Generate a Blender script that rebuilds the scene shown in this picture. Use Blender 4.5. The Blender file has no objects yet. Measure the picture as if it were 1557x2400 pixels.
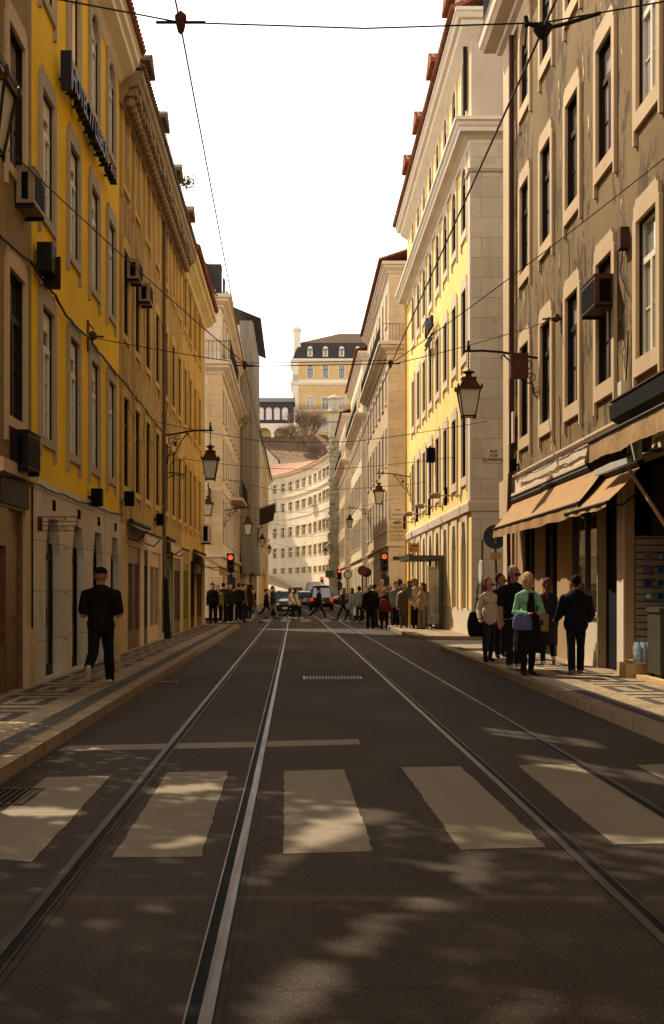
import bpy, bmesh, math, random
from mathutils import Vector, Matrix, noise
random.seed(7)
R=math.radians; PI=math.pi
S=bpy.context.scene
# ------------------------------------------------------------------ camera
# The photograph: level camera 1.5 m above the road, looking down the street (+Y).
F=3000.0; CX,CY=695.0,1385.0; EYE=1.5
cam=bpy.data.cameras.new('camera'); co=bpy.data.objects.new('camera',cam); S.collection.objects.link(co)
cam.sensor_fit='VERTICAL'; cam.sensor_height=36.0; cam.sensor_width=24.0; cam.lens=36.0*F/2400.0
cam.shift_y=(CY-1200)/2400.0; cam.shift_x=(778.5-CX)/2400.0
co.location=(0,0,EYE); co.rotation_euler=(R(90),0,0); cam.clip_start=0.1; cam.clip_end=3000
S.camera=co
# ------------------------------------------------------------------ light
ZEN=.16
SUN=Vector((1.0,-1.4,-1.8)).normalized()
w=bpy.data.worlds.new('World'); S.world=w; w.use_nodes=True
nt=w.node_tree; nt.nodes.clear()
sky=nt.nodes.new('ShaderNodeTexSky'); sky.sky_type='NISHITA'; sky.sun_disc=False
sky.sun_elevation=math.asin(-SUN.z); sky.sun_rotation=math.atan2(-SUN.x,-SUN.y)
sky.dust_density=5.0; sky.air_density=1.0; sky.altitude=0
bw=nt.nodes.new('ShaderNodeRGBToBW'); mul=nt.nodes.new('ShaderNodeMix'); mul.data_type='RGBA'; mul.blend_type='MULTIPLY'; mul.inputs[0].default_value=1.0
mx=nt.nodes.new('ShaderNodeMix'); mx.data_type='RGBA'; mx.inputs[0].default_value=0.93
bg=nt.nodes.new('ShaderNodeBackground'); bg.inputs[1].default_value=0.125
wo=nt.nodes.new('ShaderNodeOutputWorld')
nt.links.new(sky.outputs[0],bw.inputs[0]); nt.links.new(bw.outputs[0],mul.inputs[6]); mul.inputs[7].default_value=(1.16,1.0,0.80,1)
nt.links.new(sky.outputs[0],mx.inputs[6]); nt.links.new(mul.outputs[2],mx.inputs[7])
tc=nt.nodes.new('ShaderNodeTexCoord'); sx=nt.nodes.new('ShaderNodeSeparateXYZ'); nt.links.new(tc.outputs['Generated'],sx.inputs[0])
mr=nt.nodes.new('ShaderNodeMapRange'); mr.inputs[1].default_value=.42; mr.inputs[2].default_value=.72; mr.inputs[3].default_value=1.7; mr.inputs[4].default_value=ZEN; nt.links.new(sx.outputs[2],mr.inputs[0])   # haze is brightest low down, deeper overhead
gr=nt.nodes.new('ShaderNodeMix'); gr.data_type='RGBA'; gr.blend_type='MULTIPLY'; gr.inputs[0].default_value=1.0; nt.links.new(mr.outputs[0],gr.inputs[7])
hz=nt.nodes.new('ShaderNodeMix'); hz.data_type='RGBA'; hz.inputs[0].default_value=0.85; hz.inputs[7].default_value=(8.7,7.9,7.3,1)   # bright even haze over the whole sky
nt.links.new(mx.outputs[2],hz.inputs[6]); nt.links.new(hz.outputs[2],gr.inputs[6]); nt.links.new(gr.outputs[2],bg.inputs[0]); nt.links.new(bg.outputs[0],wo.inputs[0])
sl=bpy.data.lights.new('sun','SUN'); sl.energy=5.0; sl.angle=R(0.53); sl.color=(1.0,0.86,0.66)
so=bpy.data.objects.new('sun',sl); S.collection.objects.link(so)
so.rotation_euler=SUN.to_track_quat('-Z','Y').to_euler(); so.location=(-20,40,40)
S.view_settings.view_transform='Standard'; S.view_settings.look='None'; S.view_settings.exposure=0.42; S.view_settings.gamma=1.0
S.render.engine='CYCLES'
cy=S.cycles; cy.use_denoising=True; cy.max_bounces=6; cy.diffuse_bounces=4; cy.glossy_bounces=3; cy.transmission_bounces=4
cy.caustics_reflective=True; cy.blur_glossy=0.5; cy.sample_clamp_indirect=10.0
cy.use_guiding=True
# ------------------------------------------------------------------ helpers
COL=S.collection
def tag(o,label=None,cat=None,group=None,kind=None):
    if label: o['label']=label
    if cat: o['category']=cat
    if group: o['group']=group
    if kind: o['kind']=kind
    return o
def thing(name,label,cat,loc=(0,0,0),rz=0.0,group=None):
    o=bpy.data.objects.new(name,None); COL.objects.link(o); o.location=loc; o.rotation_euler=(0,0,rz)
    o.empty_display_size=0.2
    return tag(o,label,cat,group)
def link(name,me,parent=None,loc=None,rot=None):
    o=bpy.data.objects.new(name,me); COL.objects.link(o)
    if parent: o.parent=parent
    if loc is not None: o.location=loc
    if rot is not None: o.rotation_euler=rot
    return o
def mesh(name,V,Fc,mats,idx=None,smooth=False):
    me=bpy.data.meshes.new(name); me.from_pydata([tuple(v) for v in V],[],Fc)
    if not isinstance(mats,(list,tuple)): mats=[mats]
    for m in mats: me.materials.append(m)
    if idx: me.polygons.foreach_set('material_index',idx)
    bm=bmesh.new(); bm.from_mesh(me); bmesh.ops.recalc_face_normals(bm,faces=bm.faces); bm.to_mesh(me); bm.free()
    if smooth: me.polygons.foreach_set('use_smooth',[True]*len(me.polygons))
    me.update(); return me
class MB:
    def __init__(s): s.V=[];s.F=[];s.I=[];s.mi=0
    def add(s,V,Fc):
        n=len(s.V); s.V+= [tuple(v) for v in V]
        for f in Fc: s.F.append(tuple(i+n for i in f)); s.I.append(s.mi)
        return s
    def box(s,x0,x1,y0,y1,z0,z1):
        return s.add([(x0,y0,z0),(x1,y0,z0),(x1,y1,z0),(x0,y1,z0),(x0,y0,z1),(x1,y0,z1),(x1,y1,z1),(x0,y1,z1)],
            [(0,3,2,1),(4,5,6,7),(0,1,5,4),(1,2,6,5),(2,3,7,6),(3,0,4,7)])
    def quad(s,a,b,c,d): return s.add([a,b,c,d],[(0,1,2,3)])
    def prism(s,pts,y0,y1,back=True):      # polygon in x,z extruded along y
        n=len(pts); V=[(p[0],y0,p[1]) for p in pts]+[(p[0],y1,p[1]) for p in pts]
        Fc=[tuple(range(n))]+([tuple(range(2*n-1,n-1,-1))] if back else [])
        Fc+=[(i,(i+1)%n,n+(i+1)%n,n+i) for i in range(n)]
        return s.add(V,Fc)
    def slab(s,pts,z0,z1):                 # polygon in x,y extruded along z
        n=len(pts); V=[(p[0],p[1],z0) for p in pts]+[(p[0],p[1],z1) for p in pts]
        return s.add(V,[tuple(range(n-1,-1,-1)),tuple(range(n,2*n))]+[(i,(i+1)%n,n+(i+1)%n,n+i) for i in range(n)])
    def tube(s,pts,r,n=6,r2=None,cap=True):
        pts=[Vector(p) for p in pts]; m=len(pts); V=[];Fc=[]
        up=None
        for i,p in enumerate(pts):
            t=(pts[min(i+1,m-1)]-pts[max(i-1,0)]).normalized()
            if up is None: up=Vector((0,0,1)) if abs(t.z)<.9 else Vector((1,0,0))
            a=t.cross(up).normalized(); b=t.cross(a).normalized(); up=b.cross(t) if False else up
            if a.length<.5: a=Vector((1,0,0)); b=t.cross(a)
            rr=r if r2 is None else r+(r2-r)*i/(m-1)
            for k in range(n):
                q=2*PI*k/n; V.append(p+a*math.cos(q)*rr+b*math.sin(q)*rr)
        for i in range(m-1):
            for k in range(n): Fc.append((i*n+k,i*n+(k+1)%n,(i+1)*n+(k+1)%n,(i+1)*n+k))
        if cap: Fc+= [tuple(range(n-1,-1,-1)),tuple(range((m-1)*n,m*n))]
        return s.add(V,Fc)
    def lathe(s,prof,n=12,c=(0,0,0),sq=0,ax='z'):         # prof: (r,z)
        V=[];Fc=[]
        for r,z in prof:
            for k in range(n):
                q=2*PI*(k+.5)/n
                if ax=='z': V.append((c[0]+r*math.cos(q),c[1]+r*math.sin(q),c[2]+z))
                elif ax=='y': V.append((c[0]+r*math.cos(q),c[1]+z,c[2]+r*math.sin(q)))
                else: V.append((c[0]+z,c[1]+r*math.cos(q),c[2]+r*math.sin(q)))
        m=len(prof)
        for i in range(m-1):
            for k in range(n): Fc.append((i*n+k,i*n+(k+1)%n,(i+1)*n+(k+1)%n,(i+1)*n+k))
        Fc+=[tuple(range(n-1,-1,-1)),tuple(range((m-1)*n,m*n))]
        return s.add(V,Fc)
    def sweep(s,path,prof,closed_prof=True):   # path: plan points; prof: (out,z), out to the right of travel
        path=[Vector(p) for p in path]; m=len(path); V=[];Fc=[]; n=len(prof)
        for i,p in enumerate(path):
            d0=(path[i]-path[i-1]).normalized() if i>0 else (path[1]-path[0]).normalized()
            d1=(path[i+1]-path[i]).normalized() if i<m-1 else d0
            n0=Vector((d0.y,-d0.x)); n1=Vector((d1.y,-d1.x)); mt=(n0+n1).normalized(); k=1/max(.3,mt.dot(n0))
            for o,z in prof: V.append((p.x+mt.x*o*k,p.y+mt.y*o*k,z))
        for i in range(m-1):
            for j in range(n if closed_prof else n-1):
                Fc.append((i*n+j,i*n+(j+1)%n,(i+1)*n+(j+1)%n,(i+1)*n+j))
        if closed_prof: Fc+=[tuple(range(n)),tuple(range(m*n-1,(m-1)*n-1,-1))]
        return s.add(V,Fc)
    def obj(s,name,mats,parent=None,loc=None,rot=None,smooth=False):
        return link(name,mesh(name,s.V,s.F,mats,s.I if max(s.I+[0])>0 else None,smooth),parent,loc,rot)
    def me(s,name,mats,smooth=False): return mesh(name,s.V,s.F,mats,s.I if max(s.I+[0])>0 else None,smooth)
def arc(c,r,a0,a1,n): return [(c[0]+r*math.cos(R(a0+(a1-a0)*i/n)),c[1]+r*math.sin(R(a0+(a1-a0)*i/n))) for i in range(n+1)]
# ------------------------------------------------------------------ materials
class N:
    def __init__(s,name):
        s.m=bpy.data.materials.new(name); s.m.use_nodes=True; s.t=s.m.node_tree; s.t.nodes.clear()
        s.out=s.n('ShaderNodeOutputMaterial'); s.b=s.n('ShaderNodeBsdfPrincipled'); s.l(s.b.outputs[0],s.out.inputs[0])
        s.pos=s.n('ShaderNodeNewGeometry').outputs['Position']
    def n(s,t,**k):
        x=s.t.nodes.new(t)
        for a,v in k.items(): setattr(x,a,v)
        return x
    def l(s,a,b): s.t.links.new(a,b)
    def set(s,sock,v):
        if hasattr(v,'is_linked') or hasattr(v,'links'): s.l(v,sock)
        else: sock.default_value=v
    def noise(s,scale,vec=None,detail=4,rough=.55,stretch=None,off=0,dist=0):
        x=s.n('ShaderNodeTexNoise'); x.inputs['Scale'].default_value=scale; x.inputs['Detail'].default_value=detail; x.inputs['Roughness'].default_value=rough
        x.inputs['Distortion'].default_value=dist
        v=vec or s.pos
        if stretch or off:
            m=s.n('ShaderNodeMapping'); m.inputs['Scale'].default_value=stretch or (1,1,1); m.inputs['Location'].default_value=(off,off*.7,off*1.3); s.l(v,m.inputs[0]); v=m.outputs[0]
        s.l(v,x.inputs['Vector']); return x.outputs['Fac']
    def ramp(s,f,a,b,v0=0.0,v1=1.0):
        x=s.n('ShaderNodeMapRange'); x.clamp=True; s.set(x.inputs[0],f)
        for i,v in zip((1,2,3,4),(a,b,v0,v1)): x.inputs[i].default_value=v
        return x.outputs[0]
    def mix(s,f,a,b,mode='MIX'):
        x=s.n('ShaderNodeMix',data_type='RGBA',blend_type=mode); s.set(x.inputs[0],f)
        for i,v in ((6,a),(7,b)):
            s.set(x.inputs[i],(v if not isinstance(v,tuple) else (v+(1,))[:4]))
        return x.outputs[2]
    def math(s,op,a,b=0.0,clamp=False):
        x=s.n('ShaderNodeMath',operation=op); x.use_clamp=clamp; s.set(x.inputs[0],a); s.set(x.inputs[1],b); return x.outputs[0]
    def sep(s,v=None):
        x=s.n('ShaderNodeSeparateXYZ'); s.l(v or s.pos,x.inputs[0]); return x.outputs
    def comb(s,a,b,c):
        x=s.n('ShaderNodeCombineXYZ'); s.set(x.inputs[0],a); s.set(x.inputs[1],b); s.set(x.inputs[2],c); return x.outputs[0]
    def bump(s,h,st=.3,d=.02):
        x=s.n('ShaderNodeBump'); x.inputs['Strength'].default_value=st; x.inputs['Distance'].default_value=d; s.set(x.inputs['Height'],h)
        s.l(x.outputs[0],s.b.inputs['Normal']); return x
    def fin(s,col,rough=.8,metal=0.0,spec=.5,**k):
        s.set(s.b.inputs['Base Color'],(col+(1,))[:4] if isinstance(col,tuple) else col); s.set(s.b.inputs['Roughness'],rough); s.b.inputs['Metallic'].default_value=metal
        s.b.inputs['Specular IOR Level'].default_value=spec
        for a,v in k.items(): s.b.inputs[a.replace('_',' ')].default_value=v
        return s.m
def plain(name,c,rough=.6,metal=0.0,spec=.2,var=.12,scale=6.0,bump=0.0):
    m=N(name); f=m.noise(scale,detail=5)
    col=m.mix(m.ramp(f,.3,.7),tuple(v*(1-var) for v in c),tuple(min(1,v*(1+var)) for v in c))
    if bump: m.bump(m.noise(scale*8),bump,.01)
    return m.fin(col,rough,metal,spec)
def stucco(name,c,dirt=(.12,.09,.05),amt=.35,streak=.3,bump=.15,rough=.9):
    m=N(name); a=m.noise(.5,detail=6); b=m.noise(2.5,stretch=(1,1,.12),detail=6,off=3); d=m.noise(14,detail=4)
    col=m.mix(m.ramp(a,.3,.72),tuple(v*.86 for v in c),tuple(min(1,v*1.08) for v in c))
    col=m.mix(m.math('MULTIPLY',m.ramp(b,.48,.8),streak),col,dirt)
    col=m.mix(m.math('MULTIPLY',m.ramp(m.noise(5,detail=8,off=9),.55,.75),amt),col,dirt)
    m.bump(d,bump,.01); return m.fin(col,rough,spec=.25)
def stone(name,c,spot=(.2,.15,.09),amt=.5,rough=.8,scale=30,blocks=None):
    m=N(name); a=m.noise(.8,detail=5); p=m.noise(scale,detail=6,rough=.7,stretch=(1,1,.6))
    col=m.mix(m.ramp(a,.3,.7),tuple(v*.88 for v in c),tuple(min(1,v*1.07) for v in c))
    col=m.mix(m.math('MULTIPLY',m.ramp(p,.56,.72),amt),col,spot)
    st=m.noise(1.7,stretch=(1,1,.15),detail=5,off=5); col=m.mix(m.math('MULTIPLY',m.ramp(st,.52,.8),.35),col,spot)
    h=p
    if blocks:
        x,y,z=m.sep(); v=m.comb(m.math('ADD',x,y),z,0.0)
        br=m.n('ShaderNodeTexBrick'); m.l(v,br.inputs['Vector']); br.inputs['Scale'].default_value=1.0
        br.inputs['Brick Width'].default_value=blocks[0]; br.inputs['Row Height'].default_value=blocks[1]; br.inputs['Mortar Size'].default_value=.008
        br.inputs['Mortar Smooth'].default_value=.3; br.inputs['Color1'].default_value=(1,1,1,1); br.inputs['Color2'].default_value=(.86,.85,.83,1); br.inputs['Mortar'].default_value=(.45,.38,.28,1)
        col=m.mix(1.0,col,br.outputs['Color'],'MULTIPLY')
        gp=m.noise(1.1,detail=8,off=20); col=m.mix(m.math('MULTIPLY',m.ramp(gp,.6,.68),.35),col,spot)
    m.bump(h,.12,.01); return m.fin(col,rough,spec=.3)
def tiles(name,c,run='x'):
    m=N(name); x,y,z=m.sep(); a=m.noise(3,detail=6); b=m.noise(18,detail=3)
    col=m.mix(m.ramp(a,.3,.7),tuple(v*.55 for v in c),tuple(min(1,v*1.25) for v in c)); col=m.mix(m.math('MULTIPLY',m.ramp(b,.5,.7),.5),col,(.12,.1,.07))
    wv=m.math('SINE',m.math('MULTIPLY',y if run=='y' else x,2*PI/.21)); rows=m.math('FRACT',m.math('MULTIPLY',z,5.0))
    m.bump(m.math('ADD',wv,m.math('MULTIPLY',rows,.6)),.9,.05); return m.fin(col,.9,spec=.2)
def glass(name,c,rough=.10,ior=2.0,var=.4):
    # a closed window: glossy pane over a dim room or a drawn curtain
    m=N(name); a=m.noise(1.3,detail=2); col=m.mix(m.ramp(a,.35,.65),tuple(v*(1-var) for v in c),tuple(min(1,v*(1+var)) for v in c))
    m.bump(m.noise(1.6,detail=1),.03,.02)
    m.b.inputs['IOR'].default_value=ior
    return m.fin(col,rough,spec=.5)
def flat(name,c,rough=.6,metal=0.0,spec=.2,emit=0.0):
    m=N(name)
    if emit: m.b.inputs['Emission Color'].default_value=(c+(1,))[:4]; m.b.inputs['Emission Strength'].default_value=emit
    return m.fin(c,rough,metal,spec)
M={}
M['hotel_yellow']=stucco('hotel_yellow',(.88,.55,.006),(.45,.25,.02),.12,.12,.1)
M['yellow_b']=stucco('pale_yellow_stucco',(.92,.68,.23),(.7,.48,.15),.15,.15,.1)
M['ochre']=stucco('ochre_stucco',(.46,.285,.075),(.075,.04,.012),.85,1.1,.5)
M['ochre2']=stucco('gold_ochre_stucco',(.62,.40,.11),(.18,.10,.03),.45,.7,.25)
M['brown']=stucco('brown_stucco',(.30,.20,.075),(.1,.07,.03),.4,.5,.3)
M['cream']=stucco('cream_stucco',(.72,.62,.42),(.35,.27,.15),.25,.35,.15)
M['cream2']=stucco('curved_cream_stucco',(.66,.59,.44),(.4,.3,.16),.2,.3,.1)
M['grey_st']=stucco('grey_stucco',(.56,.46,.34),(.3,.22,.14),.15,.2,.1)
M['palace']=stucco('palace_ochre_stucco',(.66,.46,.20),(.4,.27,.1),.2,.3,.1)
M['stone']=stone('pale_limestone',(.50,.42,.30),(.25,.18,.10),.6)
M['stone_h']=stone('hotel_limestone',(.40,.33,.235),(.2,.14,.08),.55,scale=34)
M['stone_w']=stone('buff_limestone',(.66,.54,.40),(.4,.27,.13),.55)  # pale buff limestone
M['stone_r']=stone('warm_rough_limestone',(.58,.42,.24),(.32,.2,.08),.7,scale=22)
M['ashlar']=stone('ashlar_blocks',(.66,.57,.41),(.25,.19,.11),.55,blocks=(1.05,.62))
M['ashlar_w']=stone('warm_ashlar_blocks',(.66,.50,.31),(.4,.28,.14),.45,blocks=(1.2,.55))
M['ashlar_p']=stone('pale_ashlar_blocks',(.74,.63,.48),(.4,.3,.18),.3,blocks=(1.3,.6))
M['white']=plain('white_painted_trim',(.78,.70,.55),.6,var=.06)
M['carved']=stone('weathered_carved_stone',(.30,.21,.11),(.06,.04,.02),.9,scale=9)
M['tile']=tiles('terracotta_tiles',(.31,.095,.04),'y'); M['tilex']=tiles('terracotta_tiles_across',(.31,.095,.04),'x')
M['tile_d']=tiles('dark_old_tiles',(.16,.10,.06),'y'); M['tile_pk']=tiles('pinkish_tiles',(.62,.33,.22),'x')
M['slate']=plain('slate_mansard',(.05,.045,.045),.7,var=.3)
M['wood_w']=plain('cream_painted_wood',(.76,.69,.53),.5,var=.05)
M['wood_d']=plain('dark_painted_wood',(.016,.010,.006),.6,0.0,.15,var=.2)
M['wood_g']=plain('old_green_painted_wood',(.22,.24,.10),.7,var=.3,scale=9,bump=.2)
M['wood_o']=plain('varnished_brown_wood',(.16,.075,.025),.4,var=.35,scale=8)
M['wood_p']=plain('bare_pine_board',(.55,.36,.16),.7,var=.15)
M['iron']=plain('black_wrought_iron',(.011,.008,.006),.55,0.0,.2,var=.2)
M['rust']=plain('rust_brown_metal',(.075,.026,.012),.7,0.0,.2,var=.3)
M['steel']=None
M['pane_m']=glass('murky_curtained_pane',(.24,.20,.15),var=.3)
M['pane_v']=glass('lilac_curtained_pane',(.52,.44,.46),.05,2.0,var=.1)
M['pane_clear']=None
M['pane_d']=glass('dark_room_pane',(.045,.05,.04))
M['pane_g']=glass('grey_room_pane',(.11,.12,.10))
M['pane_w']=glass('curtained_pane',(.60,.50,.47),.05,2.0,var=.12)
M['pane_gr']=glass('greenish_curtained_pane',(.27,.29,.19),.05,2.0,var=.25)
M['black']=flat('near_black',(.004,.0035,.003),.8,spec=.1)
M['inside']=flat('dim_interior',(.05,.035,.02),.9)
def peeling():
    m=N('peeling_olive_stucco'); a=m.noise(.45,detail=5); g=m.noise(12)
    col=m.mix(m.ramp(a,.32,.7),(.155,.100,.036),(.245,.160,.060))
    x,y,z=m.sep(); lo=m.ramp(z,4.0,8.5,.45,0.0)
    col=m.mix(m.math('MULTIPLY',lo,m.ramp(m.noise(1.4,stretch=(1,1,.2),off=2),.3,.7)),col,(.20,.13,.06))
    band=m.noise(.55,off=4,stretch=(1,1,.35),detail=2)
    pk=m.noise(2.6,stretch=(1,1,.42),detail=9,rough=.68,off=8)
    mask=m.math('MULTIPLY',m.ramp(pk,.515,.54),m.ramp(band,.42,.50))
    col=m.mix(mask,col,(.085,.047,.018))
    p2=m.noise(2.2,stretch=(1,1,.35),detail=9,rough=.7,off=31); m2=m.math('MULTIPLY',m.ramp(p2,.61,.625),m.ramp(band,.44,.5))
    col=m.mix(m2,col,(.72,.55,.30))
    m.bump(m.math('ADD',m.math('MULTIPLY',g,.3),m.math('ADD',m.math('MULTIPLY',mask,-1.0),m.math('MULTIPLY',m2,-.7))),.6,.02)
    return m.fin(col,.9,spec=.2)
M['peel']=peeling()
def asphalt():
    m=N('asphalt'); a=m.noise(.35,detail=5,stretch=(1,.35,1)); g=m.noise(70,detail=3,rough=.7); g2=m.noise(170,detail=2)
    col=m.mix(m.ramp(a,.3,.7),(.031,.0185,.0088),(.051,.032,.016))
    col=m.mix(m.math('MULTIPLY',m.ramp(g,.56,.66),.8),col,(.20,.145,.09)); col=m.mix(m.math('MULTIPLY',m.ramp(g2,.38,.5,1,0),.75),col,(.012,.008,.005))
    pt=m.noise(.9,detail=7,off=12,stretch=(1,.2,1)); col=m.mix(m.math('MULTIPLY',m.ramp(pt,.55,.62),.5),col,(.018,.011,.006))
    p3=m.noise(.5,detail=8,off=41,stretch=(1,.5,1)); col=m.mix(m.math('MULTIPLY',m.ramp(p3,.56,.64),.45),col,(.075,.052,.032))
    vo=m.n('ShaderNodeTexVoronoi'); vo.feature='DISTANCE_TO_EDGE'; vo.inputs['Scale'].default_value=.42
    dn=m.n('ShaderNodeTexNoise'); dn.inputs['Scale'].default_value=2.2; dn.inputs['Detail'].default_value=6; m.l(m.pos,dn.inputs['Vector'])
    wv=m.n('ShaderNodeMix',data_type='VECTOR'); wv.inputs[0].default_value=.16; m.l(m.pos,wv.inputs[4]); m.l(dn.outputs['Color'],wv.inputs[5]); m.l(wv.outputs[1],vo.inputs['Vector'])
    col=m.mix(m.math('MULTIPLY',m.ramp(vo.outputs['Distance'],.0,.008,1,0),.55),col,(.010,.006,.004))
    x_,y_,z_=m.sep(); ln=m.math('ABSOLUTE',m.math('ADD',y_,-6.25)); col=m.mix(m.math('MULTIPLY',m.ramp(ln,.03,.09,1,0),.28),col,(.16,.12,.08))
    m.bump(m.math('ADD',g,m.math('MULTIPLY',g2,.6)),.7,.012)
    return m.fin(col,m.ramp(a,.3,.7,.7,.9),spec=.22)
M['asphalt']=asphalt()
def calcada(name,c1,c2,gap):
    m=N(name); vo=m.n('ShaderNodeTexVoronoi'); vo.feature='DISTANCE_TO_EDGE'; vo.inputs['Scale'].default_value=17; vo.inputs['Randomness'].default_value=.55; m.l(m.pos,vo.inputs['Vector'])
    vc=m.n('ShaderNodeTexVoronoi'); vc.inputs['Scale'].default_value=17; vc.inputs['Randomness'].default_value=.55; m.l(m.pos,vc.inputs['Vector'])
    s=m.sep(vc.outputs['Color'])[0]
    col=m.mix(s,c1,c2); big=m.noise(1.2,detail=5); col=m.mix(m.math('MULTIPLY',m.ramp(big,.4,.75),.5),col,gap)
    e=m.ramp(vo.outputs['Distance'],.01,.06); col=m.mix(e,gap,col)
    m.bump(m.math('ADD',e,m.math('MULTIPLY',s,.5)),.8,.02); return m.fin(col,.75,spec=.2)
M['calc']=calcada('limestone_cobbles',(.31,.22,.125),(.50,.375,.23),(.06,.04,.022))
M['calc_d']=calcada('basalt_cobbles',(.05,.04,.032),(.09,.072,.056),(.035,.025,.018))
M['kerb']=stone('kerb_limestone',(.30,.215,.125),(.14,.09,.05),.6,scale=25)
def paint():
    m=N('worn_road_paint'); a=m.noise(2.5,detail=6,stretch=(.25,6,1)); g=m.noise(120,detail=2)
    col=m.mix(m.ramp(a,.25,.75),(.21,.17,.115),(.28,.23,.16)); col=m.mix(m.math('MULTIPLY',m.ramp(g,.55,.75),.4),col,(.15,.11,.07)); wr=m.noise(5,detail=9,rough=.75,off=7); col=m.mix(m.math('MULTIPLY',m.ramp(wr,.63,.68),.6),col,(.06,.042,.026))
    ty=m.noise(1.1,detail=4,stretch=(1.3,.12,1),off=17); col=m.mix(m.math('MULTIPLY',m.ramp(ty,.5,.75),.3),col,(.09,.066,.042))
    m.bump(g,.3,.008); return m.fin(col,.8,spec=.15)
M['paint']=paint()
def steel():
    m=N('worn_rail_steel'); a=m.noise(6,stretch=(8,.15,1),detail=4); col=m.mix(m.ramp(a,.3,.7),(.032,.024,.017),(.10,.075,.055)); return m.fin(col,m.ramp(a,.3,.7,.35,.55),metal=.9)
M['steel']=steel()
M['twig']=plain('grey_brown_bark',(.21,.15,.10),.9)
def clear_pane():
    m=bpy.data.materials.new('clear_window_glass'); m.use_nodes=True; t=m.node_tree; t.nodes.clear(); o=t.nodes.new('ShaderNodeOutputMaterial'); a=t.nodes.new('ShaderNodeBsdfTransparent'); g=t.nodes.new('ShaderNodeBsdfGlossy'); g.inputs['Roughness'].default_value=.03; x=t.nodes.new('ShaderNodeMixShader'); f=t.nodes.new('ShaderNodeFresnel'); f.inputs[0].default_value=1.5
    t.links.new(f.outputs[0],x.inputs[0]); t.links.new(a.outputs[0],x.inputs[1]); t.links.new(g.outputs[0],x.inputs[2]); t.links.new(x.outputs[0],o.inputs[0]); return m
M['pane_clear']=clear_pane()
# ------------------------------------------------------------------ facades
def wallgrid(mb,x0,x1,z0,z1,holes,y=0.0):
    xs=sorted({x0,x1,*[h[0] for h in holes],*[h[1] for h in holes]}); zs=sorted({z0,z1,*[h[2] for h in holes],*[h[3] for h in holes]})
    xs=[x for x in xs if x0-1e-6<=x<=x1+1e-6]; zs=[z for z in zs if z0-1e-6<=z<=z1+1e-6]
    for a,b in zip(xs,xs[1:]):
        for c,d in zip(zs,zs[1:]):
            mx_,mz_=(a+b)/2,(c+d)/2
            if any(h[0]<mx_<h[1] and h[2]<mz_<h[3] for h in holes): continue
            mb.quad((a,y,c),(b,y,c),(b,y,d),(a,y,d))
    for h in holes:
        a,b,c,d,dp=h[:5]
        mb.quad((a,y,c),(a,y+dp,c),(a,y+dp,d),(a,y,d)); mb.quad((b,y,c),(b,y+dp,c),(b,y+dp,d),(b,y,d))
        mb.quad((a,y,d),(b,y,d),(b,y+dp,d),(a,y+dp,d)); mb.quad((a,y,c),(b,y,c),(b,y+dp,c),(a,y+dp,c))
WC={}; WL={}
PV={'pane_d':('pane_d','pane_d','pane_g','pane_m'),'pane_g':('pane_g','pane_g','pane_m','pane_d'),'pane_w':('pane_w','pane_v','pane_w','pane_m')}
WR=random.Random(21)
STY={ # jamb, top, apron, leg, thick, recess, surround, frame, pane, bars
 'hotel':dict(j=.17,t=.27,ap=.14,leg=.2,th=.05,rec=.04,s='stone_h',f='wood_w',p='pane_g',bars=3),
 'old':dict(j=.16,t=.26,ap=.14,leg=.2,th=.045,rec=.045,s='ochre2',f='wood_d',p='pane_d',bars=2),
 'oldst':dict(j=.16,t=.26,ap=.14,leg=.2,th=.045,rec=.045,s='stone_r',f='wood_d',p='pane_d',bars=2),
 'l3':dict(j=.15,t=.24,ap=.14,leg=.2,th=.045,rec=.035,s='ochre2',f='wood_d',p='pane_d',bars=2),
 'peel':dict(j=.2,t=.34,ap=.27,leg=.22,th=.06,rec=.06,s='stone_r',f='wood_d',p='pane_w',bars=2),
 'peelw':dict(j=.2,t=.34,ap=.27,leg=.22,th=.06,rec=.05,s='stone_r',f='white',p='pane_gr',bars=2),
 'yb':dict(j=.2,t=.34,ap=.27,leg=.24,th=.055,rec=.06,s='stone_w',f='wood_d',p='pane_d',bars=2),
 'plainst':dict(j=.17,t=.2,ap=.1,leg=0,th=.04,rec=.04,s='stone_w',f='wood_d',p='pane_g',bars=2),
 'cream':dict(j=.16,t=.2,ap=.1,leg=0,th=.04,rec=.18,s='ashlar_p',f='wood_w',p='pane_g',bars=2),
 'pal':dict(j=.2,t=.22,ap=.12,leg=0,th=.06,rec=.12,s='white',f='white',p='pane_g',bars=2),
 'pald':dict(j=.2,t=.22,ap=.12,leg=0,th=.06,rec=.12,s='white',f='wood_d',p='pane_g',bars=1),
}
def arch_fill(mb,wd,h,y0,y1,n=8,rise=None):
    r=wd/2; ri=rise or r
    for sx in (-1,1):
        pts=[(sx*r,h)]+[(sx*r*math.cos(PI/2*i/n),h-ri+ri*math.sin(PI/2*i/n)) for i in range(n+1)]
        mb.prism(pts,y0,y1)
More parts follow.
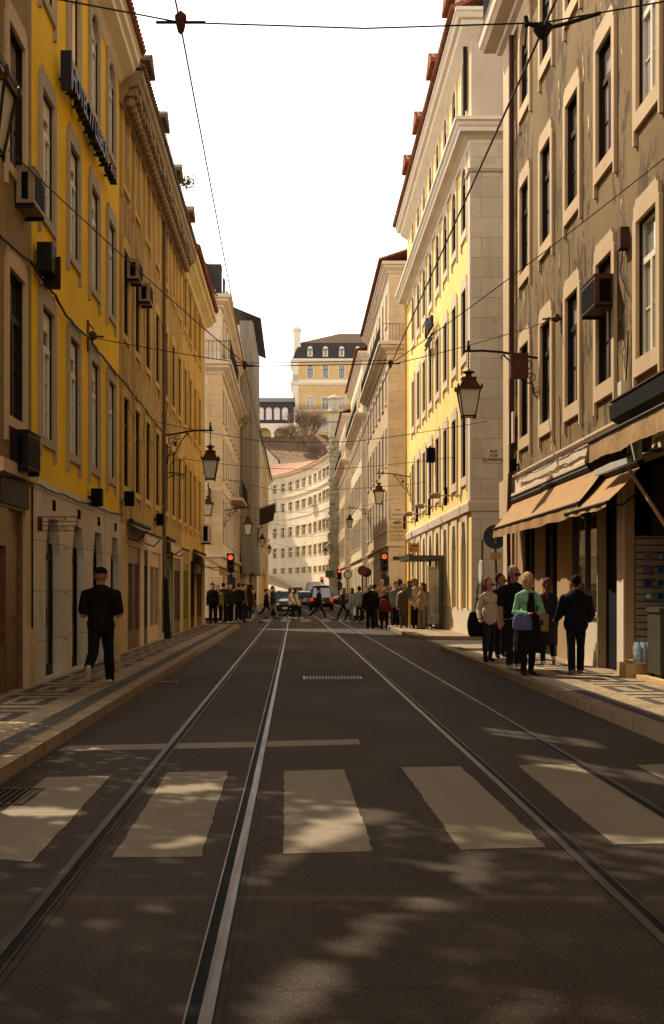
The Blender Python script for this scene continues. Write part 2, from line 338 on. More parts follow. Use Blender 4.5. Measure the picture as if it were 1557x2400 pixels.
def win_meshes(sty,wd,h,arched):
    k=(sty,round(wd,3),round(h,3),arched)
    if k in WC: return WC[k]
    q=STY[sty]; j,t,ap,leg,th,rec=q['j'],q['t'],q['ap'],q['leg'],q['th'],q['rec']; hw=wd/2
    s=MB()
    s.box(-hw-j,-hw,-th,0,0,h); s.box(hw,hw+j,-th,0,0,h)
    if leg>0:
        s.prism([(-hw-j,h),(hw+j,h),(hw+j,h+.05),(hw+j-.05,h+.09),(hw+j-.07,h+t*.8),(hw+j-.16,h+t*.86),(hw-.02,h+t*1.15),(hw-.06,h+t*1.02),(-hw+.06,h+t*1.02),(-hw+.02,h+t*1.15),(-hw-j+.16,h+t*.86),(-hw-j+.07,h+t*.8),(-hw-j+.05,h+.09),(-hw-j,h+.05)],-th,0)
        s.box(-hw-j,hw+j,-th,0,-ap,0)
        for sx in (-1,1):
            a,b=sorted((sx*(hw+j),sx*(hw+j-.085))); s.box(a,b,-th,0,-ap-leg,-ap)
    else:
        s.box(-hw-j,hw+j,-th,0,h,h+t); s.box(-hw-j-.04,hw+j+.04,-th-.05,0,-ap,0)
    if arched: arch_fill(s,wd,h,-th,rec,rise=min(hw,.42))
    sm=s.me('window',M[q['s']])
    f=MB(); fw=.055; y0,y1=rec,rec+.05; zt=h*.70
    f.box(-hw,-hw+fw,y0,y1,0,h); f.box(hw-fw,hw,y0,y1,0,h); f.box(-hw+fw,hw-fw,y0,y1,0,fw); f.box(-hw+fw,hw-fw,y0,y1,h-fw,h)
    f.box(-hw+fw,hw-fw,y0-.015,y1,zt-.05,zt+.05)
    f.box(-.045,.045,y0-.015,y1,fw,zt-.05)
    for sx in (-1,1):
        a,b=sorted((sx*.045,sx*(hw-fw)))
        f.box(a,b if sx>0 else -.045,y0+.012,y1-.004,zt-.09,zt-.05) if False else None
        for i in range(1,q['bars']):
            z=fw+(zt-.05-fw)*i/q['bars']; f.box(a,b,y0+.015,y1-.003,z-.014,z+.014)
        xo=sorted((sx*(hw-fw),sx*(hw-fw-.035))); f.box(xo[0],xo[1],y0-.01,y1-.002,fw,zt-.05)
    if sty=='hotelc':
        f=MB(); f.box(-hw,-hw+.04,y0,y1,0,h); f.box(hw-.04,hw,y0,y1,0,h); f.box(-hw+.04,hw-.04,y0,y1,0,.04); f.box(-hw+.04,hw-.04,y0,y1,h-.04,h); f.box(-hw+.04,hw-.04,y0,y1,zt-.04,zt+.04); f.box(-.03,.03,y0,y1,.04,zt-.04)
    if sty=='hotel':
        f.box(-hw+fw,hw-fw,y0+.01,y1-.002,h-.30,h-fw); f.box(-.015,.015,y0+.01,y1-.003,zt+.05,h-.30)
    fm=f.me('window_frame',M[q['f']])
    pm=[]
    for pn in PV.get(q['p'],(q['p'],)):
        p=MB(); yp=rec+.035; p.quad((-hw,yp,0),(hw,yp,0),(hw,yp,h),(-hw,yp,h)); pm.append(p.me('window_pane',M[pn]))
    WC[k]=(sm,fm,pm,rec+.036)
    l=MB(); l.box(-hw+.002,-hw+.012,.004,rec,.0,h); l.box(hw-.012,hw-.002,.004,rec,.0,h); l.box(-hw+.02,hw-.02,.004,rec,h-.03,h-.002); WL[k]=l.me('dark_reveal_strip',M['wood_d']); return WC[k]  # near-black strips added to darken the reveal's sides and top
ROT={'L':R(90),'R':R(-90),'F':0.0}
class Bld:
    def __init__(s,name,label,side,Xf,Ya,Yb,cat='building',group=None):
        s.side=side; s.Xf=Xf; s.Ya=Ya; s.Yb=Yb
        o={'L':(Xf,Ya,0),'R':(Xf,Yb,0),'F':(Ya,Xf,0)}[side]
        s.root=thing(name,label,cat,o,ROT[side],group); s.len=Yb-Ya; s.holes=[]
    def lx(s,Y): return {'L':Y-s.Ya,'R':s.Yb-Y,'F':Y-s.Ya}[s.side]
    def loc(s,X,Y,Z=0):
        return Vector({'L':(Y-s.Ya,-(X-s.Xf),Z),'R':(s.Yb-Y,X-s.Xf,Z),'F':(X-s.Ya,Y-s.Xf,Z)}[s.side])
    def window(s,Yc,z,wd,h,sty,arched=False,surround=True):
        sm,fm,pm,dp=win_meshes(sty,wd,h,arched); x=s.lx(Yc)
        a=link('window',sm,s.root,(x,0,z)); link('window_frame',fm,a); link('window_pane',WR.choice(pm),a); link('dark_reveal_strip',WL[(sty,round(wd,3),round(h,3),arched)],a)
        s.holes.append((x-wd/2,x+wd/2,z,z+h,dp)); return a
    def wall(s,mat,z0,z1,x0=0.0,x1=None,holes=None,name='wall'):
        x1=s.len if x1 is None else x1; mb=MB()
        hs=[h for h in (s.holes if holes is None else holes) if h[0]>=x0-.01 and h[1]<=x1+.01 and h[2]>=z0-.01 and h[3]<=z1+.01]
        wallgrid(mb,x0,x1,z0,z1,hs); return mb.obj(name,M[mat],s.root)
    def bodybox(s,mat,z1,depth=9.0,z0=0.0,near=True,far=True,name='side_wall',x0=0.0,x1=None):
        x1=s.len if x1 is None else x1; mb=MB()
        mb.quad((x0,.0,z0),(x0,depth,z0),(x0,depth,z1),(x0,.0,z1)); mb.quad((x1,.0,z0),(x1,depth,z0),(x1,depth,z1),(x1,.0,z1))
        mb.quad((x0,depth,z0),(x1,depth,z0),(x1,depth,z1),(x0,depth,z1)); mb.quad((x0,0.02,z1),(x1,0.02,z1),(x1,depth,z1),(x0,depth,z1))
        return mb.obj(name,M[mat],s.root)
    def roof(s,mat,z,over=.45,depth=9.0,rise=2.2,x0=0.0,x1=None,y0=0.0,tubes=True,name='roof'):
        x1=s.len if x1 is None else x1; mb=MB(); ym=depth/2
        a=-over+y0; V=[(x0,a,z),(x1,a,z),(x1,ym,z+rise),(x0,ym,z+rise),(x0,depth,z),(x1,depth,z)]
        V2=[(p[0],p[1],p[2]+.1) for p in V]
        mb.add(V+V2,[(0,3,2,1),(3,4,5,2),(6,7,8,9),(9,8,11,10),(0,1,7,6),(4,10,11,5),(0,6,9,3),(3,9,10,4),(1,2,8,7),(2,5,11,8)])
        r=mb.obj(name,M[mat],s.root)
        if tubes:
            t=MB(); n=int((x1-x0)/.2); dz=rise/(ym-a)
            for i in range(n):
                xx=x0+.1+i*(x1-x0)/n; t.tube([(xx,a-.05,z+.10-.05*dz),(xx,a+.35,z+.10+.35*dz)],.075,6)
            t.obj('eave_tiles',M[mat],r)
        return r
def profile(kind,z,out):
    if kind=='cornice': return [(0,z),(out*.18,z+.02),(out*.25,z+.12),(out*.55,z+.24),(out*.72,z+.30),(out*.78,z+.42),(out,z+.46),(out,z+.62),(out*.9,z+.66),(0,z+.7)]
    if kind=='band': return [(0,z),(out,z+.03),(out,z+.2),(0,z+.23)]
def cornice(b,z,out,mat,kind='cornice',x0=None,x1=None,ret_near=None,ret_far=None,prof=None,name='cornice',y=0.0):
    # runs along the facade; local travel from x1 to x0 would put 'right' outward, so path goes +x with right=-y
    x0=0.0 if x0 is None else x0; x1=b.len if x1 is None else x1
    path=[(x0,y),(x1,y)]
    if ret_near: path=[(x0,y+ret_near)]+path
    if ret_far: path=path+[(x1,y+ret_far)]
    mb=MB(); mb.sweep(path,prof or profile(kind,z,out)); return mb.obj(name,M[mat],b.root)
def dormer(b,Yc,z,y,wd=1.0,h=1.5,mat='stone',tile='tile_d',sty=None):
    x=b.lx(Yc); mb=MB(); mb.box(x-wd/2,x+wd/2,y,y+2.2,z,z+h); d=mb.obj('dormer',M[mat],b.root)
    r=MB(); r.prism([(x-wd/2-.2,z+h+.003),(x+wd/2+.2,z+h+.003),(x+wd/2+.2,z+h+.1),(x,z+h+.42),(x-wd/2-.2,z+h+.1)],y-.25,y+2.3); r.obj('dormer_roof',M[tile],d)
    for k in range(5):
        pass
    p=MB(); p.box(x-wd*.3,x+wd*.3,y-.02,y+.05,z+.2,z+h-.2); p.obj('dormer_window',M['pane_d'],d)
    return d
def railing(b,x0,x1,z,y,h=.95,step=.13,parent=None,side=None,r=.009):
    mb=MB(); n=max(2,int((x1-x0)/step))
    for i in range(n+1):
        xx=x0+(x1-x0)*i/n; mb.box(xx-r,xx+r,y-r,y+r,z+.06,z+h-.03)
    mb.box(x0,x1,y-.02,y+.02,z+h-.03,z+h); mb.box(x0,x1,y-.012,y+.012,z+.04,z+.06)
    if side:
        m=max(2,int(abs(side-y)/step))
        for xe in (x0,x1):
            for i in range(1,m+1):
                yy=y+(side-y)*i/m; mb.box(xe-r,xe+r,yy-r,yy+r,z+.06,z+h-.03)
            mb.box(xe-.02,xe+.02,min(y,side)+.02,max(y,side),z+h-.03,z+h)
    return mb.obj('railing',M['iron'],parent or b.root)
def textmesh(s,size,ext,name,mat,parent=None,loc=(0,0,0),rot=(0,0,0),align='CENTER',bold=0.0,sx=1.0):
    cu=bpy.data.curves.new(name,'FONT'); cu.body=s; cu.size=size; cu.extrude=ext; cu.align_x=align; cu.align_y='CENTER'; cu.offset=bold; cu.space_line=.95
    o=bpy.data.objects.new(name,cu); COL.objects.link(o); dg=bpy.context.evaluated_depsgraph_get(); me=bpy.data.meshes.new_from_object(o.evaluated_get(dg))
    bpy.data.objects.remove(o); bpy.data.curves.remove(cu)
    me.materials.clear(); me.materials.append(M[mat]); me.name=name
    r=link(name,me,parent,loc,rot); r.scale=(sx,1,1); return r

# ================================================================== GROUND
XL,XR=-2.3,3.6          # kerb faces
FL,FR=-3.85,5.4         # facades
def sheet(name,pts,z,mat,kind='structure'):
    mb=MB(); mb.add([(p[0],p[1],z if len(p)<3 else p[2]) for p in pts],[tuple(range(len(pts)))]); o=mb.obj(name,M[mat]); return tag(o,kind=kind)
sheet('ground',[(-900,-900),(900,-900),(900,1400),(-900,1400)],-.06,'calc')
sheet('road',[(-60,-30),(60,-30),(60,152),(-60,152)],0,'asphalt')
def slabst(name,pts,z0,z1,mat):
    mb=MB(); mb.slab(pts,z0,z1); return tag(mb.obj(name,M[mat]),kind='structure')
KW=.17
def pavement(x0,x1,y0,y1,kx,round_far=0,round_near=0,side=1):
    # kx: kerb face x; side +1: pavement extends to +x
    ro=1.2
    def outline(ins):
        a=kx+side*ins; b=x1 if side>0 else x0; pts=[]
        yn=y0+ins if round_near else y0; yf=y1-ins if round_far else y1
        if round_near: pts+= [(a+side*(ro-ins)*(1-math.cos(t)),yn+(ro-ins)*(1-math.sin(t))) for t in [PI/2*(1-i/6) for i in range(7)]][::-1] if False else [(b,yn)]+[(a+side*(ro-ins)*(1-math.sin(t)),yn+(ro-ins)*(1-math.cos(t))) for t in [PI/2*i/6 for i in range(7)]]
        else: pts+=[(b,yn),(a,yn)]
        if round_far: pts+=[(a+side*(ro-ins)*(1-math.cos(t)),yf-(ro-ins)*(1-math.sin(t))) for t in [PI/2*i/6 for i in range(7)]]+[(b,yf)]
        else: pts+=[(a,yf),(b,yf)]
        return pts
    slabst('kerb',outline(0),-.05,.12,'kerb')
    # kerb joints read through the stone texture; cobbles lie on top
    o=slabst('pavement',outline(KW),.121,.126,'calc'); return o
pavement(-14,FL,-20,53.2,XL,1,0,-1); pavement(-14,FL,65.6,178,XL,0,1,-1)
pavement(FR,16,-20,33.2,XR,1,0,1); pavement(FR,30,39.0,62.8,XR,1,1,1); pavement(FR,30,74.5,97.5,XR,1,1,1); pavement(FR,30,104,127.5,XR,1,1,1); pavement(FR,30,140,175,XR,0,1,1)
# kerb stone joints
def joints(kx,side,ya,yb):
    mb=MB(); y=ya
    while y<yb:
        a,b=sorted((kx-side*.002,kx+side*(KW-.01))); mb.box(a,b,y,y+.012,.02,.1225); y+=random.uniform(.8,1.3)
    return tag(mb.obj('kerb_joints',M['asphalt']),kind='structure')
joints(XL,-1,5,52); joints(XR,1,6,32)
# dark basalt pattern laid in the pale cobbles
def pattern(side,ya,yb,ox):
    mb=MB(); z0,z1=.1262,.130
    def q(u0,u1,v0,v1):
        x0,x1=sorted((ox+side*u0,ox+side*u1)); mb.box(x0,x1,v0,v1,z0,z1)
    y=ya
    q(.0,.20,ya,yb)                             # band beside the kerb
    P=1.9
    while y<yb-P:
        q(.55,1.25,y,y+.14) if side<0 else q(.55,1.45,y,y+.14)
        q(.55,.69,y+.14,y+1.05); q(.69,1.02,y+.91,y+1.05); q(.88,1.02,y+.42,y+.91)
        q(1.11,1.25,y+.14,y+1.5) ; q(.55,1.11,y+1.36,y+1.5)
        y+=P
    return tag(mb.obj('pavement_pattern',M['calc_d']),kind='structure')
pattern(-1,4,52,XL-KW-.02); pattern(1,6,31.5,XR+KW+.05)
# gutter grates
def grate(name,label,x,y,sx,sy):
    t=thing(name,label,'drain grate',(x,y,0)); mb=MB(); mb.box(-sx/2,sx/2,-sy/2,-sy/2+.03,.001,.012); mb.box(-sx/2,sx/2,sy/2-.03,sy/2,.001,.012)
    mb.box(-sx/2,-sx/2+.03,-sy/2+.03,sy/2-.03,.001,.012); mb.box(sx/2-.03,sx/2,-sy/2+.03,sy/2-.03,.001,.012); n=int(sx/.055)
    for i in range(1,n): xx=-sx/2+.015+(sx-.03)*i/n; mb.box(xx-.009,xx+.009,-sy/2+.03,sy/2-.03,.001,.010)
    mb.obj('grate_bars',M['steel'],t); b=MB(); b.quad((-sx/2,-sy/2,.0008),(sx/2,-sy/2,.0008),(sx/2,sy/2,.0008),(-sx/2,sy/2,.0008)); b.obj('drain_hole',M['black'],t)
grate('drain_grate','iron drain grate in the gutter beside the crossing at the left kerb',-2.08,9.3,.34,.75)
grate('drain_grate','small iron drain grate by the left kerb beyond the stop line',-2.1,21.0,.3,.5)
grate('drain_grate','wide iron drain grate set across the middle of the road between the rails',.62,22.0,1.0,.75)
mh=MB(); mh.lathe([(0,0),(.33,0),(.33,.006),(.29,.008),(.27,.004),(0,.004)],28,(3.0,8.85,.0045)); 
for i in range(6):
    a=PI*i/6; mh.box(3.0-.2*abs(math.cos(a))-.02,3.0+.2*abs(math.cos(a))+.02,8.85+.2*math.sin(a)*.9-.012,8.85+.2*math.sin(a)*.9+.012,.0085,.0125)
tag(mh.obj('manhole_cover',M['steel']),'round manhole cover in the road beside the right end of the crossing','manhole cover')
# painted markings: ragged edged bars of thick paint
def bar(name,c,z=.004,jag=.006,wid=None):
    pts=[]
    for i in range(4):
        a,b=Vector(c[i]),Vector(c[(i+1)%4]); n=max(2,int((b-a).length/.06)); nn=Vector((-(b-a).y,(b-a).x)).normalized()
        jj=jag if i in (1,3) else jag*.25; wob=0.0
        for k in range(n): wob=.55*wob+random.uniform(-jj,jj)*(1.3 if random.random()<.35 else .35); p=a.lerp(b,k/n)+nn*wob; pts.append((p.x,p.y))
    mb=MB(); mb.slab(pts,.001,z); return tag(mb.obj(name,M['paint']),kind='structure')
def gp(px,py): Y=F*EYE/(py-CY); return ((px-CX)*Y/F,Y)
for q in [[(-120,2003),(75,2021),(258,1820),(110,1822)],[(264,2010),(470,2009),(534,1808),(393,1811)],[(665,2002),(876,1996),(806,1804),(666,1808)],
          [(1080,1992),(1281,1986),(1080,1797),(941,1799)],[(1440,1980),(1660,1976),(1370,1792),(1214,1794)],[(1640,1868),(1900,1960),(1640,1790),(1492,1794)]]:
    bar('zebra_crossing',[gp(*p) for p in q])
bar('stop_line',[gp(*p) for p in [(135,1761),(597,1752),(600,1739),(155,1749)]],jag=.004); bar('stop_line',[gp(*p) for p in [(625,1751),(845,1745),(840,1733),(628,1738)]],jag=.004) 
for k in range(6):    # far crossing beyond the junction
    xx=-1.75+k*.98; bar('zebra_crossing',[(xx,62.5),(xx+.5,62.5),(xx+.5,67.5),(xx,67.5)],jag=.01)
# tram rails
def rail(label,pts,side):
    # side +1: groove lies at +x of the head
    t=thing('tram_rail',label,'tram rail',(pts[0][0],pts[0][1],0),0,'grooved tram rails')
    def strip(nm,a,b,z,mat):
        mb=MB(); m=len(pts); V=[]
        for (x,y) in pts:
            x0,x1=sorted((x+side*a,x+side*b)); V+=[(x0-pts[0][0],y-pts[0][1],z-.01),(x1-pts[0][0],y-pts[0][1],z-.01),(x1-pts[0][0],y-pts[0][1],z),(x0-pts[0][0],y-pts[0][1],z)]
        mb.add(V,[(i*4+k,i*4+(k+1)%4,i*4+4+(k+1)%4,i*4+4+k) for i in range(m-1) for k in range(4)]); mb.obj(nm,M[mat],t)
    strip('rail_head',-.022,.026,.009,'steel'); strip('groove',.0265,.0715,.0055,'black'); strip('rail_lip',.072,.080,.008,'steel')
    strip('rail_bed',-.052,-.029,.003,'rbed'); strip('rail_bed',.081,.115,.003,'rbed')
M['rbed']=plain('dark_bitumen_seam',(.03,.02,.013),.8,bump=.3)
def cl(x0,x1): # centre line that drifts left with distance
    return [(x0,-20),(x0,10),(x0+(x1-x0)*.35,35),(x1,69),(x1-.5,100),(x1-1.8,135),(x1-4.2,170)]
Lc=cl(-.775,-.85); Rc=cl(2.03,1.62)
rail('outer rail of the left tram track nearest the left kerb',[(x-.46,y) for x,y in Lc],1); rail('inner rail of the left tram track, steepest line in the road',[(x+.46,y) for x,y in Lc],-1)
rail('inner rail of the right tram track, crossing the fourth zebra bar',[(x-.46,y) for x,y in Rc],1); rail('outer rail of the right tram track nearest the right pavement',[(x+.46,y) for x,y in Rc],-1)
# ================================================================== LEFT SIDE
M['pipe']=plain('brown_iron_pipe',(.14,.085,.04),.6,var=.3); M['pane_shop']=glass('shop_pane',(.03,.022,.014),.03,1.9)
M['stone_g']=stone('pale_ground_floor_limestone',(.66,.58,.45),(.3,.22,.13),.45,scale=34,blocks=(1.4,.75))
ZR=[3.84,7.22,10.55]; HR=[1.98,1.88,1.8]
# -- brown house nearest on the left
b=Bld('townhouse','brown weathered stone-trimmed house at the left edge, with window air conditioners and a dark shopfront','L',FL,16.4,18.6)
for r in range(3): b.window(17.5,ZR[r],.98,HR[r],'oldst')
b.holes.append((b.lx(16.55),b.lx(18.2),.12,2.62,.20))
b.wall('brown',3.25,12.6); b.wall('stone_r',.1,3.25,name='ground_wall')
# unseen side wall, slanted along the sun so light passes to the road
sw=MB(); sw.quad((0,0,.1),(2.2,1.55,.1),(2.2,1.55,13.0),(0,0,13.0)); sw.obj('side_wall',M['brown'],b.root)
rf=MB(); rf.slab([(0,-.45),(2.2,-.45),(2.2,1.6),(0,.05)],13.3,13.45); rf.obj('roof',M['tile_d'],b.root)
cornice(b,12.6,.5,'stone')
cornice(b,3.02,.10,'stone_r','band',name='stone_band')
w=MB(); x0,x1=b.lx(16.55),b.lx(17.2); w.box(x0,x1,.06,.13,.12,.75); w.box(x1-.06,x1,.04,.13,.75,2.1); w.box(x0,x0+.05,.04,.13,.75,2.1); w.box(x0,x1,.03,.13,2.1,2.62); f=w.obj('shopfront',M['wood_o'],b.root)
p=MB(); p.quad((x0,.12,.75),(x1,.12,.75),(x1,.12,2.1),(x0,.12,2.1)); p.obj('window_pane',M['pane_d'],f)
d=MB(); x0,x1=b.lx(17.2),b.lx(18.2); d.box(x0,x1,.10,.15,.12,2.62); d.box(x0,x0+.09,.04,.10,.12,2.62); d.box(x1-.09,x1,.04,.10,.12,2.62); d.box(x0+.2,x1-.2,.08,.10,.3,1.0); d.box(x0+.2,x1-.2,.08,.10,1.15,2.3)
d=d.obj('door',M['wood_o'],b.root)
sb=MB(); sb.box(b.lx(16.45),b.lx(18.2),-.05,0,2.65,3.0); sb.obj('sign_board',M['wood_d'],b.root)
# pier base stone
pb=MB(); pb.box(b.lx(18.2),b.lx(18.6),-.06,0,.12,.95); pb.obj('pier_base',M['stone_r'],b.root)
# -- unseen trees added left of the camera, shaped to cast sun patches
nb=Bld('townhouse','brown house standing beside the camera beyond the added unseen trees','L',FL,-12,3.2)
for r in range(3):
    for k in range(5): nb.window(1.5-2.6*k,ZR[r],.98,HR[r],'oldst')
nb.wall('brown',.1,12.9); nb.bodybox('brown',13.0); nb.roof('tile_d',13.0,.5,rise=2.5)
# leaf gaps cut to shape sun patches on the road: (px,py,half length,half width,angle,thinness)
SUN_PATCHES=[(700,2330,165,60,-36,1),(860,2190,110,38,-42,1),(1050,2070,120,46,-36,1),(925,1885,112,32,-24,1),(775,1950,85,30,-14,1),(640,2035,80,18,-33,1),(430,1850,95,11,-4,1),(430,1978,80,10,-10,1),(90,1905,110,12,0,1),(1205,2385,85,30,-20,1)]
def thin(X,Y):  # share of leaves removed at a ground point to let sun through
    if Y<2.5: return 0
    px,py=CX+F*X/Y,CY+F*EYE/Y; v=0
    for (a,b_,l,w_,an,st) in SUN_PATCHES:
        c,s_=math.cos(R(an)),math.sin(R(an)); u=((px-a)*c+(py-b_)*s_)/l; q=(-(px-a)*s_+(py-b_)*c)/w_; d=math.sqrt(u*u+q*q); v=max(v,st*max(0,min(1,(1.25-d)/.4)))
    return v
M['dleaf']=plain('mask_tree_leaf',(.035,.055,.018),.6,var=.5,scale=4)
trs=[]
for Y_ in (5.6,9.6,13.6):
    t=thing('sun_mask_tree',{5.6:'added unseen tree shaping the sun patches, nearest the camera',9.6:'added unseen tree shaping the sun patches, middle of three',13.6:'added unseen tree shaping the sun patches, beside the brown house'}[Y_],'tree',(-5.9,Y_,.1),0); mb=MB(); mb.tube([(0,0,0),(.1,.1,3),(0,-.1,7),(.1,0,11)],.24,8,.06)
    rr=random.Random(int(Y_))
    for k in range(9): z=3+k; a=rr.uniform(0,6.28); mb.tube([(0,0,z),(1.6*math.cos(a)*.6,1.6*math.sin(a),z+.9)],.06,5,.02)
    mb.obj('trunk',M['twig'],t); trs.append((Y_,t,MB()))
rr=random.Random(11)
for k in range(56000):
    s_=rr.uniform(.45,3.4); Yc=rr.uniform(2.6,16.3); Zc=rr.uniform(.9,14.6); P=Vector((FL-s_,Yc+1.4*s_,Zc+1.8*s_))
    if P.y>17.7 or P.z>16.5 or (P.y>16.3 and P.x>-5.5 and P.z<13.6 and (P.y-16.4)/1.4>(-3.85-P.x)-.05): continue
    X0=P.x+P.z/1.8; Y0=P.y-1.4*P.z/1.8
    if rr.random()<thin(X0,Y0): continue
    a=Vector((rr.uniform(-1,1),rr.uniform(-1,1),rr.uniform(-1,1))).normalized(); b_=a.cross(Vector((rr.uniform(-1,1),rr.uniform(-1,1),rr.uniform(-1,1)))).normalized()
    Y_,t,mb=min(trs,key=lambda q:abs(q[0]+1.4*2-P.y)); c=P-Vector((-5.9,Y_,.1)); mb.add([c-a*.095,c+b_*.055,c+a*.095,c-b_*.055],[(0,1,2,3)])
for Y_,t,mb in trs: mb.obj('crown',M['dleaf'],t)
# -- hotel
h=Bld('hotel','bright yellow hotel with pale stone ground floor and dark raised letters on the left','L',FL,18.6,27.8)
STY['hotelc']=dict(STY['hotel'],p='pane_clear')  # clear panes so sun from the roof opening reaches the road
HC=[19.7,22.05,24.3,26.5]
for r in range(3):
    for c in HC: h.window(c,ZR[r],.95,HR[r] if r<2 else 1.85,'hotel' if not(r==2 and c<23) else 'hotelc',arched=(r==2))
GH=[(19.5,20.75,'71'),(21.8,23.05,'73'),(24.05,25.3,'75'),(26.35,27.55,'77')]
for a,c,nn in GH: h.holes.append((h.lx(a),h.lx(c),.16,2.62,.16))
h.wall('hotel_yellow',3.16,12.55)
gmb=MB(); wallgrid(gmb,-.02,h.len,.1,3.16,[q for q in h.holes if q[3]<3],y=-.03); gmb.obj('ground_wall',M['stone_g'],h.root)
for a,c,nn in GH:
    x0,x1=h.lx(a),h.lx(c)
    for sx,xa in ((1,x0),(-1,x1)): f=MB(); f.prism([(xa,2.62),(xa,2.08),(xa+sx*.23,2.62)],-.03,.14); f.obj('chamfer_stone',M['stone_g'],h.root)
    d=MB(); d.box(x0,x0+.08,.10,.14,.16,2.62); d.box(x1-.08,x1,.10,.14,.16,2.62); d.box(x0+.08,x1-.08,.10,.14,2.0,2.08); d.box(x0+.08,x1-.08,.10,.14,.16,.34); d.box((x0+x1)/2-.03,(x0+x1)/2+.03,.10,.14,.34,2.0)
    if nn=='75':
        for k in range(5): d.box(x0+.08,x1-.08,.09,.12,2.13+.08*k,2.17+.08*k)
    d=d.obj('door',M['black'] if nn!='71' else M['wood_d'],h.root); g=MB(); g.quad((x0,.13,.16),(x1,.13,.16),(x1,.13,2.62),(x0,.13,2.62)); g.obj('door_pane',M['pane_d'],d)
    hd=MB(); hd.tube([((x0+x1)/2-.08,.06,.95),((x0+x1)/2-.08,.06,1.25)],.012); hd.obj('handle',M['steel'],d)
    st=MB(); st.box(x0,x1,-.10,.5,.12,.158); st.obj('doorstep',M['stone'],h.root)
    textmesh(nn,.24,.012,'house_number','black',h.root,((x0+x1)/2,-.045,2.83),(R(90),0,0))
bb=MB(); L=h.len
bb.quad((0,0,0),(0,2.6,0),(0,2.6,12.9),(0,0,12.9)); bb.quad((L,0,0),(L,2.6,0),(L,2.6,12.9),(L,0,12.9)); bb.quad((0,2.6,0),(L,2.6,0),(L,2.6,12.9),(0,2.6,12.9)); bb.quad((0,.02,10.3),(L,.02,10.3),(L,2.6,10.3),(0,2.6,10.3)); bb.obj('side_wall',M['hotel_yellow'],h.root)
mb=MB(); mb.sweep([(0,0),(h.len,0)],[(0,12.5),(.02,12.5),(.12,12.62),(.34,12.74),(.36,12.84),(.44,12.9),(.45,13.05),(.5,13.1),(0,13.12)]); mb.obj('cornice',M['white'],h.root)
# roof with an added unseen opening, sending sun through two windows to the road
def rz(y_): return 13.1+1.2*(y_+.52)/1.82 if y_<1.3 else 14.3-1.2*(y_-1.3)/1.3
rf=MB()
def rslab(x0,x1,ya,yb): 
    rf.add([(x0,ya,rz(ya)),(x1,ya,rz(ya)),(x1,yb,rz(yb)),(x0,yb,rz(yb)),(x0,ya,rz(ya)+.1),(x1,ya,rz(ya)+.1),(x1,yb,rz(yb)+.1),(x0,yb,rz(yb)+.1)],[(0,3,2,1),(4,5,6,7),(0,1,5,4),(1,2,6,5),(2,3,7,6),(3,0,4,7)])
rslab(0,L,-.52,.42); rslab(0,1.05,.42,1.3); rslab(6.9,L,.42,1.3); rslab(0,1.05,1.3,2.6); rslab(6.9,L,1.3,2.6); rslab(1.05,6.9,2.25,2.6)
for g_ in (L*0,L): rf.add([(g_,0,12.9),(g_,-.0,rz(0)),(g_,1.3,rz(1.3)),(g_,2.6,rz(2.6)),(g_,2.6,12.9)],[(0,1,2,3,4)])
r_=rf.obj('roof',M['tile'],h.root)
t_=MB()
for k in range(46): xx=.1+k*.2; t_.tube([(xx,-.57,13.15),(xx,-.2,13.38)],.075,6)
t_.obj('eave_tiles',M['tile'],r_)
pb=MB(); 
for k in range(3): pb.box(h.lx(21.05),h.lx(21.4),-.034,-.029,.7+.75*k,.712+.75*k)
pb.obj('wall_slots',M['black'],h.root)
# raised letters
sg=thing('hotel_sign','row of dark raised letters spelling the hotel name high on the yellow wall','sign',(FL,20.45,9.82),R(90))
textmesh('HOTEL 77 LISBOA',.50,.075,'letters','signdark',sg,(.18,-.17,0),(R(90),0,0),'LEFT',.008,sx=.87) if False else None
M['signdark']=plain('dark_bronze_sign',(.018,.015,.02),.5,.3)
textmesh('HOTEL 77 LISBON',.50,.07,'letters','signdark',sg,(.20,-.17,0),(R(90),0,0),'LEFT',.012,sx=.99)
q=MB(); q.box(0,.09,-.26,-.08,-.3,.32); q.obj('end_plate',M['signdark'],sg)
st=MB()
for k in range(4):
    cx=4.55+.24*k; pts=[(cx+(.10 if i%2==0 else .042)*math.cos(PI/2+i*PI/5),-.06+(.10 if i%2==0 else .042)*math.sin(PI/2+i*PI/5)) for i in range(10)]; st.prism(pts,-.24,-.10)
st.obj('stars',M['signdark'],sg)
bk=MB(); 
for k in range(9): bk.box(.3+.6*k,.33+.6*k,-.11,0,-.04,.0)
bk.obj('fixing_bars',M['signdark'],sg)
# -- old ochre house with carved eaves
o=Bld('townhouse','old stained ochre house with rough carved eaves and drainpipe, beyond the yellow hotel','L',FL,27.8,43.0)
OC=[28.75,30.8,32.95,35.2,37.55,39.8,41.9]
for r in range(3):
    for i,c in enumerate(OC): o.window(c,ZR[r],.92,HR[r],'old',arched=(r==2 and i<3))
SH=[(29.2,31.6),(32.4,33.2),(33.7,36.3),(37.3,39.3),(39.9,42.6)]
for a,c in SH: o.holes.append((o.lx(a),o.lx(c),.12,2.55,.12))
o.wall('ochre',3.0,12.2); o.wall('stone_r',.1,3.0,name='ground_wall'); o.bodybox('ochre',12.6)
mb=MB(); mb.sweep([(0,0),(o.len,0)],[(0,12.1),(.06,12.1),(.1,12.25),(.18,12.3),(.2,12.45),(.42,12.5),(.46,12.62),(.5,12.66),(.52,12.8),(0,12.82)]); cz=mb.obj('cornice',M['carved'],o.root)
x=.1
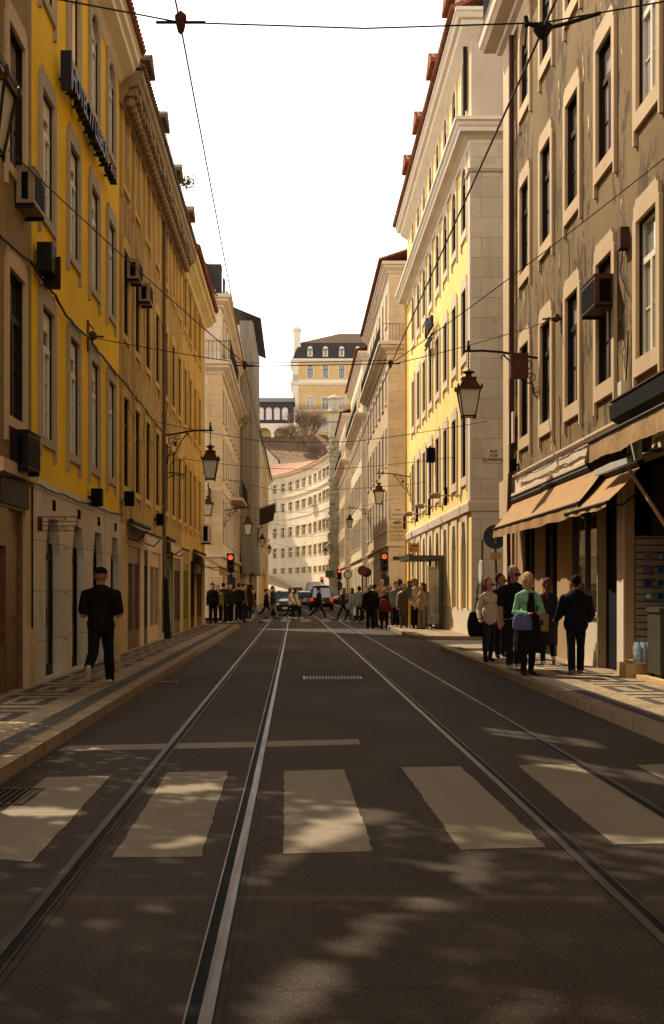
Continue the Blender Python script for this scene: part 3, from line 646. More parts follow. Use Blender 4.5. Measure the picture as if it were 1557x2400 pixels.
while x<o.len-.3:
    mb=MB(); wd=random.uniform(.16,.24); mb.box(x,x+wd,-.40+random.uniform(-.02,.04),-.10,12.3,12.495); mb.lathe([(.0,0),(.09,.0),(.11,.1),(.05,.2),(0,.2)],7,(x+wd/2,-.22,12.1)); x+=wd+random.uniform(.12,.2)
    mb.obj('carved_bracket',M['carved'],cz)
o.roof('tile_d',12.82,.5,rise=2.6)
for i,y in enumerate((33.1,37.0,41.6)): dormer(o,y,13.2,.12,.95,1.75)
ter=MB(); ter.box(o.lx(28.4),o.lx(31.0),.3,2.2,13.0,14.2); ter.obj('roof_box',M['stone'],o.root)
railing(o,o.lx(31.2),o.lx(32.4),13.25,-.1,1.0)
# downpipe
dp=MB(); dp.tube([(o.lx(36.75),-.06,12.1),(o.lx(36.75),-.06,3.0),(o.lx(36.75),-.06,.3)],.05,8)
for z in (4,6.5,9,11): dp.tube([(o.lx(36.75),-.06,z),(o.lx(36.75),-.06,z+.12)],.065,8)
dp.obj('drainpipe',M['pipe'],o.root)
kinds=['wood_o','wood_d','wood_p','wood_g','wood_o']
for i,(a,c) in enumerate(SH):
    w=MB(); x0,x1=o.lx(a),o.lx(c); m_=kinds[i]
    w.box(x0,x1,.05,.11,.12,.55); w.box(x0,x1,.05,.11,2.15,2.55); n=2 if x1-x0>1 else 1
    for k in range(n+1): xx=x0+(x1-x0-.09)*k/n; w.box(xx,xx+.09,.03,.10,.55,2.15)
    f=w.obj('shopfront',M[m_],o.root); p=MB(); p.quad((x0,.09,.55),(x1,.09,.55),(x1,.09,2.15),(x0,.09,2.15)); p.obj('window_pane',M['pane_g'] if i in(0,2) else M['pane_d'],f)
gp_=MB(); gp_.box(o.lx(39.35),o.lx(39.85),-.05,0,.12,2.7); gp_.obj('green_pilaster',M['wood_g'],o.root)
# -- gold ochre house at the corner
c3=Bld('townhouse','plain golden stucco house at the corner with tiled eaves, left side before the side street','L',FL,43.0,53.2)
for r in range(3):
    for c in (44.05,46.15,48.35,50.6): c3.window(c,ZR[r],.85,HR[r],'l3')
for a,c in ((43.6,45.8),(46.6,48.6),(49.4,52.4)): c3.holes.append((c3.lx(a),c3.lx(c),.12,2.6,.12))
c3.wall('ochre2',3.0,12.4); c3.wall('ochre2',.1,3.0,name='ground_wall'); c3.bodybox('cream',12.8)
cornice(c3,12.3,.5,'cream',ret_far=9); c3.roof('tile',13.0,.55,rise=2.6)
pl=MB(); pl.box(c3.len-.5,c3.len+.04,-.06,0,.12,12.3); pl.obj('corner_pilaster',M['stone_w'],c3.root)
for i,y in enumerate((46.3,)): dormer(c3,y,13.3,.1,.95,1.7)
for i,(a,c) in enumerate(((43.6,45.8),(46.6,48.6),(49.4,52.4))):
    w=MB(); x0,x1=c3.lx(a),c3.lx(c); w.box(x0,x1,.05,.11,.12,.5); w.box(x0,x1,.05,.11,2.2,2.6); w.box((x0+x1)/2-.04,(x0+x1)/2+.04,.03,.10,.5,2.2); w.box(x0,x0+.08,.03,.10,.5,2.2); w.box(x1-.08,x1,.03,.10,.5,2.2)
    f=w.obj('shopfront',M[('wood_g','wood_d','wood_o')[i]],c3.root); p=MB(); p.quad((x0,.09,.5),(x1,.09,.5),(x1,.09,2.2),(x0,.09,2.2)); p.obj('window_pane',M['pane_d'],f)
# -- pale stone corner block across the side street
c4=Bld('corner_building','pale stone corner block with rooftop balcony, left side beyond the side street','L',FL,65.6,87.0)
for r,(z,hh) in enumerate(((4.1,2.2),(7.4,2.1),(10.4,1.6))):
    for k in range(8): c4.window(67.3+2.55*k,z,1.0,hh,'plainst')
for k in range(4): c4.window(67.3+2.55*k,13.9,.9,1.9,'plainst')
for a,c in ((66.6,69),(70,73),(74,77),(78,81.5),(82.5,86)): c4.holes.append((c4.lx(a),c4.lx(c),.12,2.8,.5))
c4.wall('cream',3.4,16.2); c4.wall('ashlar_w',.1,3.4,name='ground_wall'); c4.bodybox('ashlar_p',16.4,12)
for a,c in ((66.6,69),(70,73),(74,77),(78,81.5),(82.5,86)):
    g=MB(); g.quad((c4.lx(a),.45,.12),(c4.lx(c),.45,.12),(c4.lx(c),.45,2.8),(c4.lx(a),.45,2.8)); g.obj('shopfront',M['pane_d'],c4.root)
cornice(c4,12.6,.55,'stone_w',ret_near=12); cornice(c4,16.0,.5,'stone_w',ret_near=12); cornice(c4,3.2,.15,'stone_w','band',ret_near=12,name='stone_band'); cornice(c4,6.6,.06,'stone_w','band',ret_near=12,name='stone_band')
railing(c4,0,9,13.3,-.45); rr=railing(c4,-.5,9,13.3,-.47); 
mb=MB(); 
for i in range(60): mb.box(-.48,-.46,i*.2-.4,i*.2-.38,13.3,14.2)
mb.box(-.49,-.45,-.45,11.5,14.2,14.23); mb.obj('railing',M['iron'],c4.root)
pl=MB(); pl.box(-.05,.45,-.06,0,.12,12.6); pl.box(-.05,0,0,.7,.12,12.6); pl.obj('corner_pilaster',M['ashlar_w'],c4.root)
mr=MB(); mr.add([(0,.2,16.7),(21.4,.2,16.7),(21.4,1.3,19.0),(0,1.3,19.0),(0,12,19.0),(21.4,12,19.0),(0,12,16.7),(21.4,12,16.7)],[(0,1,2,3),(3,2,5,4),(0,3,4,6),(1,7,5,2),(0,6,7,1)]); mr.obj('mansard_roof',M['slate'],c4.root)
for k in range(6):
    d=MB(); x=1.5+3*k; d.box(x-.55,x+.55,.05,1.3,17.0,18.5); d=d.obj('dormer',M['slate'],c4.root); p=MB(); p.box(x-.35,x+.35,.03,.06,17.15,18.2); p.obj('dormer_window',M['pane_g'],d)
# -- scaffolding wrapped in sheeting
sc=thing('scaffolding','tall building front wrapped in grey-brown scaffold sheeting, left side of the street','scaffolding',(FL,87.1,0),R(90))
mb=MB(); n=60
def fold(i): return .04*math.sin(i*1.9)+.03*math.sin(i*.7+2)
prof=[(-.02,-.0),]; ptsf=[(0,-.0)]
path=[(0,.86*(1-j/8)-.86) for j in range(0,9)]
path=[(fold(j)*.7,-.86*j/10) for j in range(11)]+[(14*j/40,-.88+fold(j)) for j in range(1,41)]+[(14,0)]
V=[];Fc=[];zs=[2.7,5,8,11,14,17,19.9]
for zi,z in enumerate(zs):
    for j,p in enumerate(path): V.append((p[0]+random.uniform(-.015,.015),p[1]+random.uniform(-.02,.02)-(0 if zi else .15),z+(random.uniform(-.15,.1) if zi==0 else 0)))
m_=len(path)
for zi in range(len(zs)-1):
    for j in range(m_-1): Fc.append((zi*m_+j,zi*m_+j+1,(zi+1)*m_+j+1,(zi+1)*m_+j))
mb.add(V,Fc)
M['sheeting']=stucco('grey_scaffold_sheeting',(.30,.26,.21),(.14,.11,.07),.2,.6,.1)
mb.obj('sheeting',M['sheeting'],sc,smooth=True)
t=MB(); t.box(0,14,.0,9,.1,19.6); t.obj('wall',M['cream'],sc)
t=MB()
for i in range(6): t.tube([(.3+2.6*i,-.7,.1),(.3+2.6*i,-.7,19.9)],.03)
for z in (2.75,5.7,8.7,11.7,14.7,17.7): t.box(.1,13.9,-.8,-.01,z,z+.05)
t.obj('scaffold_poles',M['steel'],sc)
t=MB(); t.add([(-.4,-1.45,19.9),(14.4,-1.45,19.9),(14.4,2,21.3),(-.4,2,21.3),(-.4,-1.45,19.98),(14.4,-1.45,19.98),(14.4,2,21.38),(-.4,2,21.38)],[(0,3,2,1),(4,5,6,7),(0,1,5,4),(1,2,6,5),(2,3,7,6),(3,0,4,7)]); t.obj('roof_sheet',M['slate'],sc)
# -- far left row
for (a,c,hh,mt,lab,gr) in ((101.1,131,15.6,'cream','cream house with orange tiled eaves just past the wrapped scaffolding',0),(131,176,15.9,'ochre2','long ochre house with red eaves at the far end of the left side',0)):
    f=Bld('townhouse',lab,'L',FL,a,c)
    for z in (4.2,7.5,10.6,13.4):
        y=a+1.7
        while y<c-1: f.window(y,z,1.05,1.9,'plainst'); y+=2.9
    f.wall(mt,.1,hh); f.bodybox(mt,hh+.4,11); cornice(f,hh,.45,'cream',ret_near=8); f.roof('tile',hh+.7,.6,rise=3,tubes=False)
    M_=MB(); M_.box(0,f.len,-.62,-.5,hh+.55,hh+.68); M_.obj('gutter',M['gutter'] if 'gutter' in M else M.setdefault('gutter',plain('green_gutter',(.06,.11,.07),.5)),f.root)
f=Bld('townhouse','unseen cream block added behind the left row to shade the curved building','F',206,-34,-12); f.wall('cream',0,30); f.bodybox('cream',30,30)  # out of view; placed and sized to shade the curved front
# ================================================================== RIGHT SIDE
RZ=[5.14,9.04,13.0]; RH=[2.16,2.08,1.9]
b=Bld('apartment_building','peeling olive-brown stucco building with shop awnings, near right corner','R',FR,-10,33.0)
cols=[30.1,27.55,24.92,22.3,19.6]+[16.95-2.65*k for k in range(10)]
for r in range(3):
    for i,c in enumerate(cols):
        sty='peelw' if i in (4,8) else 'peel'
        if i==4 and r>0: sty='peelww'; STY['peelww']=dict(STY['peelw'],p='pane_w')
        b.window(c,RZ[r],1.12,RH[r],sty,arched=(r==2))
SHR=[(20.55,22.05),(18.3,20.3)]  # openings by Y (door recess, shop)
G=[(30.9,31.5),(29.0,30.45),(26.5,28.0),(25.31,25.32),(23.0,25.3),(21.5,22.8),(17.0,21.05),(12,16.2),(7,11),(2,6)]
b.holes=[q for q in b.holes]
for a,c in [g_ for g_ in G[1:] if g_[1]-g_[0]>.1]: b.holes.append((b.lx(c),b.lx(a),.12,3.55,.16))
b.wall('peel',4.12,15.2,x0=1.25); M['pier']=stone('brown_pier_stone',(.40,.25,.12),(.18,.11,.05),.6,scale=22); b.wall('pier',.1,4.12,name='ground_wall'); b.bodybox('yellow_b' if False else 'peel',15.6,10)
cp=MB(); cp.box(-.05,1.25,-.06,0,.12,15.2); cp.box(-.05,0,0,.5,.12,15.2); cp.obj('corner_pilaster',M['stone_r'],b.root)
cpb=MB(); cpb.box(-.14,1.35,-.15,-.061,3.35,4.3); cpb.obj('pilaster_capital',M['stone_r'],b.root); cpb=MB(); cpb.box(-.1,1.3,-.11,-.061,.12,.9); cpb.obj('pilaster_base',M['stone_r'],b.root)
dp=MB(); dp.tube([(1.42,-.1,15.2),(1.42,-.1,4.3)],.06,8); dp.tube([(1.42,-.13,4.4),(1.42,-.17,3.2),(1.42,-.13,.3)],.05,8); dp.obj('drainpipe',M['rust'],b.root)
mb=MB(); mb.sweep([(0,.9*10),(0,0),(b.len,0)],[(0,15.2),(.05,15.2),(.08,15.32),(.2,15.38),(.22,15.48),(.5,15.56),(.56,15.66),(.60,15.7),(.62,15.9),(.66,15.95),(0,15.97)]); mb.obj('cornice',M['stone_w'],b.root)
railing(b,-.5,b.len,15.97,-.5,1.05)
at=MB(); at.box(1,b.len,1.2,9,15.97,18.4); at.obj('attic_wall',M['ochre'],b.root)
mb=MB(); mb.sweep([(1.25,0),(b.len,0)],[(0,4.13),(.10,4.13),(.12,4.3),(.08,4.34),(.08,4.5),(0,4.5)]) ; 
mb2=MB(); mb2.sweep([(1.36,0),(b.len,0)],[(0,3.62),(.05,3.62),(.05,3.78),(.12,3.82),(.12,3.88),(.04,3.9),(.04,4.26),(.09,4.3),(.09,4.34),(0,4.36)]); mb2.obj('stone_band',M['stone_w'],b.root)
for i,(a,c) in enumerate(G):
    if i in(0,3): continue
    x0,x1=b.lx(c),b.lx(a)
    if i in (5,):      # dark doorway
        d=MB(); d.box(x0,x1,.12,.15,.12,3.55); d.obj('doorway_back',M['black'],b.root); continue
    if i==6: continue
    w=MB(); 
    if i==4: w.box(x0,x1,.01,.14,.12,1.02); ff=w.obj('stall_riser',M['stone_w'],b.root); s2=MB(); s2.box(x0-.0,x1,-.04,.14,1.022,1.09); s2.obj('white_sill',M['white'],ff); w=MB(); zb=1.09
    else: zb=.5; w.box(x0,x1,.06,.14,.12,.5)
    for xx in (x0,(x0+x1)/2-.03,x1-.06): w.box(xx,xx+.06,.05,.12,zb,3.0)
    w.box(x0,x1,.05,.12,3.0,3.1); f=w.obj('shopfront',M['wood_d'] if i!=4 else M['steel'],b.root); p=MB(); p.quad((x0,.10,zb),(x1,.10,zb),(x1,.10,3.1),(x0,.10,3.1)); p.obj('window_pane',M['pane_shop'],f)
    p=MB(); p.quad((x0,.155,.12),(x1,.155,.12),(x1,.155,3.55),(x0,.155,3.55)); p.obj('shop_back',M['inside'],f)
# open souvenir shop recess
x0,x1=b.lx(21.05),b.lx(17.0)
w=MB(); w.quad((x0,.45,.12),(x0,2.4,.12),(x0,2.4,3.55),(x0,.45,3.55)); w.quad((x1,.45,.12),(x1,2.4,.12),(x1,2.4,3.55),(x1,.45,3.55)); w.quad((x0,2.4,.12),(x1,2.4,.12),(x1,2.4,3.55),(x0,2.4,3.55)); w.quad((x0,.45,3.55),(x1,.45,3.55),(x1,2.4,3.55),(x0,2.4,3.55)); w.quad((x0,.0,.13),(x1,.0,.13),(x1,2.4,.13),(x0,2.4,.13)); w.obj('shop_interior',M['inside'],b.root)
w=MB(); w.box(b.lx(21.49),b.lx(21.06),-.02,.0,.12,3.55); w.obj('door_post',M['stone_w'],b.root)
w=MB(); w.box(b.lx(22.88),b.lx(22.82),-.03,.002,.12,3.5); w.obj('door_post',M['wood_g'],b.root)
# -- yellow corner block
y=Bld('apartment_building','sunlit pale yellow corner building with double cornice and grey stone end wall, right side','R',FR,39.5,62.3)
YC=[41.0+2.55*k for k in range(8)]
for r in range(3):
    for c in YC: y.window(c,RZ[r],1.08,RH[r]+(.1 if r==2 else 0),'yb',arched=(r==2))
for c in YC: y.window(c,16.35,1.0,2.1,'yb',arched=True)
for c in YC: y.holes.append((y.lx(c)-.56,y.lx(c)+.56,.95,3.7,.085))
y.wall('yellow_b',4.3,19.0,x1=y.len-.55); y.wall('stone_w',.1,.95,name='plinth',x1=y.len-.0)
gm=MB(); wallgrid(gm,0,y.len,.95,4.3,[q for q in y.holes if q[3]<4]); gm.obj('ground_wall',M['yellow_b'],y.root)
for c in YC:
    x=y.lx(c); s=MB(); s.box(x-.56-.26,x-.56,-.05,0,.95,3.7); s.box(x+.56,x+.82,-.05,0,.95,3.7); s.box(x-.82,x+.82,-.05,0,3.7,3.94)
    for sx in (-1,1): s.prism([(x+sx*.56,3.7),(x+sx*.56,2.9),(x+sx*.30,3.7)],-.05,.08)
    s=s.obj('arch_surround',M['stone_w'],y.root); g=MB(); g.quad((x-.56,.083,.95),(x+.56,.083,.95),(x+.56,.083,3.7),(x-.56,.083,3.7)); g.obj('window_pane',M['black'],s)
    lp=MB(); lp.lathe([(0,0),(.09,0),(.05,.09),(0,.1)],8,(x+.45,-.06,2.25)); 
mb=MB(); mb.sweep([(0,0),(y.len,0),(y.len,12)],[(0,3.95),(.10,3.97),(.12,4.22),(.09,4.3),(0,4.31)]); mb.obj('stone_band',M['stone_w'],y.root)
cq=MB(); cq.box(y.len-.55,y.len+.05,-.05,.0,4.31,15.4); cq.obj('corner_pilaster',M['stone_w'],y.root)
en=MB(); en.box(y.len,y.len+.05,0,1.08,4.31,15.4); en.obj('end_pilaster',M['ashlar'],y.root)
en=MB(); en.box(y.len,y.len+.045,0,1.1,.12,3.95); en.obj('end_pilaster_base',M['ashlar'],y.root)
ew=MB(); ew.quad((y.len,0,.1),(y.len,12,.1),(y.len,12,15.9),(y.len,0,15.9)); ew.quad((0,0,.1),(0,12,.1),(0,12,19),(0,0,19)); ew.quad((0,12,0),(y.len,12,0),(y.len,12,19),(0,12,19)); ew.obj('side_wall',M['yellow_b'],y.root)
ew=MB(); ew.quad((y.len,0,15.9),(y.len,12,15.9),(y.len,12,19),(y.len,0,19)); ew.quad((y.len-.55,0,16.1),(y.len,0,16.1),(y.len,0,19),(y.len-.55,0,19)); ew.obj('attic_end_wall',M['grey_st'],y.root)
ew=MB(); ew.quad((y.len-.55,0.001,4.3),(y.len,0.001,4.3),(y.len,0.001,16.1),(y.len-.55,0.001,16.1)); ew.obj('corner_wall',M['stone_w'],y.root)
PC=lambda z,o_:[(0,z),(.06,z),(.08,z+.1),(.22,z+.2),(.40,z+.26),(.42,z+.38),(o_-.1,z+.42),(o_-.06,z+.52),(o_,z+.56),(o_,z+.66),(0,z+.68)]
mb=MB(); mb.sweep([(0,12),(0,0),(y.len,0),(y.len,12)],PC(15.3,.56)); mb.obj('cornice',M['white'],y.root)
mb=MB(); mb.sweep([(y.len-.7,-.0),(y.len,0),(y.len,12)],[(0,14.4),(.1,14.42),(.12,14.52),(0,14.55)]); mb.obj('capital_band',M['stone'],y.root)
mb=MB(); mb.sweep([(0,12),(0,0),(y.len,0),(y.len,12)],[(0,18.55),(.05,18.6),(.3,18.85),(.34,18.98),(.44,19.02),(.5,19.15),(.55,19.2),(.55,19.3),(0,19.32)]); mb.obj('upper_cornice',M['white'],y.root)
y.roof('tile',19.32,.62,depth=12,rise=2.9,x0=-.6,x1=y.len+.3)
for k,c in enumerate((61.0,55.5,49.5,44.0)):
    x=y.lx(c); d=MB(); d.box(x-.7,x+.7,.0,2.5,19.6,21.6); d=d.obj('dormer',M['white'],y.root); q=MB(); q.prism([(x-.95,21.603),(x+.95,21.603),(x+.95,21.75),(x,22.3),(x-.95,21.75)],-.3,2.6); q.obj('dormer_roof',M['tilex'],d)
bs=MB(); bs.add([(y.lx(40.2),-.04,16.6),(y.lx(40.2),-.16,16.6),(y.lx(40.2),-.16,18.6),(y.lx(40.2),-.04,18.6),(y.lx(40.28),-.04,16.6),(y.lx(40.28),-.16,16.6),(y.lx(40.28),-.16,18.6),(y.lx(40.28),-.04,18.6)],[(0,1,2,3),(4,5,6,7),(0,1,5,4),(1,2,6,5),(2,3,7,6),(3,0,4,7)]); bs.obj('shutter',M['wood_d'],y.root)
dp=MB(); dp.tube([(.35,-.12,15.3),(.35,-.12,.3)],.07,8); dp.obj('drainpipe',M['ochre2'],y.root)
# -- far right blocks
def rblock(a,c,mt,gm_,lab,attic,end='ashlar_w',dd=14):
    f=Bld('apartment_building',lab,'R',FR,a,c)
    n=int((c-a-1.5)/2.6); 
    for r,(z,hh) in enumerate(((5.2,2.3),(9.0,2.2),(12.7,2.0))):
        for k in range(n): f.window(a+1.6+k*(c-a-3)/(n-1),z,1.15,hh,'plainst')
    for k in range(n): x=f.lx(a+1.6+k*(c-a-3)/(n-1)); f.holes.append((x-.7,x+.7,.5,3.6,.4))
    for k in range(n): f.window(a+1.6+k*(c-a-3)/(n-1),17.3,1.0,1.9,'plainst')
    f.wall(mt,4.2,15.7); gb=MB(); wallgrid(gb,0,f.len,.1,4.2,[q for q in f.holes if q[3]<4]); gb.obj('ground_wall',M[gm_],f.root)
    for q in [q for q in f.holes if q[3]<4]:
        g=MB(); g.quad((q[0],.38,q[2]),(q[1],.38,q[2]),(q[1],.38,q[3]),(q[0],.38,q[3])); g.obj('shopfront',M['pane_d'],f.root)
    sb=MB(); sb.box(0,f.len,.0,.001,.0,.001)
    ew=MB(); L=f.len
    for x in (0,L): ew.quad((x,0,.1),(x,dd,.1),(x,dd,16),(x,0,16))
    ew.quad((0,dd,0),(L,dd,0),(L,dd,16),(0,dd,16)); ew.obj('side_wall',M[end],f.root)
    cornice(f,4.1,.14,'stone_w','band',ret_near=None,ret_far=dd,name='stone_band'); cornice(f,15.4,.62,'stone_w',ret_near=dd,ret_far=dd)
    ps=MB()
    for x in (0,L-.6): ps.box(x,x+.6,-.07,0,4.34,15.4)
    ps.obj('corner_pilaster',M['stone_w'],f.root)
    railing(f,0,L,16.12,-.5,.95); mb=MB()
    for i in range(60): mb.box(L+.46,L+.48,i*.2-.4,i*.2-.38,16.12,17.05)
    mb.box(L+.45,L+.49,-.45,11.6,17.05,17.08); mb.obj('railing',M['rail_g'],f.root)
    aw=MB(); wallgrid(aw,0,L,16,attic,[q for q in f.holes if q[2]>16]); 
    for x in (0,L): aw.quad((x,0,16),(x,dd,16),(x,dd,attic),(x,0,attic))
    aw.obj('attic_wall',M[mt],f.root)
    cornice(f,attic-.2,.4,'stone_w',ret_near=dd,ret_far=dd,name='upper_cornice'); f.roof('tile',attic+.5,.6,depth=dd,rise=2.5,x0=-.4,x1=L+.4,tubes=False)
    return f
M['rail_g']=plain('verdigris_railing',(.07,.11,.06),.6)
r2=rblock(75,97,'ashlar_w','ashlar_w','tan stone corner block with green rooftop railing, third building on the right',20.3)
rblock(104.5,127,'cream','cream','cream block with red roof tiles further along the right side',20.6,'ashlar_p')
rblock(141,171,'ashlar_w','ashlar_p','farthest stone block on the right, beside the mossy carved tower',20.6,'ashlar_w')
# mossy carved corner tower
tw=thing('carved_tower','slender mossy grey-green carved stone tower rising at the far end of the right side','tower',(4.75,163,0))
mb=MB(); mb.box(-.55,.55,-.5,.5,0,24.2)
for z,hw_,hh in ((.1,.75,1.6),(5.2,.68,.35),(9.3,.68,.35),(13.8,.7,.4),(18.0,.66,.3),(21.0,.7,.35),(23.0,.75,.3)): mb.box(-hw_,hw_,-hw_,hw_,z,z+hh)
for (z0,z1,nn) in ((3.0,5.0,16),(6.2,8.9,26),(10.5,13.4,24),(14.5,16.2,10),(18.5,20.8,20)):
    for k in range(nn):
        z=random.uniform(z0,z1); sx=random.choice([-1,-1,0,1]); r=random.uniform(.14,.34)
        mb.lathe([(0,-r),(r*.7,-r*.6),(r,0),(r*.6,r*.7),(0,r)],7,(sx*random.uniform(.4,.62) if sx else random.uniform(-.4,.4),random.uniform(-.62,-.45),z))
z=24.2
M['moss']=stone('mossy_carved_stone',(.52,.48,.34),(.22,.19,.11),.5,scale=4)
mb.obj('shaft',M['moss'],tw); mb=MB(); mb.lathe([(.9,0),(1.0,.2),(.7,.4),(.75,1.6),(.95,1.7),(.9,1.9),(.5,2.1),(0,2.3)],8,(0,0,z)); mb.obj('capital',M['moss'],tw)
# ================================================================== FAR END
def D(px): t=max(0,(px-600)/172.0); return 207-36*t**1.9
def curve_pt(px,y=0.0):
    d=D(px); p=Vector(((px-CX)*d/F,d)); q=D(px+1); p2=Vector(((px+1-CX)*q/F,q)); t=(p2-p).normalized(); n=Vector((t.y,-t.x)); return p-n*y   # y into the wall
cb=thing('curved_building','long cream building with a concave curved front and pink tiled roof closing the street','building',(0,190,0))
PX=[645,664,681.6,698.5,713,727,739,750.5,760,768.5]
def cmap(u,y,z):
    p=curve_pt(u,y); return (p.x,p.y-190,z)
def cobj(mb,name,mat,parent=cb): 
    mb.V=[cmap(*v) for v in mb.V]; return mb.obj(name,M[mat],parent)
rows=[(17.0,1.35),(13.9,1.35),(9.9,1.5),(6.7,1.5),(4.2,.85)]
wh=[];
for px in PX:
    m_=0; hw=max(1.9,.34*F/D(px)*(1 if px<715 else .62))
    for z,hh in rows: wh.append((px-hw,px+hw,z,z+hh,.35))
mb=MB(); wallgrid(mb,560,778,-1,19.6,wh+[(570+14*k,576+14*k,1,1.1,.0) for k in range(0)]); 
# refine straight spans along the curve
def refine(mb,step=8):
    NV=[];NF=[]
    for f in mb.F:
        v=[mb.V[i] for i in f]; us=[p[0] for p in v]; a,b2=min(us),max(us)
        if b2-a<=step: n=len(NV); NV+=v; NF.append(tuple(range(n,n+4))); continue
        k=int(math.ceil((b2-a)/step)); ys={round(p[1],4) for p in v}; z0=min(p[2] for p in v); z1=max(p[2] for p in v)
        y0=v[0][1]
        if len(ys)>1: 
            n=len(NV); NV+=v; NF.append(tuple(range(n,n+4))); continue
        for i in range(k):
            u0=a+(b2-a)*i/k; u1=a+(b2-a)*(i+1)/k; n=len(NV); NV+=[(u0,y0,z0),(u1,y0,z0),(u1,y0,z1),(u0,y0,z1)]; NF.append((n,n+1,n+2,n+3))
    mb.V,mb.F=NV,NF; mb.I=[0]*len(NF)
refine(mb); M['curve_st']=M['cream2']; cobj(mb,'wall','curve_st')
for px in PX:
    hw=max(1.9,.34*F/D(px)*(1 if px<715 else .62))
    for z,hh in rows:
        s=MB(); e=hw*.32
        s.box(px-hw-e,px-hw,-.05,0,z-.1,z+hh+.12); s.box(px+hw,px+hw+e,-.05,0,z-.1,z+hh+.12); s.box(px-hw,px+hw,-.05,0,z+hh,z+hh+.12); s.box(px-hw,px+hw,-.07,0,z-.12,z)
        wd=cobj(s,'window','stone_w'); g=MB(); g.quad((px-hw,.3,z),(px+hw,.3,z),(px+hw,.3,z+hh),(px-hw,.3,z+hh)); cobj(g,'window_pane','pane_d',wd)
        g=MB(); g.box(px-hw*.12,px+hw*.12,.22,.28,z,z+hh); g.box(px-hw,px+hw,.21,.27,z+hh*.6,z+hh*.66); cobj(g,'window_frame','wood_w',wd)
def cband(z,o_,hh,nm,mat='stone_w',u0=560,u1=778):
    mb=MB(); us=[u0+(u1-u0)*i/40 for i in range(41)]; V=[]
    for u in us: V+=[(u,0,z),(u,-o_,z+hh*.4),(u,-o_,z+hh),(u,0,z+hh)]
    mb.add(V,[(i*4+k,i*4+k+1,i*4+5+k,i*4+4+k) for i in range(40) for k in range(3)]); return cobj(mb,nm,mat)
cband(19.3,.45,.5,'cornice'); cband(15.9,.18,.4,'stone_band'); cband(12.6,.08,.2,'stone_band')
mb=MB(); us=[560+218*i/40 for i in range(41)]; V=[]
for u in us: V+=[(u,-.6,19.8),(u,6.5,22.6),(u,12,20)]
mb.add(V,[(i*3+k,i*3+k+1,i*3+4+k,i*3+3+k) for i in range(40) for k in range(2)]); cobj(mb,'roof','tile_pk')
bl=MB(); bl.box(733,744,-.7,0,13.7,13.8); bl=cobj(bl,'balcony','stone_w'); q=MB()
for k in range(12): q.box(733+k,733.25+k,-.7,-.68,13.8,14.7)
q.box(733,744.3,-.7,-.67,14.68,14.74); cobj(q,'railing','rail_g',bl)
# sunlit ramp climbing left at the street's end
mb=MB(); V=[];Fc=[]; n=14
for i in range(n+1):
    y=150+i*4.2
    for j in range(n+1):
        x=-14+j*26/n; t=max(0,(y-150)/52); rise=4.0*t*max(0,min(1,(4.5-x)/9.0)); V.append((x,y,rise+.002))
for i in range(n):
    for j in range(n): Fc.append((i*(n+1)+j,i*(n+1)+j+1,(i+1)*(n+1)+j+1,(i+1)*(n+1)+j))
mb.add(V,Fc); M['pale_pave']=plain('pale_worn_setts',(.50,.43,.33),.7,bump=.2); tag(mb.obj('road_ramp',M['pale_pave'],smooth=True),kind='structure')
# hillside
mb=MB(); V=[];Fc=[]; nx,ny=26,16
for i in range(ny+1):
    yy=212+i*8
    for j in range(nx+1):
        xx=-90+j*8; t=min(1,i/10); V.append((xx,yy,12+24*t+noise.noise(Vector((xx*.06,yy*.06,0)))*2.5))
for i in range(ny):
    for j in range(nx): Fc.append((i*(nx+1)+j,i*(nx+1)+j+1,(i+1)*(nx+1)+j+1,(i+1)*(nx+1)+j))
mb.add(V,Fc); M['scrub']=plain('winter_scrub_hillside',(.17,.11,.06),.95,var=.6,scale=1.5,bump=.8); tag(mb.obj('hillside',M['scrub'],smooth=True),kind='structure')
# palace on the hill
pa=Bld('palace','tall ochre hilltop palace with black mansard roof and a chimney above the street','F',300,-.9,22)
pcx=[3.2,6.8,10.6,14.4,18.2]
for c in pcx:
    pa.window(c,51.4,1.3,2.9,'pald'); pa.window(c,43.9 if c==6.8 else 44.6,1.6,2.9 if c==6.8 else 2.3,'pal'); pa.window(c,38.9,1.5,2.7,'pal')
pa.wall('palace',32,55.2); pa.bodybox('palace',55.6,12,z0=30)
for z,o_,nm in ((55.0,.5,'cornice'),(49.6,.45,'stone_band'),(43.2,.9,'balcony_slab')):
    k_=MB(); k_.sweep([(0,12),(0,0),(22.9,0)],[(0,z),(o_*.5,z+.1),(o_,z+.5),(o_,z+.9 if z!=43.2 else z+.6),(0,z+.95)]); k_.obj(nm,M['white'],pa.root)
k_=MB(); k_.sweep([(0,12),(0,0),(22.9,0)],[(0,50.45),(.12,50.45),(.12,51.0),(0,51.0)]); k_.obj('white_band',M['white'],pa.root)
q=MB(); q.box(-.05,1.4,-.1,0,33,55); q.obj('corner_pilaster',M['white'],pa.root)
rl=railing(pa,-.8,22,43.8,-.85,1.2,.3,r=.03); rl=railing(pa,-.9,1.2,50.6,-.5,1.5,.3,r=.03)
q=MB(); q.add([(0,-.3,56.0),(22.9,-.3,56.0),(22.9,.8,59.8),(1.6,.8,59.8),(0,12,56),(1.6,11,59.8),(22.9,12,56),(22.9,11,59.8)],[(0,1,2,3),(0,3,5,4),(3,2,7,5),(4,5,7,6)]); q.obj('mansard_roof',M['slate'],pa.root)
q=MB(); q.add([(1.6,.8,59.82),(22.9,.8,59.82),(22.9,11,59.82),(1.6,11,59.82),(11.2,6,63),(16,6,63)],[(0,1,5,4),(0,4,3),(3,4,5,2),(1,2,5)]); q.obj('roof',M['tile_d'],pa.root)
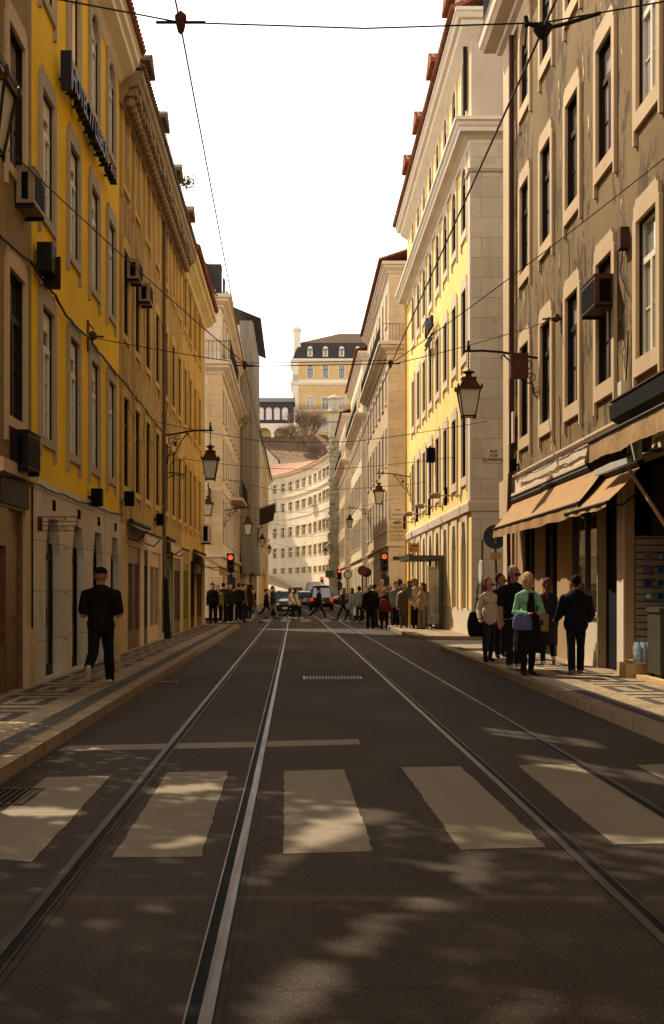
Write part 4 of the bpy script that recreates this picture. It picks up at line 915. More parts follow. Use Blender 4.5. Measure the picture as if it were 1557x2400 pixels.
for c in pcx:
    x=pa.lx(c); q=MB(); q.box(x-.6,x+.6,-.3,.8,56.4,58.2); q.lathe([(.6,0),(.6,1.1)],16,(x,-.3,58.2),ax='y'); q=q.obj('dormer',M['white'],pa.root); g=MB(); g.box(x-.32,x+.32,-.34,-.31,56.6,58.3); g.obj('dormer_window',M['pane_d'],q)
q=MB(); q.box(.3,1.9,.5,2.0,56,62.6); q.box(.1,2.1,.3,2.2,62.6,63.1); q.box(.4,1.8,.6,1.9,63.1,63.5); q.obj('chimney',M['white'],pa.root)
# gallery building beside the palace
ga=Bld('gallery_building','low hilltop building with a black glazed gallery over white arches, left of the palace','F',291,-17,-.6)
xs=[-16+1.83*k+.6 for k in range(9)]
mb=MB(); wallgrid(mb,0,16.4,39.6,44.4,[(ga.lx(x)-.7,ga.lx(x)+.7,40.4,43.3,.3) for x in xs if ga.lx(x)+.7<16.3])
gw=mb.obj('gallery_wall',M['slate'],ga.root)
for x in xs:
    x=ga.lx(x)
    if x+.7>16.3: continue
    a_=MB(); arch_fill(a_,1.4,43.3,0.0,.25,rise=.7); a_=a_; a_.V=[(v[0]+x,v[1],v[2]) for v in a_.V]; a_.obj('arch_head',M['slate'],gw)
    g=MB(); g.quad((x-.7,.25,40.4),(x+.7,.25,40.4),(x+.7,.25,43.3),(x-.7,.25,43.3)); g.obj('window_pane',M['pane_w'],gw)
    f=MB(); 
    for dx in (-.35,0,.35): f.box(x+dx-.04,x+dx+.04,.15,.24,40.4,43.2)
    for z in (41.3,42.3): f.box(x-.7,x+.7,.16,.23,z,z+.09)
    f.obj('window_frame',M['white'],gw)
mb=MB(); ax=[2.2+3.75*k for k in range(4)]
wallgrid(mb,0,16.4,32,39.6,[(a-1.5,a+1.5,32,38.6,2.0) for a in ax]); wl=mb.obj('arcade_wall',M['white'],ga.root)
for a in ax:
    t=MB(); arch_fill(t,3.0,38.6,0,1.9,rise=1.5); t.V=[(v[0]+a,v[1],v[2]) for v in t.V]; t.obj('arch',M['white'],wl)
    t=MB(); t.quad((a-1.5,1.95,32),(a+1.5,1.95,32),(a+1.5,1.95,38.6),(a-1.5,1.95,38.6)); t.obj('arcade_back',M['palace'],wl)
    t=MB(); t.box(a-1.2,a+1.3,-.1,1.2,34.0,34.25); t.obj('shade_roof',M['rust'],wl)
t=MB(); t.add([(-.3,-.4,44.4),(16.7,-.4,44.4),(16.7,4,46),(-.3,4,46),(-.3,8,44.4),(16.7,8,44.4)],[(0,1,2,3),(3,2,5,4),(0,3,4),(1,5,2)]); t.obj('roof',M['slate'],ga.root)
ga.bodybox('white',44.3,8,z0=32)
hs=Bld('small_house','small pale gabled house halfway up the hill behind the curved roof','F',240,-8.6,-3.4)
t=MB(); t.prism([(0,20),(5.2,20),(5.2,26),(2.6,28.6),(0,26)],0,7); t.obj('wall',M['cream'],hs.root)
t=MB(); t.add([(-.3,-.3,25.9),(2.6,-.3,28.75),(2.6,7.3,28.75),(-.3,7.3,25.9),(5.5,-.3,25.9),(5.5,7.3,25.9)],[(0,1,2,3),(1,4,5,2)]); t.obj('roof',M['slate'],hs.root)
# bare trees and scrub
def bare_tree(name,label,loc,H,seed,n=6,mat='twig',spread=.5,depth=4,twigs=1):
    rnd=random.Random(seed); t=thing(name,label,'tree',loc); tr=MB(); cr=MB()
    def grow(p,d,l,r,k):
        e=p+d*l; (tr if k<=1 else cr).tube([p,p.lerp(e,.5)+Vector((rnd.uniform(-1,1),rnd.uniform(-1,1),0))*l*.04,e],r,4 if k>1 else 6,r*.65,cap=False)
        if k>=depth: return
        for i in range(rnd.choice([3,3,4]) if k<depth-1 else 4):
            nd=(d+Vector((rnd.uniform(-1,1),rnd.uniform(-1,1),rnd.uniform(-.25,.7)))*spread).normalized(); grow(p.lerp(e,rnd.uniform(.6,1)),nd,l*rnd.uniform(.62,.85),r*.6,k+1)
    for i in range(n): grow(Vector((rnd.uniform(-.2,.2),rnd.uniform(-.2,.2),0)),Vector((rnd.uniform(-.6,.6),rnd.uniform(-.6,.6),1)).normalized(),H*.28,H*.016,0)
    tr.obj('trunk',M[mat],t); cr.obj('crown',M[mat],t)
bare_tree('bare_tree','large bare winter tree in front of the ochre palace',(2.6,284,34),11,3,9,spread=.75,depth=4)
bare_tree('bare_tree','smaller bare tree on the slope below the palace, just left of the big one',(-1.2,262,30),8,5,7,spread=.8,depth=4)
bare_tree('bare_tree','bare tree low on the slope above the curved pink roof',(4.6,240,24),8,9,7,spread=.8,depth=4)
# ================================================================== STREET FITTINGS
def LW(px,py,off=0.0):   # point on the left facade plane (off = distance out from it)
    X=FL+off; Y=F*X/(px-CX); return Vector((X,Y,EYE+(CY-py)*Y/F))
def RW(px,py,off=0.0):
    X=FR-off; Y=F*X/(px-CX); return Vector((X,Y,EYE+(CY-py)*Y/F))
def AT(px,py,Y): return Vector(((px-CX)*Y/F,Y,EYE+(CY-py)*Y/F))
M['lampglass']=flat('frosted_lamp_glass',(.62,.56,.42),.35); M['lampglass'].node_tree.nodes['Principled BSDF'].inputs['Transmission Weight'].default_value=.35
M['copper']=plain('aged_copper_roof',(.075,.03,.012),.5,.5,var=.4)
# -- wall lanterns on scrolled brackets: local x points out from the wall
def spiral(c,r0,turn,a0,n=16,sgn=1): return [(c[0]+r0*(1-.8*i/n)*math.cos(a0+sgn*turn*i/n),0,c[1]+r0*(1-.8*i/n)*math.sin(a0+sgn*turn*i/n)) for i in range(n+1)]
def lantern(label,wall,out,side,sc=1.0,box=False,zdrop=0):
    t=thing('street_lantern',label,'street lamp',wall,0 if side=='L' else PI if side=='R' else R(-90),'wrought iron lanterns on wall brackets')
    L=out; a=MB(); 
    a.tube([(0,0,-.06),(L*.25,0,.0),(L*.55,0,.08),(L*.8,0,.11),(L+.08,0,.10)],.028,6)
    a.tube([(L*.52,0,.02),(L*.42,0,-.12),(L*.30,0,-.40),(L*.24,0,-.58),(L*.10,0,-.62)],.018,5)
    a.tube([(L*.10,0,-.62),(L*.08,0,-.85),(0.02,0,-.95)],.02,5)
    for c,r0,tn,a0,sg in (((L*.17,-.22),.14,7,0,1),((L*.30,-.12),.09,7,PI,-1),((L*.12,-.5),.12,7,1,1),((L*.05,-.78),.07,6,2,-1),((L*.5,-.02),.07,5,-1,1)): a.tube(spiral(c,r0,tn,a0,sgn=sg),.012,4)
    a.box(-.0,.03,-.03,.03,-1.25,.15); 
    for z in (-1.15,-.95,-.6,-.3,.05): a.lathe([(0,-.04),(.045,0),(0,.04)],6,(.03,0,z))
    q=[(L*.2,-.35),(L*.3,-.35),(L*.27,-.27),(L*.32,-.2),(L*.25,-.24),(L*.18,-.2),(L*.22,-.27)]; a.prism([(x,z) for x,z in q],-.01,.01)
    a.obj('bracket',M['iron'],t)
    s=sc; x=L; z=.0-zdrop
    r=MB(); r.tube([(x,0,.12),(x,0,-.30)],.014,6); 
    for k in range(4): r.lathe([(0,-.03),(.024,0),(0,.03)],6,(x,0,.0-.08*k))
    r.lathe([(0,.10),(.035,.13),(.045,.18),(.02,.27),(.035,.3),(0,.36)],8,(x,0,0)); r.obj('hanger',M['iron'],t)
    h=MB(); z0=-.30
    h.lathe([(0,z0+.02),(.03,z0),(.05,z0-.03),(.14*s,z0-.06),(.14*s,z0-.08),(.06*s,z0-.11),(.08*s,z0-.17),(.13*s,z0-.20)],12,(x,0,0))
    rr=2**.5
    h.lathe([(.12*s*rr,z0-.20),(.16*s*rr,z0-.19),(.15*s*rr,z0-.24)],4,(x,0,0)); h.lathe([(.135*s*rr,z0-.24),(.225*s*rr,z0-.42),(.26*s*rr,z0-.43),(.25*s*rr,z0-.47),(.2*s*rr,z0-.47)],4,(x,0,0))
    for k in range(9):
        u=-.235*s+.47*s*k/8
        for (px_,py_) in ((u,-.25*s),(u,.25*s),(-.25*s,u),(.25*s,u)): h.add([(x+px_-.02*s,py_-.0,z0-.43),(x+px_+.02*s,py_,z0-.43),(x+px_,py_,z0-.385),(x+px_,py_+.012,z0-.43)],[(0,1,2),(1,3,2),(0,2,3)])
    for sx in(-1,1):
        for sy in (-1,1): h.lathe([(0,-.05),(.03,0),(.02,.06),(0,.09)],6,(x+sx*.255*s,sy*.255*s,z0-.43))
    h.obj('lamp_roof',M['copper'],t)
    zt,zb=z0-.475,z0-.475-.56*s; at_,ab=.225*s,.135*s
    g=MB(); c=lambda k,a_,z_:(x+a_*(1,1,-1,-1)[k],a_*(-1,1,1,-1)[k],z_)
    g.add([c(k,at_-.012,zt) for k in range(4)]+[c(k,ab-.012,zb) for k in range(4)],[(k,(k+1)%4,4+(k+1)%4,4+k) for k in range(4)]+[(7,6,5,4)]); g.obj('lamp_glass',M['lampglass'],t)
    f=MB()
    for k in range(4): f.tube([c(k,at_,zt),c(k,ab,zb)],.014,4); f.tube([c(k,ab,zb),c((k+1)%4,ab,zb)],.016,4); f.lathe([(0,-.07),(.02,-.03),(.02,.02),(0,.02)],6,c(k,ab,zb))
    f.obj('lamp_frame',M['iron'],t)
    if box:
        b=MB(); b.box(L*.17,L*.42,-.14,.14,-.50,.04); b.obj('control_box',M['rust'],t)
    return t
lantern('large wrought iron lantern on the peeling building corner, bracket with a rusty box',(FR,28.4,6.72),1.58,'R',1.02,box=True)
lantern('wrought iron lantern on a long scrolled bracket by the drainpipe of the ochre house',(FL,37.1,6.05),1.36,'L',.95)
lp=lantern('partly visible lantern on a post at the top left edge of the view',(FL,11.2,6.66),1.13,'L',.95); mb=MB(); mb.lathe([(.14,-6.33),(.14,-5.6),(.08,-5.4),(.06,-1.2),(.05,.3),(0,.45)],10,(-.05,0,0)); mb.obj('lamp_post',M['iron'],lp)
lantern('hanging lantern in front of the pale corner block, half hidden by the bigger left lantern',(-4.42,65.5,6.6),1.35,'F',.95)
lantern('lantern high on the pale corner block, before the wrapped scaffolding',(FL,67,5.75),1.32,'L',.95)
lantern('lantern on the street side of the wrapped scaffolding',(-2.95,97,6.2),.35,'L',.95)
lantern('small far lantern on the cream house past the scaffolding',(FL,140,6.9),.9,'L',.95)
lantern('lantern on the far corner of the yellow building above the bus shelter',(FR,60.5,6.95),1.5,'R',1.0)
lantern('lantern on the tan stone block before the cream block on the right',(FR,93,7.4),1.52,'R',.95)
lantern('far lantern beside the mossy carved tower',(FR-.9,158,7.2),.9,'R',.95)
# -- overhead tram wires
def wire(label,pts,r=.012,name='overhead_wire',mat='iron',grp='tram wires strung over the street'):
    mb=MB(); mb.tube([tuple(p) for p in pts],r,5); return tag(mb.obj(name,M[mat]),label,'wire',grp)
M['wire']=plain('dull_copper_wire',(.05,.025,.02),.5,.4)
def sag(a,b,s=.12,n=12):
    a,b=Vector(a),Vector(b); return [a.lerp(b,i/n)-Vector((0,0,s*4*(i/n)*(1-i/n))) for i in range(n+1)]
wire('contact wire running down the street over the left tram track',[(-.84,-6,5.62),(-.84,9.3,5.6),(-.95,23.5,5.62),(-.98,40,5.6),(-1.0,69,5.6),(-1.6,100,5.6),(-3,140,5.6)],.007,mat='wire')
wire('contact wire running down the street over the right tram track',[(1.8,-6,5.62),(1.8,9.35,5.6),(1.72,23.5,5.62),(1.75,40,5.6),(1.7,69,5.6),(1.1,100,5.6),(-.3,140,5.6)],.010,mat='wire')
A1=LW(0,-60); 
wire('highest span wire crossing the whole street near the top of the view',[(FL,9.3,6.27),(-1.9,9.3,5.83),(-.84,9.3,5.63),(.5,9.33,5.60),(1.8,9.35,5.65),(3.4,9.4,5.95),(FR,9.4,6.45)],.0065)
wire('guy wire from the brown house down to the double span wire',sag((FL,16.8,7.36),(-.95,23.5,5.68),.05),.009)
wire('guy wire from the yellow hotel wall to the double span wire',sag((FL,23.55,6.18),(-.96,23.5,5.68),.02),.008)
wire('guy wire from the peeling building, upper of its two, to the right contact wire',sag((FR,18.8,7.85),(1.72,23.5,5.66),.06),.008)
wire('guy wire from the peeling building, lower of its two, to the right contact wire',sag((FR,26.2,7.1),(1.76,23.6,5.68),.05),.008)
wire('upper strand of the double span wire in front of the hilltop palace',[(-.95,23.5,5.68),(1.74,23.55,5.74)],.007)
wire('lower strand of the double span wire in front of the hilltop palace',[(-.95,23.5,5.62),(1.74,23.55,5.68)],.009)
for Y,z1,z2,n_ in ((35.2,6.15,6.3,'third span wire, crossing just under the left bracket lantern'),(43,5.95,6.1,'thin span wire from the golden house to the yellow building'),(52,6.3,6.0,'thin span wire at the near edge of the side street'),(66.5,6.1,6.4,'span wire at the pale corner block'),(80,6.2,6.2,'span wire before the scaffolding'),(96,6.4,6.2,'span wire at the far edge of the scaffolding'),(118,6.4,6.5,'far span wire before the red car'),(138,6.8,6.4,'farthest span wire in front of the curved building')):
    wire(n_,sag((FL,Y,z1),(-.98,Y,5.62),.03,5)+sag((-.98,Y,5.62),(1.7,Y,5.62),.03,5)+sag((1.7,Y,5.62),(FR,Y+1,z2),.03,5),.009)
tp=thing('tram_pole','iron pole beside the added unseen trees carrying the highest span wire','pole',(FL-.05,9.3,.12)); mb=MB(); mb.lathe([(.13,0),(.13,.8),(.09,.9),(.08,6.4),(0,6.6)],10); mb.obj('pole_shaft',M['iron'],tp)
def hanger(label,p,mats='iron'):
    t=thing('wire_insulator',label,'insulator',p,0,'insulators joining the tram wires'); mb=MB(); mb.lathe([(0,-.09),(.022,-.07),(.036,-.02),(.032,.0),(.044,.02),(.044,.05),(.022,.07),(0,.09)],10); mb.obj('insulator_body',M['rust'],t)
    mb=MB(); mb.tube([(-.18,0,.0),(.18,0,0)],.012,5); mb.obj('clamp',M['iron'],t)
hanger('dark insulator at the crossing of the highest span wire and the left contact wire',(-.84,9.3,5.63))
hanger('insulator where the lower left span wires meet',(-.95,23.5,5.64)); hanger('insulator where the right contact wire meets the double span wire',(1.73,23.55,5.68))
t=thing('wire_hanger','black hinged hanger arm holding the right contact wire near the top right','wire hanger',(1.8,9.35,5.6)); mb=MB(); mb.lathe([(0,-.08),(.04,-.05),(.07,.0),(.07,.03),(0,.06)],10); mb.tube([(-.12,0,.05),(0,0,0),(.2,0,.05),(.42,0,.12)],.016,5); mb.tube([(-.12,-.02,.02),(-.12,.02,.1)],.02,5); mb.obj('hanger_arm',M['iron'],t)
# -- cable bundles pinned along the walls
def cable(label,pts,r=.018,mat='iron'):
    P=[]
    for a,b in zip(pts,pts[1:]):
        n=max(2,int((Vector(b)-Vector(a)).length/.22))
        for i in range(n): p=Vector(a).lerp(Vector(b),i/n); P.append(p+Vector((random.uniform(0,.015),0,random.uniform(-.012,.012)-.03*math.sin(PI*i/n))))
    P.append(Vector(pts[-1])); mb=MB(); mb.tube(P,r,5); return tag(mb.obj('wall_cable',M[mat]),label,'cable','cables pinned along the house fronts')
cable('thick black cable bundle draped across the yellow hotel between its window rows',[LW(-30,520,.04),LW(70,612,.07),LW(130,692,.08),LW(160,745,.08),LW(205,787,.09),LW(255,853,.08),LW(290,893,.06)],.022)
cable('black cable continuing across the ochre house',[LW(290,893,.05),LW(330,945,.06),LW(380,1010,.06)],.018)
cable('black cable along the top edge of the hotel\'s stone ground floor',[LW(-20,1105,.06),LW(70,1124,.06),LW(150,1160,.07),LW(210,1180,.07),LW(288,1207,.06)],.016)
for k,lb in enumerate(('lowest cable of the bundle along the stone band above the awnings','middle cable of the bundle along the stone band above the awnings','top cable of the bundle along the stone band above the awnings')):
    cable(lb,[RW(1210,1126-4*k,.13),RW(1240,1110-3*k,.13+.01*k),RW(1300,1082-4*k,.14),RW(1345,1060-2*k,.13),RW(1400,1034-3*k,.13),RW(1452,1008-4*k,.12)],.009)
cable('short loop of cable drooping over the stone band beside the blank sign',[RW(1398,1036,.13),RW(1412,1046,.14),RW(1432,1040,.14),RW(1446,1018,.13)],.007)
cable('thin vertical cable down the peeling wall between two windows',[RW(1333,560,.02),RW(1334,900,.02),RW(1336,1070,.02)],.006)
cable('thin vertical cable beside the large lantern bracket',[RW(1312,930,.03),RW(1313,1010,.03),RW(1315,1070,.03)],.01)
for k,(px,py) in enumerate(((300,900),(318,960),(345,960))):
    cable(('looped wire hanging on the ochre house beside its first window','looped wire hanging below the cable of the ochre house','short loose wire on the ochre house near the round bracket')[k],[LW(px,py,.03),LW(px+4,py+60,.05),LW(px+14,py+85,.06),LW(px+22,py+20,.03)],.006)
t=thing('wire_anchor','rusty wall anchor with guy wire on the yellow hotel','wall anchor',LW(205,787,.0),0); mb=MB(); mb.box(.0,.03,-.05,.05,-.28,.28); mb.lathe([(0,-.1),(.07,-.05),(.09,0),(.05,.07),(0,.1)],8,(.1,0,0)); mb.tube([(.05,0,0),(.3,.02,-.02)],.02,5); mb.tube([(.03,0,.22),(.12,0,.12)],.015,5); mb.obj('anchor_plate',M['rust'],t)
t=thing('wire_anchor','rusty wall anchor with guy wire on the peeling building beside a window','wall anchor',RW(1318,745,0),PI); mb=MB(); mb.box(.0,.03,-.07,.07,-.3,.3); mb.lathe([(0,-.1),(.08,-.05),(.1,0),(.05,.07),(0,.1)],8,(.12,0,0)); mb.tube([(.05,0,0),(.4,-.02,-.02)],.02,5); mb.obj('anchor_plate',M['rust'],t)
t=thing('junction_box','rusty cable junction box high on the peeling wall beside a window top','junction box',RW(1470,560,0),PI); mb=MB(); mb.box(.0,.14,-.12,.12,-.17,.17); mb.obj('box_body',M['rust'],t); mb=MB(); mb.tube([(.05,-.05,-.17),(.08,-.12,-.5),(.06,.0,-.7),(.03,.25,-1.0)],.012,5); mb.obj('cord',M['iron'],t)
# -- air conditioners: local x out from wall, y along
def acunit(label,p,rz,w,d,h,mat='ac_beige',fan=True,name='air_conditioner',cat='air conditioner',grp='air conditioners on the house fronts'):
    t=thing(name,label,cat,p,rz,grp); b=MB(); b.box(.03,d,-w/2,w/2,0,h); b.box(.028,d+.012,-w/2-.01,w/2+.01,h,h+.02); b.obj('casing',M[mat],t)
    g=MB()
    if fan:
        for k in range(9): g.box(d+.001,d+.012,-w/2+.05,w/2-.05,.05+k*(h-.1)/9,.05+k*(h-.1)/9+.02)
    else:
        g.box(d,d+.006,-w/2+.07,-.015,.06,h-.05); g.box(d,d+.006,.015,w/2-.07,.06,h-.05)
    g.box(.1,d-.08,-w/2-.008,-w/2,.05,h-.06); g.box(.1,d-.08,w/2,w/2+.008,.05,h-.06)
    g.obj('grille',M['black'],t); k=MB(); k.box(0,d,-w/2+.05,-w/2+.09,-.05,0); k.box(0,d,w/2-.09,w/2-.05,-.05,0);  k.obj('bracket',M['iron'],t); return t
M['ac_beige']=plain('aged_beige_casing',(.30,.21,.12),.6,var=.15); M['ac_white']=plain('off_white_casing',(.62,.56,.42),.5); M['ac_red']=plain('rust_red_casing',(.085,.028,.014),.6,.2,var=.3)
acunit('beige window air conditioner high on the brown house beside the hotel',(FL,17.85,6.80),0,.78,.27,.48,'ac_beige',False)
acunit('dark air conditioner low on the brown house above the shopfront',(FL,17.6,3.15),0,.8,.25,.50,'wood_d')
acunit('beige air conditioner box nearest the hotel on the ochre house',LW(297,655,0)+Vector((0,.2,0)),0,.65,.30,.42,'ac_beige')
acunit('beige air conditioner box second from the hotel on the ochre house',LW(324,708,0)+Vector((0,.2,0)),0,.65,.30,.42,'ac_beige')
acunit('white air conditioner low on the golden corner house above its awning',(FL,52.0,3.45),0,.9,.36,.72,'ac_white')
acunit('rusty red box air conditioner stuck out of a window on the peeling building',(FR,22.1,6.33),PI,1.05,.37,.50,'ac_red')
# speakers / floodlights
t=thing('floodlight','dark boxy floodlight on the left edge of the yellow hotel below the cable','floodlight',(FL,18.95,6.22),0); mb=MB(); mb.box(.06,.28,-.26,.10,-.04,.38); mb.slab([(.08,.12),(.34,.12),(.28,.42),(.08,.42)],-.16,.26); mb.obj('lamp_housing',M['wood_d'],t); mb=MB(); mb.tube([(0,0,.1),(.08,0,.1)],.03,6); mb.tube([(0,0,.3),(.1,.05,.38)],.012,5); mb.obj('bracket',M['iron'],t)
def spk(label,p,rz,w=.24,h=.32,d=.2):
    t=thing('wall_speaker',label,'speaker',p,rz,'small dark wall speakers'); mb=MB(); mb.slab([(.06,-w/2),(.06+d,-w/2+.03),(.06+d,w/2-.03),(.06,w/2)],-h/2,h/2); mb.obj('speaker_box',M['black'],t); mb=MB(); mb.box(0,.06,-.03,.03,-.03,.03); mb.obj('bracket',M['iron'],t)
spk('small black box on the hotel just above the stone ground floor',LW(208,1166),0)
spk('small black box on the ochre house beside the hotel edge',LW(287,1169),0); spk('small black box on the ochre house above the brown shopfront',LW(362,1218),0)
spk('black box mounted beside a first-floor window of the yellow corner building',RW(1022,1067),PI,.45,.55,.3)
spk('little dark box on the peeling building beside its corner pilaster',RW(1214,1090),PI,.2,.3,.15)
t=thing('utility_box','tall grey utility box with cables, low on the peeling building','utility box',RW(1474,967,0),PI); mb=MB(); mb.box(0,.16,-.09,.14,-.0,.50); mb.box(.0,.2,-.34,-.10,-.30,.05) if False else mb.box(0,.12,.22,.5,-.22,.2); mb.obj('box_body',M['ac_white'],t); mb=MB(); mb.lathe([(0,0),(.16,.0),(.16,.05),(0,.05)],14,(.1,.12,-.18),ax='x')
for k in range(5): mb.tube([(.1,.08-.03*k,0),(.16,.05-.04*k,-.2-.04*k),(.1,.0-.05*k,-.35)],.009,4)
mb.tube([(.06,.05,.5),(.05,.1,.9),(.04,.12,1.3)],.012,5); mb.obj('cables',M['iron'],t)
# gallows bracket (round wire hoop) on ochre house
t=thing('lamp_bracket','empty iron bracket with a wire hoop on the ochre house','bracket',LW(383,1110,0),0); mb=MB(); mb.tube([(0,0,0),(.28,-.1,.02),(.62,-.1,-.04)],.018,5); mb.tube([(.45+.24*math.cos(2*PI*i/16),-.1,.12+.3*math.sin(2*PI*i/16)) if True else 0 for i in range(17)],.01,4); mb.tube([(0,0,-.2),(.3,-.1,-.05),(.6,-.1,-.08)],.014,5); mb.obj('bracket_arm',M['iron'],t)
# blade signs
t=thing('hanging_sign','flat cut-out metal lettering sign sticking out from the brown house beside the hotel doors','sign',(FL,18.9,2.38),R(0)); mb=MB()
mb.box(0,.1,-.008,.008,.0,.22); mb.box(.1,.62,-.006,.006,.0,.012); mb.box(.1,.62,-.006,.006,.075,.085); mb.box(.1,.62,-.006,.006,.14,.15); mb.box(.1,.62,-.006,.006,.208,.22); mb.box(.61,.62,-.006,.006,0,.22); mb.obj('sign_frame',M['rust'],t)
textmesh('TESTA',.085,.004,'sign_text','rust',t,(.34,0,.18),(R(90),0,0)); textmesh('PONTO',.085,.004,'sign_text','rust',t,(.34,0,.04),(R(90),0,0))
# -- awnings
M['canvas']=plain('orange_brown_canvas',(.36,.205,.08),.85,var=.12,scale=3); M['canvas_b']=plain('brown_canvas',(.36,.23,.11),.85,var=.15,scale=3); M['canvas_o']=plain('ochre_canvas',(.34,.21,.085),.85,var=.2)
def awning(label,side,ya,yb,zt,out,zo,val=.24,mat='canvas',arms=True,sag_=.03,roll=True):
    X0=FL if side=='L' else FR; s=1 if side=='L' else -1
    t=thing('awning',label,'awning',(X0,(ya+yb)/2,zt),0,'fold-out awnings over the shopfronts'); hy=(yb-ya)/2; n=24; m=6
    mb=MB(); V=[];Fc=[]
    for i in range(n+1):
        for j in range(m+1):
            u=-hy+2*hy*i/n; q=j/m; V.append((s*(.08+(out-.08)*q),u,(zo-zt)*q-sag_*math.sin(PI*q)-.012*math.sin(i*1.3)*q))
    k=m+1
    for i in range(n):
        for j in range(m): Fc.append((i*k+j,i*k+j+1,(i+1)*k+j+1,(i+1)*k+j))
    mb.add(V,Fc); mb.obj('canopy',M[mat],t,smooth=True)
    v=MB(); V=[];Fc=[]
    for i in range(n*2+1):
        u=-hy+2*hy*i/(n*2); V+= [(s*(out+.002),u,zo-zt-.03),(s*(out+.012+.018*math.sin(i*.5+ya)+.01*math.sin(i*1.7)),u,zo-zt-val+.012*math.sin(i*.31+1))]
    Fc=[(2*i,2*i+2,2*i+3,2*i+1) for i in range(n*2)]; v.add(V,Fc); v.obj('valance',M[mat],t,smooth=True)
    r=MB(); r.tube([(s*out,-hy-.03,zo-zt-.015),(s*out,hy+.03,zo-zt-.015)],.03,8); r.tube([(s*.1,-hy,.04),(s*.1,hy,.04)],.06,8)
    for e in (-hy+.15,hy-.15): r.tube([(s*.02,e,-.35),(s*out*.5,e+.1,-.32+(zo-zt)*.5),(s*(out-.04),e,zo-zt-.04)],.018,5)
    r.obj('awning_frame',M['iron'],t); return t
awning('orange-brown awning at the corner of the peeling building, shortest of the three','R',27.45,31.3,3.66,.57,3.03)
awning('orange-brown awning in the middle of the three on the peeling building','R',21.9,27.4,3.68,.58,3.02)
awning('orange-brown awning nearest of the three, tucked behind the pale blank sign','R',19.7,22.75,3.45,.62,2.88,val=.10)
awning('brown canvas awning at the right edge of the view with a torn dark side flap','R',13.5,19.0,3.95,1.05,3.72,val=.32,mat='canvas_o')
t=thing('awning_flap','dark torn canvas flap hanging at the end of the right edge awning','awning flap',(FR-1.05,19.02,3.72)); mb=MB(); mb.add([(0,0,.02),(.95,.05,.1),(1.0,.25,-.1),(.35,.12,-.30),(.1,.3,-.42),(-.05,.1,-.3),(-.02,.0,-.32)],[(0,1,2),(0,2,3),(0,3,4),(0,4,5),(0,5,6)]); M['flap']=plain('dark_brown_canvas',(.05,.028,.015),.9); mb.obj('flap_cloth',M['flap'],t)
t=thing('prop_pole','long pale wooden pole propping the right edge awning','pole',(0,0,0)); mb=MB(); a=AT(1474,1100,19.0); e=RW(1580,1262,.25); mb.tube([a,e],.03,6); mb.obj('pole_shaft',M['wood_p'],t)
t=thing('blank_sign','plain pale grey-blue sign panel above the awnings, without lettering','sign',(4.98,19.9,3.62)); mb=MB(); mb.box(-.03,.03,-1.35,1.38,-.21,.23); M['pale_panel']=plain('pale_blue_grey_panel',(.50,.50,.42),.4,var=.08); mb.obj('sign_panel',M['pale_panel'],t); mb=MB()
for yy in (-.9,.9): mb.box(.03,.42,yy-.02,yy+.02,-.05,.0)
mb.obj('sign_bracket',M['iron'],t)
t=thing('light_box','long black box housing above the blank sign on the peeling building','shop light box',(FR,18.7,4.3)); mb=MB(); mb.prism([(0,.05),(-.30,.22),(-.36,.18),(-.34,-.05),(0,-.22)],-2.2,1.95); mb.obj('box_body',M['black'],t); mb=MB(); mb.box(-.36,0,-2.2,1.95,.224,.25); mb.obj('box_top',M['rust'],t)
awning('dull brown awning over the first shop beyond the hotel','L',29.0,32.6,3.05,.45,2.85,val=.08,mat='canvas_b')
awning('small yellowish scalloped awning on the ochre house before the green pilaster','L',37.2,39.4,3.0,.55,2.75,val=.45,mat='canvas_o')
awning('sloping orange-brown awning at the corner of the golden house','L',47.2,52.6,2.95,1.0,2.4,val=.3,mat='canvas_o')
awning('dark green awning below the wrapped scaffolding','L',103,110,3.4,1.2,2.9,val=.5,mat='wood_g')
t=thing('balcony','small stone balcony with dark railing on the pale corner block above the lantern','balcony',(FL,78,6.9)); mb=MB(); mb.box(0,.75,-4,4,-.15,0); mb.obj('balcony_slab',M['ashlar_w'],t); mb=MB()
for k in range(62): mb.box(.71,.73,-4+.13*k,-3.98+.13*k,0,.95)
mb.box(.70,.74,-4,4,.95,.98); mb.box(0,.74,-4,-3.97,.95,.98); mb.obj('railing',M['iron'],t)
t=thing('flag_banner','dark striped banner hanging over the street past the scaffolding','banner',(-3.6,118,7.4)); mb=MB(); mb.add([(0,0,0),(1.5,0,.6),(1.7,0,2.2),(.1,0,1.6)],[(0,1,2,3)]); 
for k in range(7): mb.tube([(.05+.2*k,0,.05+.08*k),(-.3+.25*k,0,-.9+.1*k)],.02,4)
mb.tube([(-.3,0,1.5),(1.8,0,2.3)],.03,5); mb.obj('banner_cloth',M['flap'],t)
# -- plaques
def plaque(label,lines,p,w,h,size,rz=0,mat='stone_w',tm='sign_ink',th=.035,studs=True,parent=None,gap=None):
    t=thing('street_name_plaque',label,'plaque',p,rz,'stone street name plaques'); mb=MB(); mb.box(-w/2,w/2,-th,0,-h/2,h/2); mb.box(-w/2+.02,w/2-.02,-th-.004,-th,-h/2+.02,h/2-.02); mb.obj('plaque_slab',M[mat],t)
    if studs:
        s=MB()
        for sx in (-1,1):
            for sz in (-1,1): s.lathe([(0,-th-.02),(.018,-th-.015),(.02,-th-.004)],8,(sx*(w/2-.05),0,sz*(h/2-.05)),ax='y')
        s.obj('studs',M['iron'],t)
    g=gap or h/(len(lines)+.6)
    for i,l in enumerate(lines): textmesh(l,size,.003,'lettering',tm,t,(0,-th-.006,g*(len(lines)-1)/2-g*i),(R(90),0,0),bold=.003)
    return t
M['sign_ink']=flat('dark_sign_ink',(.05,.035,.025),.7)
